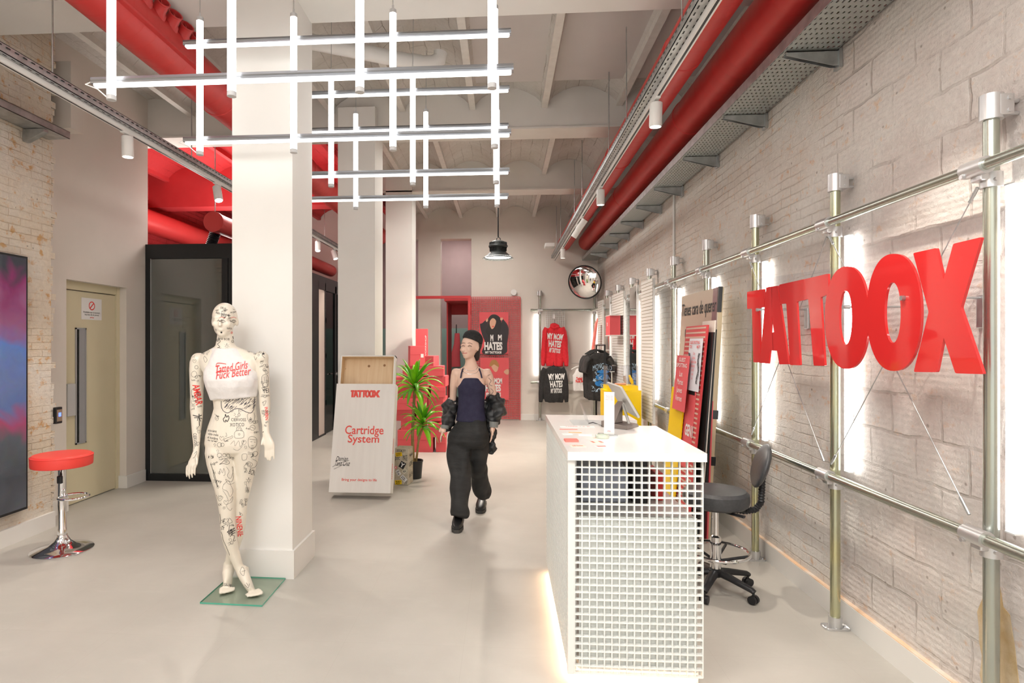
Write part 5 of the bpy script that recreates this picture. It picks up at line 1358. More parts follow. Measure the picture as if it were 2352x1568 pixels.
def leafblade(mb, base, az, el, L_, w, droop):
    d = Vector((math.cos(az) * math.cos(el), math.sin(az) * math.cos(el), math.sin(el)))
    side = Vector((-math.sin(az), math.cos(az), 0)); pts = []; n = 12; p = Vector(base); vs = []
    for i in range(n + 1):
        s_ = i / n; ww = w * (math.sin(PI * min(1, s_ * 0.88 + 0.10)) ** 0.8) * (1 if s_ < 0.98 else 0.2)
        nrm = side.cross(d).normalized()
        vs += [p - side * ww + nrm * ww * 0.35, p, p + side * ww + nrm * ww * 0.35]
        p = p + d * (L_ / n); d = (d + Vector((0, 0, -droop / n * (0.4 + 1.6 * s_)))).normalized()
    fs = []
    for i in range(n):
        for j in range(2):
            a_ = i * 3 + j; fs.append((a_, a_ + 1, a_ + 4, a_ + 3))
    mb.add(vs, fs)


random.seed(11)
for (hc, n, L0, hn) in ((h1, 38, 0.37, 0), (h2, 28, 0.31, 1)):
    cr = None
    groups = [MB(), MB()]
    for k in range(n):
        s_ = k / n; az = k * 2.399 + 0.4; el = math.radians(-12 + 88 * s_ ** 0.8)
        L_ = L0 * (0.85 + 0.25 * random.random()) * (1.0 if s_ < 0.8 else 0.85)
        leafblade(groups[k % 2], hc + Vector((0, 0, 0.02 + 0.09 * s_)), az, el, L_ * 1.08, 0.023 + 0.008 * random.random(), 1.0 + 1.2 * (1 - s_))
    a0 = build(groups[0], 'leaf_head', M_leaf, t, smooth='all'); a1 = build(groups[1], 'leaf_head', M_leafd, t, smooth='all')
    for o_ in (a0, a1):
        sm = o_.modifiers.new('thick', 'SOLIDIFY'); sm.thickness = 0.0012
# ================================================================== HELPERS FOR SOFT SHAPES
def bake(mb, voxel, smooth=6, factor=0.5, decimate=None):
    """fuse overlapping closed shapes into one continuous surface; returns a mesh datablock in world coordinates"""
    me = mb.mesh('tmp', M_white); fix_normals(me)
    o = bpy.data.objects.new('tmp', me); COL.objects.link(o)
    r = o.modifiers.new('r', 'REMESH'); r.mode = 'VOXEL'; r.voxel_size = voxel
    if smooth:
        s = o.modifiers.new('s', 'SMOOTH'); s.factor = factor; s.iterations = smooth
    if decimate:
        d = o.modifiers.new('d', 'DECIMATE'); d.ratio = decimate
    bpy.context.view_layer.update()
    dg = bpy.context.evaluated_depsgraph_get()
    out = bpy.data.meshes.new_from_object(o.evaluated_get(dg))
    bpy.data.objects.remove(o); bpy.data.meshes.remove(me)
    return out


def folds(amp, freq, sz=(1, 1, 1), seed=0.0):
    from mathutils import noise
    def f(v, n):
        q = Vector((v.co.x * sz[0], v.co.y * sz[1], v.co.z * sz[2])) * freq + Vector((seed, seed, seed))
        return v.co + n * (noise.noise(q) + 0.5 * noise.noise(q * 2.1)) * amp
    return f


def place(me, name, mat, parent, label=None, fn=None):
    if fn:
        N_ = [v.normal.copy() for v in me.vertices]; C_ = [fn(v, n) for v, n in zip(me.vertices, N_)]
        for v, c in zip(me.vertices, C_): v.co = c
    me.materials.clear(); me.materials.append(mat)
    if parent is not None: me.transform(wm(parent).inverted())
    me.shade_smooth(); me.update()
    o = bpy.data.objects.new(name, me); COL.objects.link(o)
    if parent is not None: o.parent = parent
    if label: o['label'] = label
    return o


def bvh_world(o):
    M = wm(o); me = o.data
    return BVHTree.FromPolygons([M @ v.co for v in me.vertices], [tuple(p.vertices) for p in me.polygons])


def decal(parent, bvh, geo, to_ray, mat, name='drawing', off=0.0012):
    """lay a flat drawing on a curved surface: to_ray(a,b) -> (origin, direction)"""
    vs, fs = geo; P3 = []; ok = []
    for a, b_ in vs:
        o, d = to_ray(a, b_); h = bvh.ray_cast(o, d)
        if h[0] is None: P3.append(Vector((0, 0, 0))); ok.append(False)
        else:
            nn = h[1] if h[1].dot(d) < 0 else -h[1]
            P3.append(h[0] + nn * off); ok.append(True)
    mb = MB(); mb.v = P3
    for f in fs:
        if all(ok[i] for i in f):
            q = [P3[i] for i in f]
            if max((q[i] - q[i - 1]).length for i in range(len(q))) < 0.09: mb.f.append(f); mb.m.append(0)
    if not mb.f: return None
    used = sorted(set(i for f in mb.f for i in f)); mp = {i: k for k, i in enumerate(used)}
    mb.v = [P3[i] for i in used]; mb.f = [tuple(mp[i] for i in f) for f in mb.f]
    return build(mb, name, mat, parent)


def subdivide_geo(geo, maxlen):
    """fan-free refinement: split long triangles so they can bend over the surface"""
    vs, fs = list(geo[0]), []
    st = []
    for f in geo[1]:
        for i in range(1, len(f) - 1): st.append((f[0], f[i], f[i + 1]))
    cache = {}
    guard = 0
    while st and guard < 60000:
        guard += 1
        a, b_, c = st.pop(); e = [(a, b_, c), (b_, c, a), (c, a, b_)]
        L_ = [math.hypot(vs[p][0] - vs[q][0], vs[p][1] - vs[q][1]) for p, q, _ in e]; m = max(range(3), key=lambda k: L_[k])
        if L_[m] <= maxlen: fs.append((a, b_, c)); continue
        p, q, r = e[m]; key = (min(p, q), max(p, q))
        if key not in cache: vs.append(((vs[p][0] + vs[q][0]) / 2, (vs[p][1] + vs[q][1]) / 2)); cache[key] = len(vs) - 1
        k = cache[key]; st += [(p, k, r), (k, q, r)]
    return vs, fs


def text_px(s, u0, v0, u1, v1, rot=0.0, bold=0.0, shear=0.0, sub=None, warp=None, **k):
    """text inside the rectangle (u0,v0)-(u1,v1) [u right, v down], turned by rot degrees about its centre"""
    vs, fs = norm_geo(text_geo(s, bold, 1.0, shear, 2, **k)); cu, cv = (u0 + u1) / 2, (v0 + v1) / 2; r = math.radians(rot)
    out = []
    for a, b_ in vs:
        if warp: a, b_ = warp(a, b_)
        x = u0 + (u1 - u0) * a - cu; y = v1 + (v0 - v1) * b_ - cv
        out.append((cu + x * math.cos(r) - y * math.sin(r), cv + x * math.sin(r) + y * math.cos(r)))
    g = (out, fs)
    return subdivide_geo(g, sub) if sub else g


def stroke_geo(pts, w):
    vs, fs = [], []
    n = len(pts)
    for i in range(n):
        a = pts[max(i - 1, 0)]; b_ = pts[min(i + 1, n - 1)]; dx, dy = b_[0] - a[0], b_[1] - a[1]; L_ = math.hypot(dx, dy) or 1
        nx, ny = -dy / L_ * w / 2, dx / L_ * w / 2
        vs += [(pts[i][0] + nx, pts[i][1] + ny), (pts[i][0] - nx, pts[i][1] - ny)]
        if i: fs.append((2 * i - 2, 2 * i - 1, 2 * i + 1, 2 * i))
    return vs, fs


def smooth_pts(pts, n=6, closed=False):
    out = []; k = len(pts); rng = k if closed else k - 1
    for i in range(rng):
        p0 = pts[(i - 1) % k] if closed or i > 0 else pts[0]; p1 = pts[i]; p2 = pts[(i + 1) % k]; p3 = pts[(i + 2) % k] if closed or i + 2 < k else pts[-1]
        for j in range(n):
            t = j / n
            out.append(tuple(0.5 * (2 * p1[c] + (p2[c] - p0[c]) * t + (2 * p0[c] - 5 * p1[c] + 4 * p2[c] - p3[c]) * t * t + (3 * p1[c] - p0[c] - 3 * p2[c] + p3[c]) * t ** 3) for c in (0, 1)))
    out.append(tuple(pts[0]) if closed else tuple(pts[-1]))
    return out


def join_geo(gs):
    vs, fs = [], []
    for a, b_ in gs:
        n = len(vs); vs += a; fs += [tuple(i + n for i in f) for f in b_]
    return vs, fs


def cam_ray(u, v):
    r = (u - 1060) / 1350.0; up = -(v - 788) / 1350.0; s, c = math.sin(TH), math.cos(TH)
    return Vector((0, 0, 1.55)), Vector((c * r - s, s * r + c, up)).normalized()


# ================================================================== BACK WALL: MESH PANEL, POSTERS, PORTAL
yw = 11.95
def B(u, v, y=yw): return P(u, v, y=y)
t = thing('mesh_panel', 'red square-mesh panel covering the back wall behind the two posters', 'wall panel', (0, 11.92, 0))
a = B(1083, 682, 11.88); b_ = B(1194, 962, 11.88)
M_redmesh = pbr('red_mesh', (0.62, 0.03, 0.04), 0.35)
mb = MB(); grille(mb, a.x, b_.x, 0.03, a.z, 0.0385, lambda m, a0, a1, z0, z1, d0, d1: m.box(a0, a1, 11.885 + d0, 11.885 + d1, z0, z1), depth=0.014, w=0.0105)
build(mb, 'mesh', M_redmesh, t)
build(MB().box(b_.x, b_.x + 0.012, 11.88, 11.93, 0.0, a.z).box(a.x - 0.01, a.x, 11.88, 11.93, 0.0, a.z), 'edge_frame', M_redpaint, t)
M_hair = pbr('poster_dark_hair', (0.02, 0.018, 0.018), 0.5); M_skinp = pbr('poster_skin', (0.72, 0.42, 0.28), 0.5); M_cloth = pbr('poster_black_cloth', (0.035, 0.03, 0.035), 0.6); M_orangehair = pbr('poster_tan_hair', (0.45, 0.22, 0.07), 0.5)
def poster(u0, u1, v0, v1, label, cloth, hair, pose):
    p0 = B(u0, v1, 11.87); p1 = B(u1, v0, 11.87); w = p1.x - p0.x; h = p1.z - p0.z
    t = thing('wall_poster', label, 'poster', (p0.x, 11.87, p0.z))
    build(MB().box(p0.x, p1.x, 11.866, 11.875, p0.z, p1.z), 'sheet', M_redbox, t)
    def F(a, b_, c=0): return Vector((p0.x + w * a, 11.8655 - c, p0.z + h * b_))
    def poly(pts, name, mat, c, sm=True):
        pts = smooth_pts(pts, 4, True)[:-1] if sm else pts
        mb = MB(); mb.add([F(a_, q, c) for a_, q in pts], [tuple(range(len(pts)))]); return build(mb, name, mat, t)
    if pose == 0:
        poly([(0.12, 0.0), (0.20, 0.25), (0.10, 0.45), (0.02, 0.70), (0.10, 0.74), (0.28, 0.84), (0.30, 0.72), (0.40, 0.6), (0.70, 0.6), (0.78, 0.82), (0.86, 0.80), (1.0, 0.62), (0.96, 0.25), (0.88, 0.0)], 'printed_hoodie', cloth, 0.0005)
        poly([(0.30, 0.84), (0.42, 0.94), (0.58, 0.94), (0.72, 0.86), (0.76, 0.7), (0.70, 0.5), (0.62, 0.32), (0.55, 0.5), (0.40, 0.3), (0.28, 0.45), (0.22, 0.55), (0.30, 0.68)], 'printed_hair', hair, 0.001)
        poly([(0.37, 0.80), (0.47, 0.86), (0.57, 0.80), (0.55, 0.70), (0.49, 0.62), (0.42, 0.60), (0.36, 0.70)], 'printed_face', M_skinp, 0.0015)
        poly([(0.22, 0.80), (0.28, 0.86), (0.30, 0.80), (0.25, 0.77)], 'printed_hand', M_skinp, 0.0015); poly([(0.72, 0.86), (0.80, 0.87), (0.80, 0.82), (0.73, 0.81)], 'printed_hand', M_skinp, 0.0015)
        poly([(0.43, 0.66), (0.47, 0.67), (0.51, 0.66), (0.47, 0.645)], 'printed_lips', M_redtxt, 0.002)
        for (s_, x0, y0, ww, hh) in (('M', 0.38, 0.30, 0.10, 0.16), ('M', 0.64, 0.32, 0.13, 0.14), ('HATES', 0.17, 0.085, 0.62, 0.20), ('MY TATTOOS', 0.20, 0.0, 0.56, 0.06)):
            lettering(t, s_, F(x0, y0, 0.002), Vector((w * ww, 0, 0)), Vector((0, 0, h * hh)), M_whitetxt, 0.05)
    else:
        poly([(0.05, 0.0), (0.10, 0.4), (0.30, 0.66), (0.60, 0.70), (0.85, 0.55), (0.9, 0.2), (0.86, 0.0)], 'printed_hoodie', M_redbox, 0.0005)
        poly([(0.32, 0.80), (0.38, 0.92), (0.52, 0.95), (0.62, 0.88), (0.66, 0.78), (0.58, 0.80), (0.48, 0.84), (0.40, 0.80)], 'printed_hair', M_orangehair, 0.0015)
        poly([(0.38, 0.82), (0.5, 0.87), (0.62, 0.82), (0.62, 0.72), (0.55, 0.66), (0.46, 0.70)], 'printed_face', M_skinp, 0.001)
        poly([(0.82, 0.66), (0.90, 0.72), (0.99, 0.72), (0.99, 0.62), (0.92, 0.60)], 'printed_hand', M_skinp, 0.001)
        for (s_, x0, y0, ww, hh) in (('MY MOM', 0.30, 0.38, 0.46, 0.14), ('HATES', 0.18, 0.20, 0.54, 0.17), ('MY TATTOOS', 0.2, 0.08, 0.52, 0.10)):
            lettering(t, s_, F(x0, y0, 0.002), Vector((w * ww, 0, 0)), Vector((0, 0, h * hh)), M_whitetxt, 0.05)
poster(1101, 1168, 717, 812, 'upper red poster of a long-haired model in a black hoodie on the mesh panel', M_cloth, M_hair, 0)
poster(1103, 1169, 821, 918, 'lower red poster of a short-haired model in a red hoodie on the mesh panel', M_cloth, M_hair, 1)
c = B(1180, 671, 11.9)
tag(build(MB().lathe([(0, 0), (0.055, 0), (0.06, 0.01), (0.06, 0.05), (0, 0.05)], (c.x, 11.95, c.z), 28, M=Matrix.Rotation(PI / 2, 4, 'X')), 'wall_sensor', M_white, smooth=True), 'small round white wall sensor above the red mesh panel', 'sensor')

# red portal to the rear room
t = thing('red_portal', 'red painted steel portal around the passage beside the mesh panel', 'portal', (-1.0, 11.7, 0))
zt = P(1078, 679, y=11.72).z
build(MB().box(P(950, 680, y=11.72).x, P(1081, 680, y=11.72).x, 11.70, 11.76, zt - 0.055, zt), 'top_beam', M_redpaint, t)
build(MB().box(P(1075, 680, y=11.72).x, P(1081, 680, y=11.72).x, 11.70, 11.76, 0, zt - 0.055), 'jamb', M_redpaint, t)
xl = P(1030, 700, y=12.6).x; xr = P(1076, 700, y=12.0).x
build(MB().box(-1.20, xr, 12.0, 13.4, 2.42, 2.46).box(xl - 0.03, xl, 12.5, 13.4, 0, 2.42).box(xl, xr + 0.03, 13.3, 13.4, 2.2, 2.42), 'tunnel_lining', M_redpaint, t)
mb = MB().tube([P(1050, 765, y=14.52), P(1050, 790, y=14.52), P(1046, 815, y=14.52), P(1047, 842, y=14.52)], [(0.06, 0.03), (0.08, 0.04), (0.11, 0.05), (0.12, 0.05)], 16)
o = tag(build(mb, 'red_garment_bag', M_redbox, smooth=True), 'red zipped bag hanging in the rear room beyond the portal', 'bag')
mb = MB().tube([P(1048, 745, y=14.55), P(1048, 766, y=14.55)], 0.01, 8); build(mb, 'strap', M_black, o)

# ---- scaffold frame with garments on the back wall
for (u, lab) in ((1240, 'zinc-plated upright tube on the back wall left of the red hoodie'), (1371, 'zinc-plated upright tube in the far right corner of the back wall')):
    x = min(P(u, 800, y=11.85).x, 1.815); t = thing('scaffold_post', lab, 'upright tube', (x, 11.85, 0))
    build(MB().tube([(x, 11.85, 0.01), (x, 11.85, 2.55)], 0.0245, 20), 'tube', M_tube, t, smooth=True)
    build(MB().tube([(x, 11.85, 2.5), (x, 11.85, 2.60)], 0.036, 18).rbox(x - 0.05, x + 0.05, 11.88, 11.95, 2.51, 2.59, 0.006), 'wall_bracket', M_alu, t, smooth=True)
    build(MB().tube([(x, 11.85, 0.0), (x, 11.85, 0.06)], 0.034, 18).rbox(x - 0.07, x + 0.07, 11.81, 11.89, 0.0, 0.008, 0.02), 'base_flange', M_alu, t, smooth=True)
    for z in (2.21, 0.77): build(MB().tube([(x - 0.05, 11.81, z), (x + 0.05, 11.81, z)], 0.031, 16).tube([(x, 11.85, z - 0.08), (x, 11.85, z - 0.02)], 0.034, 16), 'coupling', M_alu, t, smooth=True)
x0 = P(1222, 714, y=11.81).x
for z, lab in ((2.21, 'upper horizontal zinc tube on the back wall'), (0.77, 'lower horizontal zinc tube on the back wall')):
    tag(build(MB().tube([(x0, 11.81, z), (1.75, 11.81, z)], 0.0215, 18).tube([(x0 - 0.03, 11.81, z), (x0 + 0.03, 11.81, z)], 0.027, 16), 'scaffold_rail', M_tube, smooth=True), lab, 'rail')
for u, lab in ((1232, 'vertical white light bar on the back wall left of the hoodies'), (1366, 'vertical white light bar in the far corner beside the garments')):
    x = P(u, 800, y=11.9).x; t = tag(build(MB().box(x - 0.012, x + 0.012, 11.90, 11.93, 0.9, 2.13), 'light_bar', M_ledwall), lab, 'light bar')
t = thing('mesh_panel', 'small white square-mesh panel hung behind the red hoodie', 'wall panel', (0.9, 11.88, 1.3))
mb = MB(); grille(mb, P(1253, 0, y=11.86).x, P(1297, 0, y=11.86).x, 1.2, 2.24, 0.0385, lambda m, a0, a1, z0, z1, d0, d1: m.box(a0, a1, 11.86 + d0, 11.86 + d1, z0, z1), depth=0.02, w=0.006)
build(mb, 'mesh', M_white, t)


def hanger(t_or_none, c, w, mat, label, along=(1, 0, 0)):
    a = Vector(along); c = Vector(c)
    mb = MB().tube([c - a * w / 2 + Vector((0, 0, -0.07)), c - a * w * 0.2 + Vector((0, 0, -0.015)), c + Vector((0, 0, 0)), c + a * w * 0.2 + Vector((0, 0, -0.015)), c + a * w / 2 + Vector((0, 0, -0.07))], [0.010, 0.012, 0.012, 0.012, 0.010], 10)
    mb.tube([c, c + Vector((0, 0, 0.035)), c + Vector((0, 0.02, 0.06)), c + Vector((0, 0.0, 0.075)), c + Vector((0, -0.02, 0.06))], 0.0025, 6)
    return tag(build(mb, 'clothes_hanger', mat, smooth=True), label, 'hanger')


def lerp(a, b_, t): return a + (b_ - a) * t


def garment(name, label, cat, cx, y, ztop, w, h, mat, sleeves='long', depth=0.075, hood=False, tank=False, seed=1, slL=None, slR=None, voxel=0.011, hem=0.94):
    """clothing hanging flat to the camera: cx,y centre; ztop shoulder height; w chest width; h body length"""
    rnd = random.Random(seed)
    t = thing(name, label, cat, (cx, y, ztop - h))
    mb = MB(); rings = []; n = 28
    prof = [(0.0, 0.34 if not tank else 0.40, 0.5), (0.035, 0.62 if not tank else 0.5, 0.7), (0.08, 0.92 if not tank else 0.58, 0.9), (0.18, 1.0 if not tank else 0.70, 1.0), (0.30, 0.98 if not tank else 1.0, 1.0), (0.5, 0.96, 1.0), (0.75, 0.95, 1.0), (0.93, hem, 1.0), (0.94, hem - 0.02, 0.95), (1.0, hem - 0.04, 0.95)]
    for s_, ww, dd in prof:
        R = []
        for k in range(n):
            a = 2 * PI * k / n; x = math.copysign(abs(math.cos(a)) ** 0.75, math.cos(a)); yv = math.copysign(abs(math.sin(a)) ** 0.8, math.sin(a))
            wr = 0.012 * math.sin(x * 9 + seed + s_ * 3) * s_
            R.append(Vector((cx + x * w / 2 * ww, y + yv * depth / 2 * dd + wr, ztop - s_ * h)))
        rings.append(R)
    mb.loft(rings)
    sw = w / 2
    if sleeves == 'long':
        for sgn, sl in ((-1, slL), (1, slR)):
            pts = sl or [(0.80, -0.05), (0.98, -0.14), (1.14, -0.45), (1.22, -0.78), (1.26, -0.99)]
            mb.tube([Vector((cx + sgn * sw * p[0], y + 0.005 - (0.02 if i > 2 else 0), ztop + p[1] * h)) for i, p in enumerate(pts)], [(0.058, 0.055), (0.062, 0.058), (0.055, 0.05), (0.046, 0.045), (0.036, 0.036)][:len(pts)], 14)
    elif sleeves == 'short':
        for sgn in (-1, 1):
            mb.tube([Vector((cx + sgn * sw * 0.72, y, ztop - 0.07)), Vector((cx + sgn * sw * 0.98, y, ztop - 0.14)), Vector((cx + sgn * sw * 1.14, y - 0.005, ztop - 0.30))], [(0.05, 0.075), (0.045, 0.085), (0.035, 0.095)], 14)
    if hood:
        mb.ell((cx, y + 0.0, ztop + 0.012), w * 0.27, 0.06, 0.045)
        mb.tube([Vector((cx - w * 0.24, y - 0.02, ztop + 0.0)), Vector((cx, y - 0.055, ztop - 0.06)), Vector((cx + w * 0.24, y - 0.02, ztop + 0.0))], 0.024, 12)
    me = bake(mb, voxel, 4)
    body = place(me, 'garment_body', mat, t, fn=folds(0.016, 8, (1, 1, 0.3), seed))
    return t, body


def chest_text(t, body, lines, mat, cx, ztop, y):
    bv = bvh_world(body)
    for s_, x0, x1, z0, z1, rot, wk in lines:
        g = text_px(s_, x0, -z1, x1, -z0, rot, bold=0.045, sub=0.03, warp=wk)
        decal(t, bv, g, lambda a, b_: (Vector((cx + a, y - 1.0, ztop - b_)), Vector((0, 1, 0))), mat, 'lettering', 0.004)


def bulge(k0, k1):
    return lambda a, b_: (0.5 + (a - 0.5) * (k0 + (k1 - k0) * b_), b_)


M_redcloth = noisy('red_cotton', (0.74, 0.022, 0.035), (0.80, 0.032, 0.045), 30, 0.85, 0.2, 60)
M_blkcloth = noisy('black_cotton', (0.022, 0.021, 0.021), (0.034, 0.032, 0.032), 30, 0.9, 0.2, 60)
M_whtcloth = noisy('white_cotton', (0.80, 0.77, 0.75), (0.84, 0.81, 0.79), 30, 0.85, 0.2, 60)
g0 = P(1274, 748, y=11.70)
t, bd = garment('hoodie', 'red hoodie with white slogan hanging on the back wall above the black sweatshirt', 'hoodie', g0.x, 11.72, g0.z, 0.36, 0.80, M_redcloth, hood=True, seed=2)
MOM = [('MY MOM', -0.15, 0.16, 0.15, 0.275, 3, bulge(0.9, 1.05)), ('HATES', -0.125, 0.135, 0.29, 0.425, 3, bulge(0.9, 1.0)), ('MY TATTOOS', -0.105, 0.11, 0.44, 0.535, 5, bulge(1, 1))]
def mom(t, bd, cx, zt, y, rot, dx=0):
    chest_text(t, bd, [(s_, x0 + dx, x1 + dx, -z1, -z0, r_ + rot, wk) for s_, x0, x1, z0, z1, r_, wk in MOM], M_whitetxt, cx, zt, y)
mom(t, bd, g0.x, g0.z, 11.72, 2)
build(MB().tube([(g0.x - 0.03, 11.655, g0.z - 0.05), (g0.x - 0.03, 11.665, g0.z - 0.2)], 0.004, 6).tube([(g0.x + 0.03, 11.655, g0.z - 0.05), (g0.x + 0.035, 11.665, g0.z - 0.22)], 0.004, 6), 'drawstring', M_redcloth, t)
hanger(None, (g0.x - 0.0, 11.74, g0.z + 0.05), 0.10, M_black, 'black hanger carrying the red hoodie')
g1 = P(1272, 842, y=11.60)
t, bd = garment('sweatshirt', 'black sweatshirt with white slogan hanging below the red hoodie', 'sweatshirt', g1.x, 11.62, g1.z, 0.40, 0.70, M_blkcloth, hood=False, seed=5)
mom(t, bd, g1.x, g1.z + 0.02, 11.62, -6, 0.045)
hanger(None, (g1.x, 11.66, g1.z + 0.02), 0.12, M_black, 'black hanger carrying the black sweatshirt')
g2 = P(1333, 846, y=11.5)
t, bd = garment('crop_top', 'white sleeveless crop top with red script hanging on the back wall', 'top', g2.x, 11.52, g2.z, 0.29, 0.44, M_whtcloth, sleeves=None, tank=True, seed=3, depth=0.05)
chest_text(t, bd, [('Tatted Girls', -0.08, 0.13, -0.22, -0.16, -3, None), ('Fuck Better', -0.09, 0.13, -0.27, -0.215, -3, None)], M_redtxt, g2.x, g2.z, 11.52)
hanger(None, (g2.x, 11.53, g2.z + 0.05), 0.34, M_white, 'white hanger carrying the crop top')
tag(build(MB().box(g2.x - 0.025, g2.x + 0.03, 11.5, 11.502, g2.z + 0.10, g2.z + 0.17), 'price_tag', M_paper), 'small white price tag above the crop top', 'tag')
tag(build(MB().box(g0.x - 0.03, g0.x + 0.02, 11.857, 11.8595, g0.z + 0.15, g0.z + 0.24), 'price_tag', M_paper), 'small white price tag above the red hoodie', 'tag')
tag(build(MB().box(g2.x - 0.15, 1.86, 11.45, 11.75, g2.z + 0.09, g2.z + 0.10), 'wall_shelf', M_clear), 'clear shelf in the far corner above the crop top', 'shelf')
# slanted picture frame on a small shelf in the corner
t = thing('framed_print', 'narrow red and orange print leaning on the small white corner shelf', 'picture', (1.6, 10.6, 1.7))
p = [P(1361, 803, y=10.3), P(1366, 803, y=10.3), P(1374, 730, y=10.3), P(1369, 742, y=10.3)]
build(MB().loft([p, [q + Vector((0.0, 0.14, 0)) for q in p]]), 'print', M_coral, t)
q = P(1352, 803, y=10.25); q2 = P(1375, 806, y=10.25)
tag(build(MB().box(q.x, q2.x + 0.05, 10.2, 10.5, q.z - 0.016, q.z), 'wall_shelf', M_white), 'small white shelf under the slanted red print', 'shelf')

# clothes rail with black t-shirts
rx = P(1380, 800, y=9.0).x - 0.02; yr = 9.0; zr = P(1385, 797, y=9.0).z
t = thing('garment_rack', 'short black steel garment rack holding the black t-shirts', 'rack', (rx, yr + 0.3, 0))
for yy, dx in ((8.95, 0.07), (9.75, 0.07)):
    build(MB().box(rx + dx - 0.012, rx + dx + 0.012, yy - 0.012, yy + 0.012, 0.02, zr + 0.03), 'post', M_black, t)
    build(MB().box(rx - 0.15, rx + 0.2, yy - 0.015, yy + 0.015, 0.0, 0.025), 'foot', M_black, t)
build(MB().tube([(rx + 0.07, 8.94, zr + 0.03), (rx + 0.07, 9.76, zr + 0.03)], 0.012, 12), 'hanging_rail', M_black, t, smooth=True)
for k, yy in enumerate((9.02, 9.18, 9.34, 9.50)):
    lab = ['front black t-shirt with a large blue airbrush print on the rack', 'black t-shirt directly behind the blue-printed one', 'black t-shirt third from the front of the rack', 'black t-shirt at the back of the rack'][k]
    gx = rx - 0.0; gz = zr - 0.09
    t, bd = garment('t_shirt', lab, 't-shirt', gx, yy, gz, 0.385, 0.72, M_blkcloth, sleeves='short', seed=7 + k, depth=0.05, voxel=0.013)
    hanger(None, (gx, yy, gz + 0.045), 0.30, M_black, ['black hanger of the blue-printed t-shirt', 'black hanger directly behind the front one on the rack', 'third black hanger from the front of the rack', 'rearmost black hanger on the rack'][k])
    if k == 0:
        bv = bvh_world(bd); R_ = random.Random(3)
        M_b1 = pbr('print_blue', (0.03, 0.22, 0.60), 0.6); M_b2 = pbr('print_pale_blue', (0.45, 0.62, 0.78), 0.6)
        f = lambda a, b_: (Vector((gx + a, yy - 1.0, gz - b_)), Vector((0, 1, 0)))
        gs = []
        for (cx_, cz_, rx_, rz_) in ((0.04, 0.36, 0.10, 0.055), (0.0, 0.46, 0.07, 0.045), (0.10, 0.47, 0.06, 0.05), (0.05, 0.28, 0.09, 0.03), (0.05, 0.56, 0.05, 0.035)):
            pts = [(cx_ + rx_ * math.cos(2 * PI * j / 16) * R_.uniform(0.85, 1.1), cz_ + rz_ * math.sin(2 * PI * j / 16) * R_.uniform(0.8, 1.1)) for j in range(16)]
            gs.append(subdivide_geo((pts, [tuple(range(16))]), 0.03))
        decal(t, bv, join_geo(gs), f, M_b1, 'print', 0.004)
        gs = []
        for j in range(34):
            x = R_.uniform(-0.10, 0.17); z = R_.uniform(0.18, 0.62); gs.append(stroke_geo(smooth_pts([(x + R_.uniform(-.03, .03), z + R_.uniform(-.03, .03)) for _ in range(4)], 4), 0.006))
        gs.append(text_px('MONGOLO', -0.10, 0.17, 0.18, 0.25, 0, 0.0, sub=0.03, warp=lambda a, b_: (a, b_ + 0.5 * math.sin(PI * a) - 0.25)))
        decal(t, bv, join_geo(gs), f, M_b2, 'print', 0.006)
# ================================================================== MANNEQUIN
YM = 3.56
def Mq(u, v, dy=0.0): return P(u, v, y=YM + dy)
PXM = 3.66 / 1350.0          # metres per pixel at the figure


def limb(mb, rows, dys=None, depth=1.0, y0=YM, px=PXM, seg=18, J=None):
    """rows: (left px, right px, v px, dy, depth factor) -> elliptical cross sections"""
    pts, rs = [], []
    rings = []
    for row in rows:
        l, r, v = row[:3]; dy = row[3] if len(row) > 3 else 0.0; dp = row[4] if len(row) > 4 else depth
        c = P((l + r) / 2, v, y=y0 + dy); a = (r - l) / 2 * px; pts.append(c); rs.append((a, a * dp))
    n = len(pts)
    for i, (c, (a, b_)) in enumerate(zip(pts, rs)):
        t = (pts[min(i + 1, n - 1)] - pts[max(i - 1, 0)]).normalized()
        yv = Vector((0, 1, 0)); yv = (yv - t * yv.dot(t)).normalized(); xv = yv.cross(t).normalized()
        rings.append([c + xv * math.cos(2 * PI * k / seg) * a + yv * math.sin(2 * PI * k / seg) * b_ for k in range(seg)])
    mb.loft(rings)


def torso(mb, rows, y0=YM, px=PXM, seg=32, pw=0.85):
    rings = []
    for l, r, v, b_, dy in rows:
        c = P((l + r) / 2, v, y=y0 + dy); a = (r - l) / 2 * px
        rings.append([c + Vector((math.copysign(abs(math.cos(2 * PI * k / seg)) ** pw, math.cos(2 * PI * k / seg)) * a, math.copysign(abs(math.sin(2 * PI * k / seg)) ** pw, math.sin(2 * PI * k / seg)) * b_, 0)) for k in range(seg)])
    mb.loft(rings)


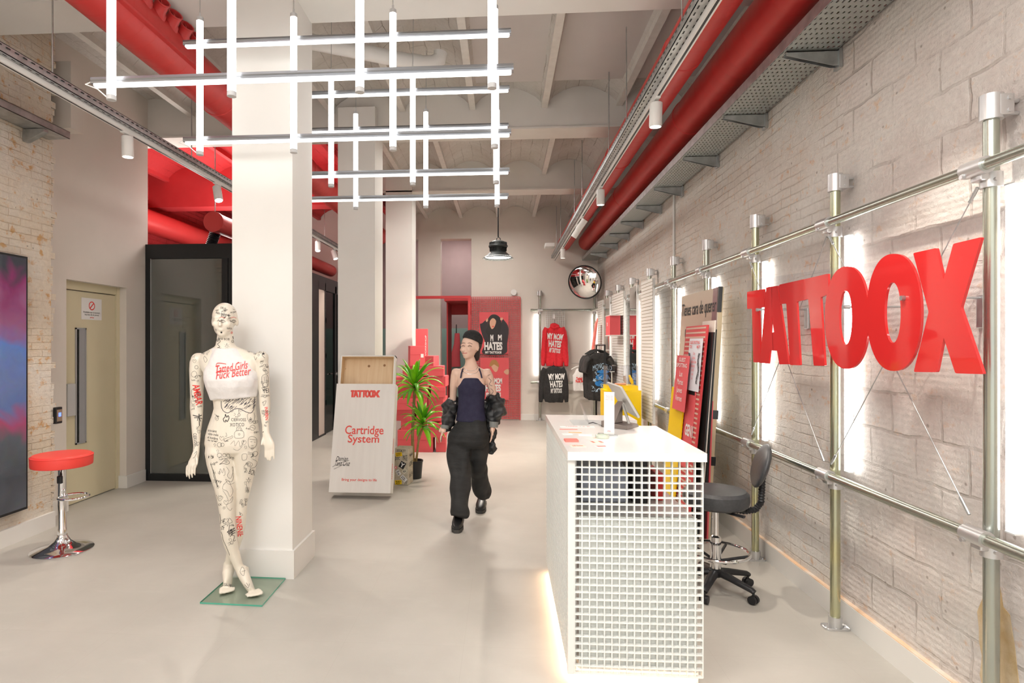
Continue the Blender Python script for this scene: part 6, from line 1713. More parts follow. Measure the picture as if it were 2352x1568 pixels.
def head(mb, C, s, yaw, pitch=0.0):
    """skull, jaw, nose, lips, ears around C (centre of the skull); s = head height / 0.23; face looks along -Y turned by yaw"""
    R = Matrix.Translation(C) @ Matrix.Rotation(yaw, 4, 'Z') @ Matrix.Rotation(pitch, 4, 'X') @ Matrix.Scale(s, 4)
    R3 = R.to_3x3()
    def E(c, rx, ry, rz, M=None): mb.ell(R @ Vector(c), rx, ry, rz, M=(R3 @ M.to_3x3() if M else R3), seg=22, rings=14)
    E((0, 0.012, 0.022), 0.074, 0.094, 0.088)
    E((0, -0.022, -0.035), 0.058, 0.066, 0.070)
    E((0, -0.052, -0.082), 0.030, 0.028, 0.024)
    E((0, -0.030, -0.068), 0.046, 0.045, 0.030)
    E((0, -0.094, -0.020), 0.0085, 0.013, 0.022, Matrix.Rotation(-0.30, 4, 'X')); E((0, -0.100, -0.034), 0.0125, 0.012, 0.009)
    E((0, -0.083, -0.057), 0.020, 0.010, 0.0048); E((0, -0.081, -0.065), 0.016, 0.011, 0.0058)
    for s_ in (-1, 1):
        E((s_ * 0.028, -0.073, 0.014), 0.022, 0.014, 0.007); E((s_ * 0.036, -0.062, -0.026), 0.022, 0.022, 0.020)
        E((s_ * 0.028, -0.074, -0.003), 0.0135, 0.010, 0.008)
        E((s_ * 0.073, 0.012, -0.010), 0.008, 0.018, 0.030, Matrix.Rotation(s_ * -0.25, 4, 'Z'))
    return R


def finger(mb, p, d, bend, L_, r, n=3):
    """p root, d direction, bend = vector added per joint, L_ total length"""
    pts = [Vector(p)]; d = Vector(d).normalized(); bend = Vector(bend)
    for f in (0.45, 0.30, 0.25)[:n]:
        pts.append(pts[-1] + d * L_ * f); d = (d + bend).normalized()
    mb.tube([pts[0] - Vector(d) * 0.0] + pts[1:], [r, r * 0.96, r * 0.86, r * 0.66][:len(pts)], 10)
    mb.ell(pts[-1], r * 0.68, r * 0.68, r * 0.68, seg=10, rings=6)


mb = MB()
torso(mb, [(502, 534, 760, 0.045, 0.0), (500, 535, 775, 0.048, 0.0), (498, 536, 786, 0.049, 0.005), (496, 541, 795, 0.055, 0.01), (478, 566, 804, 0.065, 0.012), (463, 588, 812, 0.075, 0.01), (455, 598, 824, 0.085, 0.0), (460, 597, 840, 0.092, -0.005),
           (468, 593, 855, 0.10, -0.012), (474, 592, 870, 0.108, -0.02), (479, 591, 885, 0.102, -0.015), (485, 590, 903, 0.088, 0.0), (490, 589, 920, 0.080, 0.005), (492, 588, 937, 0.078, 0.006), (487, 590, 955, 0.084, 0.006),
           (479, 593, 977, 0.095, 0.008), (473, 596, 1000, 0.106, 0.01), (471, 597, 1018, 0.108, 0.012), (476, 592, 1034, 0.095, 0.012), (500, 570, 1045, 0.06, 0.01)])
for cu in (506, 556): mb.ell(Mq(cu, 869, -0.078), 0.050, 0.036, 0.048)
for r in [[(474, 534, 1015), (473, 540, 1035, 0, 1.1), (477, 541, 1060, 0, 1.1), (485, 542, 1090, -0.01, 1.1), (495, 541, 1122, -0.02, 1.1), (501, 540, 1150, -0.02, 1.1), (505, 539, 1175, -0.02, 1.1), (506, 540, 1196, -0.012, 1.1), (509, 542, 1222, 0.0, 1.25), (515, 545, 1247, 0.01, 1.25), (525, 550, 1272, 0.02, 1.15), (537, 557, 1297, 0.03, 1.15), (544, 564, 1312, 0.035, 1.2)],
          [(532, 597, 1015, 0.02), (536, 596, 1035, 0.02, 1.1), (540, 591, 1060, 0.03, 1.1), (542, 584, 1088, 0.04, 1.1), (541, 576, 1122, 0.05, 1.1), (539, 568, 1152, 0.055, 1.1), (537, 566, 1178, 0.06, 1.1), (535, 564, 1205, 0.075, 1.2), (530, 557, 1235, 0.09, 1.25), (522, 548, 1262, 0.10, 1.2), (517, 538, 1288, 0.11, 1.15), (515, 535, 1302, 0.11, 1.2)],
          # arms
          [(444, 470, 818, 0, 1.1), (437, 469, 832, 0, 1.1), (436, 467, 850, 0, 1.1), (437, 467, 880, 0.005, 1.1), (438, 466, 910, 0.01, 1.1), (437, 466, 935, 0.01, 1.05), (439, 465, 960, 0.0), (441, 461, 992, -0.015), (444, 459, 1022, -0.03, 0.85), (443, 458, 1040, -0.035, 0.8)],
          [(584, 608, 812, 0, 1.1), (588, 616, 830, 0, 1.1), (590, 618, 850, 0.005, 1.1), (593, 619, 880, 0.01, 1.1), (595, 620, 908, 0.015, 1.1), (596, 621, 932, 0.015, 1.05), (599, 620, 955, 0.0), (602, 618, 978, -0.015, 0.85), (602, 619, 992, -0.02, 0.75)]]:
    limb(mb, r)
mb.ell(Mq(456, 826, 0.0), 0.045, 0.05, 0.045); mb.ell(Mq(600, 822, 0.0), 0.045, 0.05, 0.045)
RH = head(mb, Mq(515.5, 735, -0.005), 1.0, 0.20)
# hands
w = Mq(450, 1040, -0.035); k = Mq(443, 1064, -0.045)
mb.tube([w, Mq(447, 1052, -0.04), k, Mq(441, 1072, -0.047)], [(0.020, 0.024), (0.026, 0.018), (0.033, 0.016), (0.028, 0.013)], 14)
for i, (u, L_) in enumerate(((452, 0.062), (446, 0.078), (440, 0.084), (434, 0.072))):
    finger(mb, Mq(u - 3, 1068, -0.045 - 0.008 * (3 - i)), (-0.16, -0.05, -1), (0.10, 0.1, 0), L_, 0.0085)
finger(mb, Mq(452, 1050, -0.055), (0.28, -0.45, -1), (-0.2, 0, 0), 0.062, 0.0095, 2)
mb.tube([Mq(610, 990, -0.02), Mq(613, 1004, -0.025), Mq(618, 1020, -0.03), Mq(620, 1030, -0.03)], [(0.020, 0.020), (0.027, 0.016), (0.035, 0.015), (0.034, 0.012)], 14)
for i, (u0, u1, L_) in enumerate(((610, 608, 0.058), (616, 614, 0.072), (622, 621, 0.076), (628, 630, 0.066))):
    a = Mq(u0, 1026, -0.03); b_ = Mq(u1, 1062, -0.035); finger(mb, a, b_ - a, (-0.03, 0.06, 0), L_ * 1.15, 0.0082)
a = Mq(605, 1005, -0.03); finger(mb, a, (-0.12, -0.5, -1), (0.1, 0, 0), 0.062, 0.0092, 2)
# feet with toes
def foot(ank, ball, side):
    """ankle point and ball point -> tiptoe foot; side = +1 big toe towards +X"""
    ank = Vector(ank); ball = Vector(ball); d = (ball - ank)
    heel = ank + Vector((0, 0.045, -0.012))
    mb.tube([ank + Vector((0, 0, 0.03)), ank, ank.lerp(ball, 0.35) + Vector((0, -0.006, 0.008)), ank.lerp(ball, 0.7), ball + Vector((0, 0, 0.002)), ball + Vector((d.x, d.y, 0)).normalized() * 0.028], [(0.030, 0.030), (0.034, 0.030), (0.033, 0.036), (0.027, 0.043), (0.021, 0.050), (0.013, 0.047)], 16)
    mb.tube([heel + Vector((0, 0.0, 0.02)), heel, ank.lerp(ball, 0.5) + Vector((0, 0.015, -0.015))], [0.024, 0.026, 0.020], 12)
    f = Vector((d.x, d.y, 0)).normalized(); s_ = Vector((-f.y, f.x, 0))
    if s_.x * side < 0: s_ = -s_
    for j, (o, L_, r) in enumerate(((0.032, 0.050, 0.0145), (0.011, 0.050, 0.0105), (-0.008, 0.044, 0.010), (-0.026, 0.036, 0.0095), (-0.041, 0.026, 0.009))):
        p0 = ball + s_ * o + f * 0.016; p0.z = 0.022 + r * 0.4; p1 = p0 + f * L_; p1.z = 0.0135 + r * 0.8
        mb.tube([p0, p0.lerp(p1, 0.6) + Vector((0, 0, 0.003)), p1], [r, r * 0.95, r * 0.85], 10); mb.ell(p1, r * 0.95, r, r * 0.85, seg=10, rings=6)
b1 = P(577, 1356, z=0.030); b0 = P(522, 1347, z=0.030)
foot(Mq(555, 1311, 0.035), b1, 1); foot(Mq(525, 1301, 0.11), b0, -1)
tm = thing('mannequin', 'tall cream mannequin covered in ink doodles, standing cross-legged on a glass plate', 'mannequin', (-1.6, YM, 0.0125))
me = bake(mb, 0.0055, 7, 0.5)
M_mann = pbr('cream_gloss', (0.80, 0.735, 0.62), 0.32, coat=0.2)
body = place(me, 'body', M_mann, tm)
# glass plate
t = tag(build(MB().loft([[P(459, 1386, z=0.0015), P(602, 1393, z=0.0015), P(656, 1330, z=0.0015), P(528, 1325, z=0.0015)], [P(459, 1386, z=0.0015) + Vector((0, 0, 0.0095)), P(602, 1393, z=0.0015) + Vector((0, 0, 0.0095)), P(656, 1330, z=0.0015) + Vector((0, 0, 0.0095)), P(528, 1325, z=0.0015) + Vector((0, 0, 0.0095))]]), 'glass_base_plate', [glass_mat('green_tinted_glass', (0.90, 0.95, 0.91), 0.03), pbr('green_glass_edge', (0.10, 0.42, 0.30), 0.15)]), 'square green-edged glass plate under the mannequin feet', 'glass plate')
for p_ in t.data.polygons: p_.material_index = 1 if abs(p_.normal.z) < 0.5 else 0
# crop top on the mannequin
mb = MB(); O = 2.2
rows = [(488, 553, 799, 0.066, 0.008), (486, 566, 808, 0.084, 0.004), (484, 575, 818, 0.098, -0.003), (480, 585, 832, 0.106, -0.008), (474, 591, 846, 0.110, -0.012), (471, 594, 856, 0.115, -0.016), (472, 594.5, 870, 0.124, -0.025), (476, 593.5, 886, 0.118, -0.019), (482, 592.5, 903, 0.106, -0.005), (486, 591.5, 914, 0.098, 0.0)]
rings = []
for l, r, v, b_, dy in rows:
    lv, rv = v, v
    if v > 895: lv, rv = v + 4, v - 4
    c = P((l + r) / 2, v, y=YM + dy); a = (r - l) / 2 * PXM; tilt = (rv - lv) / 2 * PXM
    rings.append([c + Vector((math.copysign(abs(math.cos(q)) ** 0.85, math.cos(q)) * a, math.copysign(abs(math.sin(q)) ** 0.85, math.sin(q)) * b_ + 0.004 * math.sin(q * 7 + v * 0.1), -tilt * math.cos(q))) for q in [2 * PI * k / 40 for k in range(40)]])
mb.loft(rings)
for cu in (506, 556): mb.ell(Mq(cu, 869, -0.084), 0.052, 0.038, 0.050)
me = bake(mb, 0.006, 6)
top = place(me, 'crop_top', M_whtcloth, tm, fn=folds(0.006, 12, (1, 1, 0.5), 2.0), label='white sleeveless crop top with red script')
bvt = bvh_world(top); bvm = bvh_world(body)
decal(tm, bvt, join_geo([text_px('Tatted Girls', 496, 834, 569, 852, -9, 0.0, 0.45, sub=5), text_px('Fuck Better', 495, 848, 576, 866, -8, 0.0, 0.45, sub=5), stroke_geo(smooth_pts([(497, 838), (500, 834), (508, 834), (520, 836)], 5), 1.3), stroke_geo(smooth_pts([(497, 857), (501, 853), (510, 852), (520, 853)], 5), 1.3)]), cam_ray, M_redtxt, 'lettering', 0.004)

# ink doodles: writing and drawings laid on the skin
random.seed(21)
def ink(geos, mat=M_ink, name='ink_doodle', bv=None): return decal(tm, bv or bvm, join_geo(geos), cam_ray, mat, name, 0.0009)
T = lambda s_, u0, v0, u1, v1, rot=0, b_=0.0, sh=0.0: text_px(s_, u0, v0, u1, v1, rot, b_, sh, sub=5)
def K(pts, w=0.8, cl=False):
    w = w * 0.78; return stroke_geo(smooth_pts(pts, 5, cl), w)
ink([T('malas decisiones', 496, 717, 526, 723, 12), T('BOLD', 508, 722, 520, 728, 10), T('no pain', 529, 714, 542, 720, -10), T('BOB', 515, 776, 527, 781, 2), K([(525.5, 721), (525.5, 731)], 1.5), K([(522, 724.5), (529, 724.5)], 1.5), T('nunca', 521, 752, 532, 756, 3)])
# eyes
def E2(cx_, cy_, s_): return P(cx_, cy_, y=3.4)
for (ex, w_) in ((511.5, 6.0), (536.5, 5.4)):
    ink([K([(ex - w_, 738), (ex - 2, 734.8), (ex + 3, 735.4), (ex + w_, 738.6)], 1.1), K([(ex - w_, 738), (ex, 741), (ex + w_, 738.6)], 0.6), K(spiral_pts((ex, 737.8), 2.2, 10), 0.7, True), K([(ex - w_, 738), (ex - w_ - 3.5, 735.8)], 1.6)], name='eye_outline')
M_lipink = pbr('pale_lip', (0.66, 0.42, 0.36), 0.4)
ink([K([(503, 730.5), (509, 728), (518, 730)], 0.9), K([(529, 730), (537, 728), (543, 731)], 0.9)], M_redtxt, 'eyebrow')
ink([K([(521, 761), (527, 760), (534, 761)], 0.7)], M_lipink, 'mouth_line')
ink([K([(530, 764), (532, 766), (533.5, 763.5), (532, 762)], 1.2, True)], M_redtxt)
def star(cx_, cy_, r, f=0.45, n=5, w=None, rot=0):
    pts = [(cx_ + (r if k % 2 == 0 else r * f) * math.sin(PI * k / n + rot), cy_ - (r if k % 2 == 0 else r * f) * math.cos(PI * k / n + rot)) for k in range(2 * n)]
    if w: return stroke_geo(pts + [pts[0]], w)
    c = len(pts); return pts + [(cx_, cy_)], [(k, (k + 1) % c, c) for k in range(c)]
ink([star(508.5, 763, 3.4), star(521, 795, 7, 0.25, 7, 0.6), K([(503, 778), (506, 784), (500, 790), (505, 796), (499, 798)], 1.3), K([(534, 772), (536, 778)], 1.6)])
# torso drawing
fur = [K([(508, 921), (509, 935), (514, 944), (523, 948), (532, 943), (540, 939), (548, 938), (556, 941), (566, 946), (576, 948), (582, 941), (583, 930), (585, 912)], 1.6)]
for k_ in range(70):
    u = random.uniform(511, 582); v = random.uniform(912 + (585 - u) * 0.11, 940 - 6 * math.exp(-((u - 547) / 9) ** 2)); L_ = random.uniform(4, 8)
    fur.append(stroke_geo([(u, v), (u + L_ * 0.5, v - L_ * 0.35), (u + L_, v - L_ * 0.9)], 0.9))
ink(fur, pbr('navy_ink', (0.015, 0.014, 0.04), 0.6))
ink([T('CIERVOSS', 531, 960, 565, 967, 0), T('XOTICO', 528, 971, 561, 979, -1), K([(548, 939), (549, 948), (546, 952), (549, 956), (552, 952), (549, 948)], 0.9), K([(515, 969), (513, 962), (517, 957), (518, 951), (521, 958), (524, 954), (526, 960), (522, 968), (519, 964), (517, 970)], 2.0)])
ink([K([(541, 990), (558, 990), (559, 1004), (540, 1005)], 0.8, True), K([(543, 990), (544, 982), (549, 980), (554, 983), (556, 990)], 0.9), K([(546, 990), (547, 984), (550, 983), (552, 985), (553, 990)], 0.6), K(spiral_pts((549.5, 997), 2.0, 8), 0.7, True)])
ink([K([(514, 1010), (519, 1006), (530, 1003), (533, 1000), (535, 1003), (532, 1006), (522, 1010), (518, 1014)], 0.7, True), K([(519, 993), (521, 1001), (517, 1001)], 0.8)])
ink([T('no te cierres', 478, 986, 498, 992, 8), T('viste traba', 478, 994, 502, 1000, 8), T('el mundo e', 477, 1002, 500, 1008, 8), T('da igual', 477, 1010, 497, 1014, 8), T('09*', 583, 990, 594, 995)])
fk = [K(smooth_pts([(570, 1010), (573, 1004), (580, 1002), (588, 1006), (590, 1016), (586, 1026), (578, 1030), (571, 1024)], 1), 0.7, True), K([(573, 1008), (588, 1010)], 0.7), K([(575, 1014), (579, 1014)], 0.8), K([(583, 1015), (587, 1015)], 0.8), K([(577, 1023), (582, 1023)], 0.8), K([(568, 954), (570, 964), (576, 969), (583, 965), (585, 955)], 0.8), K([(568, 954), (571, 948)], 0.8), K([(585, 955), (583, 947)], 0.8), K(spiral_pts((580, 982), 6, 8), 0.8, True), K([(576, 980), (584, 984)], 0.8), K(spiral_pts((504, 1021), 5, 7), 0.8, True), K(spiral_pts((511, 1021), 4, 7), 0.8, True), K([(493, 950), (502, 960), (498, 966), (494, 960)], 0.6), K([(537, 948), (541, 951), (537, 954)], 0.6), K([(530, 1020), (538, 1012), (540, 1024), (548, 1012), (552, 1026), (560, 1010), (556, 1024), (546, 1034), (536, 1030)], 0.6)]
ink(fk)
# thigh and shin drawings
ink([K(spiral_pts((504, 1045), 5, 8), 0.8, True), K(spiral_pts((515, 1045), 4, 8), 0.8, True), K(spiral_pts((524, 1046), 4, 8), 0.8, True), K([(504, 1066), (511, 1061), (519, 1054), (527, 1062), (521, 1066), (513, 1064), (504, 1066)], 1.1), K(spiral_pts((519, 1060), 2.4, 9), 1.0, True), K([(508, 1056), (514, 1053), (524, 1052)], 0.9),
     K([(504, 1090), (506, 1076), (511, 1086), (514, 1075), (517, 1088), (513, 1092)], 0.7), K([(520, 1072), (526, 1082), (522, 1092), (530, 1098), (536, 1078), (533, 1072), (536, 1096), (530, 1106), (518, 1100), (526, 1112), (538, 1108)], 0.7, False),
     K([(514, 1112), (524, 1104), (530, 1114), (535, 1128), (528, 1140), (522, 1128), (511, 1122), (514, 1112)], 0.7, True), K([(512, 1126), (520, 1138), (526, 1150), (534, 1140), (532, 1152), (520, 1160), (528, 1172), (533, 1166)], 0.7), K([(484, 1064), (489, 1080), (492, 1095), (500, 1118), (497, 1104), (490, 1078)], 1.1), K([(497, 1136), (504, 1150), (512, 1142), (506, 1138)], 0.7)])
ink([star(511, 1204, 9, 0.4, 5, 0.9, 0.3), star(511, 1212, 5, 0.4, 5, 0.9), K([(505, 1180), (507, 1195), (505, 1215), (510, 1225), (513, 1240), (520, 1255), (528, 1275)], 1.0), K([(524, 1200), (533, 1199), (530, 1192), (526, 1190)], 0.9, True), K([(527, 1207), (526, 1220), (534, 1218), (532, 1228), (538, 1230), (536, 1242), (541, 1240)], 1.2), T('B&K', 526, 1212, 540, 1232, 60)])
ink([K([(552, 1310), (556, 1302), (561, 1308), (560, 1322), (553, 1316)], 0.8, True), K([(556, 1312), (564, 1310)], 0.8), T('Skip', 514, 1339, 533, 1348, 3), K([(562, 1342), (570, 1349), (573, 1340)], 0.9), K([(566, 1338), (570, 1345)], 1.0)])
ink([T('NINENIE', 527, 1202, 573, 1215, 84, 0.015)], M_redtxt, 'ink_lettering')
# back thigh
ink([K([(556, 1044), (566, 1042), (566, 1054), (557, 1056)], 0.7, True), K([(580, 1040), (588, 1036), (592, 1042), (586, 1048), (580, 1044)], 0.9, True), K([(560, 1072), (570, 1060), (580, 1066), (574, 1074), (586, 1072), (590, 1060), (580, 1054)], 0.8), T('BCN', 572, 1078, 586, 1090, 20), star(571, 1103, 7, 0.3, 6, 0.7), K([(566, 1112), (568, 1122), (572, 1128), (566, 1126)], 0.8), K([(565, 1145), (563, 1160), (566, 1158)], 1.0)])
# arms
ink([T('AMBAR', 430, 898, 478, 914, 80, 0.02)], M_redtxt, 'ink_lettering')
ink([T('INVERN', 597, 946, 627, 953, 86, 0.02)], M_redtxt, 'ink_lettering')
wing = [K([(443, 953), (455, 956), (463, 953)], 2.4), K([(446, 959), (456, 959), (464, 961)], 2.0), K([(457, 950), (458, 978)], 2.0), K([(453, 966), (456, 958), (461, 968)], 1.6)]
ink(wing); ink([T('CIERVOSS', 434, 1006, 464, 1013, 84), K([(444, 1000), (448, 1020), (446, 1030)], 0.6), K([(446, 1042), (452, 1036), (448, 1048), (443, 1052)], 0.8), K(spiral_pts((451, 843), 4, 5), 0.8, True), K([(441, 855), (448, 852), (452, 860), (446, 866), (440, 862)], 0.7, True), K([(441, 895), (450, 892), (453, 902), (446, 910), (440, 905)], 0.7, True), K([(442, 912), (450, 908), (455, 916), (448, 922)], 0.7, True), K([(470, 818), (476, 826), (472, 832), (468, 824)], 0.8, True)])
ink([star(605, 812, 4.5, 0.35), K([(599, 800), (606, 806), (602, 815), (608, 822)], 1.0), K(spiral_pts((607, 849), 3, 8), 1.0, True), K([(602, 864), (614, 862), (615, 886), (604, 888)], 0.9, True), K([(606, 864), (607, 876)], 0.9), K([(611, 863), (611, 875)], 0.9), K(spiral_pts((609, 883), 5, 8), 0.8, True), T('YEI', 603, 892, 617, 902, -8), K([(602, 925), (611, 920), (606, 932), (604, 922)], 0.8), K([(600, 944), (606, 942), (604, 950), (609, 952), (604, 956)], 0.9), K([(602, 985), (600, 989), (603, 992), (606, 991)], 1.6), K([(584, 818), (587, 826), (590, 820)], 0.8), K(spiral_pts((577.5, 805.5), 3, 8), 0.7, True), T('verano azul sin fin', 553, 794, 592, 799, 3)])

# denser small doodles scattered over head, neck, arms, hips and legs
rd = random.Random(9)
def motif(cx_, cy_, r):
    k = rd.randrange(7)
    if k == 0: return star(cx_, cy_, r, 0.4, 5, 0.5, rd.random())
    if k == 1: return K([(cx_ + r * math.cos(a_ * 0.9) * a_ / 9, cy_ + r * math.sin(a_ * 0.9) * a_ / 9) for a_ in range(1, 10)], 0.6)
    if k == 2: return join_geo([K([(cx_ - r, cy_ + j * r * 0.5 + rd.uniform(-.5, .5)), (cx_ - r * .3, cy_ + j * r * 0.5 - 1), (cx_ + r * .3, cy_ + j * r * 0.5 + 1), (cx_ + r, cy_ + j * r * 0.5)], 0.55) for j in (-1, 0, 1)])
    if k == 3: return K([(cx_ + rd.uniform(-r, r), cy_ + rd.uniform(-r, r)) for _ in range(7)], 0.6)
    if k == 4: return join_geo([K([(cx_, cy_ + r), (cx_ - r, cy_ - r * .2), (cx_ - r * .5, cy_ - r), (cx_, cy_ - r * .3), (cx_ + r * .5, cy_ - r), (cx_ + r, cy_ - r * .2)], 0.6, True)])
    if k == 5: return text_px(rd.choice(['amor', 'ink', '13', 'XX', 'Lola', 'vida', 'hola', 'A+M', 'zero', 'rey']), cx_ - r, cy_ - r * .5, cx_ + r, cy_ + r * .5, rd.uniform(-30, 30), sub=5)
    return join_geo([K(spiral_pts((cx_, cy_), r * .8, 8), 0.6, True), K([(cx_ - r * .4, cy_ - r * .2), (cx_ - r * .2, cy_ - r * .2)], 0.8), K([(cx_ + r * .3, cy_ - r * .2), (cx_ + r * .5, cy_ - r * .2)], 0.8), K([(cx_ - r * .4, cy_ + r * .3), (cx_, cy_ + r * .5), (cx_ + r * .4, cy_ + r * .3)], 0.6)])
for (rows, n, r0) in (([(497, 712, 6), (533, 712, 6), (500, 750, 6), (508, 722, 10), (533, 722, 8), (517, 710, 8)], 16, 3.0), ([(505, 782, 6), (504, 795, 6), (530, 790, 6)], 7, 3.2), ([(452, 830, 9), (452, 870, 8), (452, 900, 8), (451, 930, 8), (452, 990, 6), (450, 1025, 5)], 20, 4.0),
                      ([(604, 822, 9), (606, 850, 8), (607, 885, 7), (608, 915, 7), (610, 950, 6), (610, 970, 5)], 22, 4.0), ([(500, 950, 10), (540, 955, 20), (580, 975, 10), (490, 1025, 12), (520, 1030, 16), (575, 1040, 12), (560, 1000, 12)], 22, 4.5),
                      ([(490, 1060, 10), (500, 1085, 10), (500, 1115, 8), (512, 1150, 8), (520, 1180, 10), (525, 1215, 9), (530, 1245, 7)], 22, 5.0), ([(575, 1055, 10), (570, 1085, 9), (565, 1120, 8), (558, 1150, 7), (556, 1180, 6)], 14, 4.5), ([(472, 816, 7), (590, 812, 8), (575, 803, 6)], 8, 3.4)):
    ink([motif(*(lambda q: (q[0] + rd.uniform(-q[2], q[2]), q[1] + rd.uniform(-12, 12) * (q[2] / 8), r0 * rd.uniform(.7, 1.2)))(rd.choice(rows))) for _ in range(n)], name='ink_doodle')

# ================================================================== WALKING PERSON
YP = 5.10; PXP = 5.18 / 1350.0
def Q(u, v, dy=0.0): return P(u, v, y=YP + dy)
tp = thing('person', 'person in a black beanie, dark tank top and wide black trousers walking towards the counter', 'person', (-0.28, 5.1, 0.0))
def L2(mb, rows, dp=1.0): limb(mb, rows, depth=dp, y0=YP, px=PXP)
mb = MB()
torso(mb, [(1068, 1090, 820, 0.045, 0.0), (1069, 1094, 832, 0.05, 0.01), (1066, 1098, 841, 0.055, 0.015), (1052, 1112, 849, 0.07, 0.01), (1046, 1118, 858, 0.085, 0.005), (1050, 1116, 872, 0.095, 0.0), (1053, 1113, 890, 0.10, -0.01), (1055, 1110, 915, 0.09, 0.0), (1057, 1108, 940, 0.09, 0.0), (1053, 1112, 965, 0.10, 0.0), (1052, 1114, 990, 0.10, 0.0)], y0=YP, px=PXP)
L2(mb, [(1040, 1060, 850, 0, 1.1), (1035, 1055, 862, 0, 1.1), (1033, 1051, 885, 0.02, 1.1), (1033, 1049, 908, 0.05, 1.1), (1031, 1046, 930, 0.05), (1024, 1038, 955, -0.01), (1016, 1027, 978, -0.06, 0.8)])
L2(mb, [(1106, 1126, 851, 0, 1.1), (1114, 1133, 864, 0, 1.1), (1119, 1137, 885, 0.01, 1.1), (1125, 1142, 908, 0.03, 1.1), (1130, 1147, 930, 0.03), (1130, 1144, 955, -0.03), (1128, 1138, 976, -0.07, 0.8)])
mb.ell(Q(1048, 857, 0), 0.045, 0.05, 0.045); mb.ell(Q(1118, 858, 0), 0.045, 0.05, 0.045)
head(mb, Q(1080, 796, -0.01), 1.0, -0.62)
for (w0, k0, dx, ys) in ((Q(1019, 980, -0.06), Q(1015, 993, -0.08), -0.25, 1), (Q(1133, 978, -0.07), Q(1130, 992, -0.09), -0.10, -1)):
    mb.tube([w0, w0.lerp(k0, 0.5), k0], [(0.020, 0.026), (0.022, 0.036), (0.018, 0.040)], 12)
    for i in range(4):
        finger(mb, k0 + Vector((0, -0.030 + i * 0.020, -0.012)), (dx, 0.05, -1), (0.18 * ys, 0, 0), (0.068, 0.078, 0.074, 0.058)[i], 0.0088)
    finger(mb, w0.lerp(k0, 0.5) + Vector((0.0, -0.032, -0.005)), (dx + 0.2, -0.55, -1), (0, 0.2, 0), 0.06, 0.0095, 2)
me = bake(mb, 0.0075, 5)
M_skin = pbr('skin', (0.80, 0.55, 0.43), 0.5, sss=0.0)
pb = place(me, 'body', M_skin, tp)
bvp = bvh_world(pb)
def pin(geos, mat, name): return decal(tp, bvp, join_geo(geos), cam_ray, mat, name, 0.0014)
M_brow = pbr('brow_brown', (0.10, 0.05, 0.035), 0.6)
pin([K([(1060, 789.5), (1064, 787.5), (1069, 788)], 1.3), K([(1074, 788.5), (1079, 787.5), (1085, 790)], 1.3)], M_brow, 'eyebrow')
pin([K([(1060.5, 795), (1064, 793.6), (1068, 795)], 1.6), K([(1074.5, 795.2), (1079, 793.6), (1083.5, 795.5)], 1.6)], M_brow, 'eye')
pin([K([(1062, 810.4), (1067, 810.9), (1073, 810.2)], 2.4)], pbr('lip_red', (0.60, 0.18, 0.16), 0.4), 'mouth')
pin([K([(1058, 847), (1066, 855), (1080, 859), (1094, 856), (1101, 848)], 0.9), K([(1063, 842), (1070, 849), (1081, 852), (1092, 849), (1098, 842)], 0.8)], M_chrome, 'necklace')
pin([K([(1122, 868), (1128, 874), (1124, 882), (1131, 886)], 1.3), K([(1127, 892), (1133, 898), (1129, 905)], 1.2), K([(1120, 862), (1126, 860)], 1.2)], pbr('tattoo_ink', (0.12, 0.09, 0.09), 0.6), 'tattoo')
# hair and beanie
C = Q(1081, 795, -0.01)
mb = MB(); Rb = Matrix.Rotation(-0.62, 4, 'Z')
mb.ell(C + Vector((0.018, 0.040, 0.02)), 0.082, 0.080, 0.085); mb.tube([C + Vector((0.035, 0.045, -0.02)), C + Vector((0.045, 0.05, -0.09)), C + Vector((0.05, 0.055, -0.13))], [0.050, 0.035, 0.018], 12)
hair = place(bake(mb, 0.009, 4), 'hair', pbr('dark_hair', (0.03, 0.02, 0.018), 0.6), tp)
mb = MB(); Rt = Matrix.Rotation(0.28, 4, 'X').to_3x3().to_4x4()
prof = [(0.084, 0.0), (0.089, 0.008), (0.088, 0.022)] + [(0.088 * math.cos(q), 0.024 + 0.068 * math.sin(q)) for q in [0.15 * k_ for k_ in range(1, 10)]] + [(0.008, 0.0915)]
cc = C + Vector((0.012, 0.016, 0.042)); Mh = (Matrix.Rotation(0.16, 4, 'Y') @ Matrix.Rotation(-0.62, 4, 'Z') @ Matrix.Rotation(-0.26, 4, 'X') @ Matrix.Diagonal((0.93, 1.15, 1.08, 1.0)))
mb.lathe(prof, cc, 32, M=Mh)
bn = build(mb, 'beanie', noisy('black_knit', (0.014, 0.014, 0.014), (0.03, 0.03, 0.03), 80, 0.95, 0.5, 160), tp, smooth='all')
# tank top
M_tank = noisy('navy_jersey', (0.018, 0.016, 0.045), (0.028, 0.026, 0.060), 20, 0.85, 0.2, 60)
mb = MB()
torso(mb, [(1056, 1109, 866, 0.096, 0.0), (1054, 1112, 874, 0.103, -0.002), (1052, 1115, 890, 0.110, -0.010), (1053, 1113, 912, 0.102, -0.002), (1052, 1112, 935, 0.104, 0), (1049, 1115, 955, 0.114, 0), (1047, 1118, 966, 0.118, 0)], y0=YP, px=PXP)
tk = place(bake(mb, 0.009, 4), 'tank_top', M_tank, tp)
build(MB().tube([Q(1058, 868, -0.09), Q(1060, 856, -0.085), Q(1063, 847, -0.05), Q(1064, 845, 0.03)], 0.006, 8).tube([Q(1107, 868, -0.09), Q(1104, 856, -0.085), Q(1101, 847, -0.05), Q(1100, 845, 0.03)], 0.006, 8), 'strap', M_tank, tk, smooth=True)
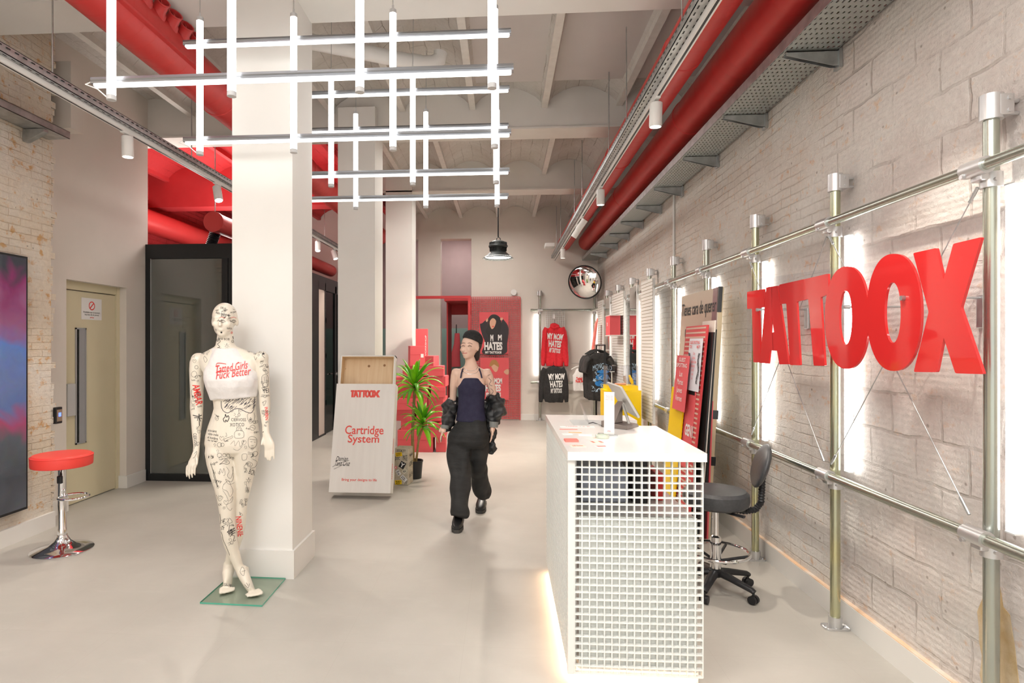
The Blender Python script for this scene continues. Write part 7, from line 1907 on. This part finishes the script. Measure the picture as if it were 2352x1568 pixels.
# trousers
mb = MB()
torso(mb, [(1048, 1116, 962, 0.115, 0), (1042, 1118, 975, 0.125, 0), (1031, 1120, 995, 0.135, 0), (1031, 1120, 1012, 0.13, 0), (1040, 1112, 1026, 0.10, 0)], y0=YP, px=PXP)
L2(mb, [(1031, 1080, 1010, 0, 1.0), (1031, 1084, 1040, -0.02, 1.0), (1033, 1083, 1070, -0.05, 1.05), (1036, 1080, 1100, -0.08, 1.1), (1036, 1077, 1130, -0.12, 1.1), (1035, 1076, 1155, -0.16, 1.1), (1035, 1076, 1177, -0.20, 1.1), (1037, 1073, 1186, -0.21, 1.1)])
L2(mb, [(1072, 1121, 1010, 0.02, 1.0), (1078, 1121, 1040, 0.05, 1.0), (1082, 1121, 1070, 0.10, 1.05), (1084, 1121, 1095, 0.16, 1.1), (1085, 1124, 1115, 0.21, 1.15), (1090, 1128, 1132, 0.25, 1.15), (1095, 1124, 1141, 0.27, 1.1)])
me = bake(mb, 0.010, 3)
M_trous = noisy('black_trouser_cloth', (0.014, 0.0145, 0.0145), (0.028, 0.028, 0.028), 5, 0.8, 0.6, 9, stretch=(1, 1, 3))
place(me, 'trousers', M_trous, tp, fn=folds(0.026, 7, (1, 1, 0.55), 3.0))
# jacket slipped down to the elbows
mb = MB()
L2(mb, [(1028, 1052, 915, 0.05, 1.1), (1020, 1054, 930, 0.04, 1.1), (1016, 1048, 948, 0.0, 1.1), (1014, 1042, 965, -0.03, 1.0), (1014, 1034, 980, -0.06, 1.0)])
L2(mb, [(1118, 1146, 905, 0.03, 1.1), (1122, 1156, 922, 0.03, 1.1), (1123, 1159, 940, 0.0, 1.1), (1124, 1155, 958, -0.04, 1.0), (1124, 1146, 972, -0.07, 1.0)])
L2(mb, [(1024, 1050, 918, 0.10, 0.9), (1040, 1080, 935, 0.15, 0.5), (1060, 1110, 940, 0.16, 0.4), (1100, 1130, 930, 0.14, 0.5), (1122, 1148, 915, 0.08, 0.8)])
L2(mb, [(1110, 1140, 930, 0.06, 0.5), (1108, 1138, 965, 0.05, 0.4), (1110, 1140, 1000, 0.05, 0.35), (1110, 1142, 1030, 0.06, 0.3), (1114, 1132, 1045, 0.06, 0.3)])
L2(mb, [(1024, 1046, 935, 0.08, 0.6), (1020, 1042, 965, 0.09, 0.5), (1022, 1040, 990, 0.10, 0.4)])
place(bake(mb, 0.010, 3), 'jacket', noisy('black_nylon', (0.012, 0.013, 0.014), (0.03, 0.032, 0.034), 7, 0.45, 0.8, 12), tp, fn=folds(0.045, 10, (1, 1, 1.3), 1.0))
mb = MB(); L2(mb, [(1124, 1145, 968, -0.07, 1.1), (1124, 1143, 981, -0.075, 1.1)]); build(mb, 'cuff', pbr('grey_rib', (0.22, 0.23, 0.22), 0.8), tp, smooth=True, label='grey ribbed cuff')
mb = MB(); L2(mb, [(1013, 1032, 976, -0.06, 1.1), (1013, 1030, 984, -0.065, 1.1)]); build(mb, 'cuff', pbr('grey_rib', (0.22, 0.23, 0.22), 0.8), tp, smooth=True, label='grey ribbed cuff')
# shoes
def shoe(heel, toe, hz):
    heel = Vector(heel); toe = Vector(toe); d = (toe - heel); f = d.normalized()
    M = Matrix.Translation(heel) @ f.to_track_quat('Y', 'Z').to_matrix().to_4x4(); L_ = d.length
    mb = MB(); rings = []
    for s_, w_, z0, z1 in ((0.0, 0.028, 0.0, 0.07), (0.08, 0.036, 0.0, 0.10), (0.3, 0.036, 0.0, 0.115), (0.5, 0.040, 0, 0.085), (0.75, 0.047, 0, 0.062), (0.92, 0.040, 0, 0.05), (1.0, 0.022, 0.004, 0.034)):
        R = []
        for k in range(16):
            a = 2 * PI * k / 16; zz_ = (z0 + z1) / 2 + math.copysign(abs(math.sin(a)) ** 0.7, math.sin(a)) * (z1 - z0) / 2
            R.append(M @ Vector((math.copysign(abs(math.cos(a)) ** 0.7, math.cos(a)) * w_, s_ * L_, zz_ + 0.02)))
        rings.append(R)
    mb.loft(rings); s = build(mb, 'shoe', pbr('black_leather', (0.015, 0.015, 0.016), 0.35), tp, smooth=True)
    mb = MB(); rings = []
    for z in (0.0, 0.026):
        R = []
        for s_, w_ in ((0.0, 0.030), (0.1, 0.040), (0.4, 0.040), (0.75, 0.051), (0.93, 0.042), (1.02, 0.02)): R.append(M @ Vector((w_, s_ * L_, z)))
        for s_, w_ in ((1.02, 0.02), (0.93, 0.042), (0.75, 0.051), (0.4, 0.040), (0.1, 0.040), (0.0, 0.030)): R.append(M @ Vector((-w_, s_ * L_, z)))
        rings.append(R)
    mb.loft(rings); build(mb, 'sole', pbr('dark_sole', (0.05, 0.048, 0.045), 0.7), s)
    mb = MB()
    for k in range(4): mb.tube([M @ Vector((-0.02, L_ * (0.45 + k * 0.07), 0.102 - k * 0.009)), M @ Vector((0, L_ * (0.47 + k * 0.07), 0.112 - k * 0.009)), M @ Vector((0.02, L_ * (0.45 + k * 0.07), 0.102 - k * 0.009))], 0.003, 6)
    build(mb, 'laces', pbr('lace_grey', (0.10, 0.10, 0.10), 0.8), s)
a = P(1056, 1192, z=0.0); b_ = P(1050, 1219, z=0.0)
shoe(Vector((a.x, a.y + 0.02, 0.002)), Vector((b_.x, b_.y - 0.06, 0.002)), 0)
a = P(1108, 1160, z=0.0); b_ = P(1103, 1178, z=0.0)
shoe(Vector((a.x, a.y + 0.08, 0.002)), Vector((b_.x, b_.y - 0.02, 0.002)), 0)
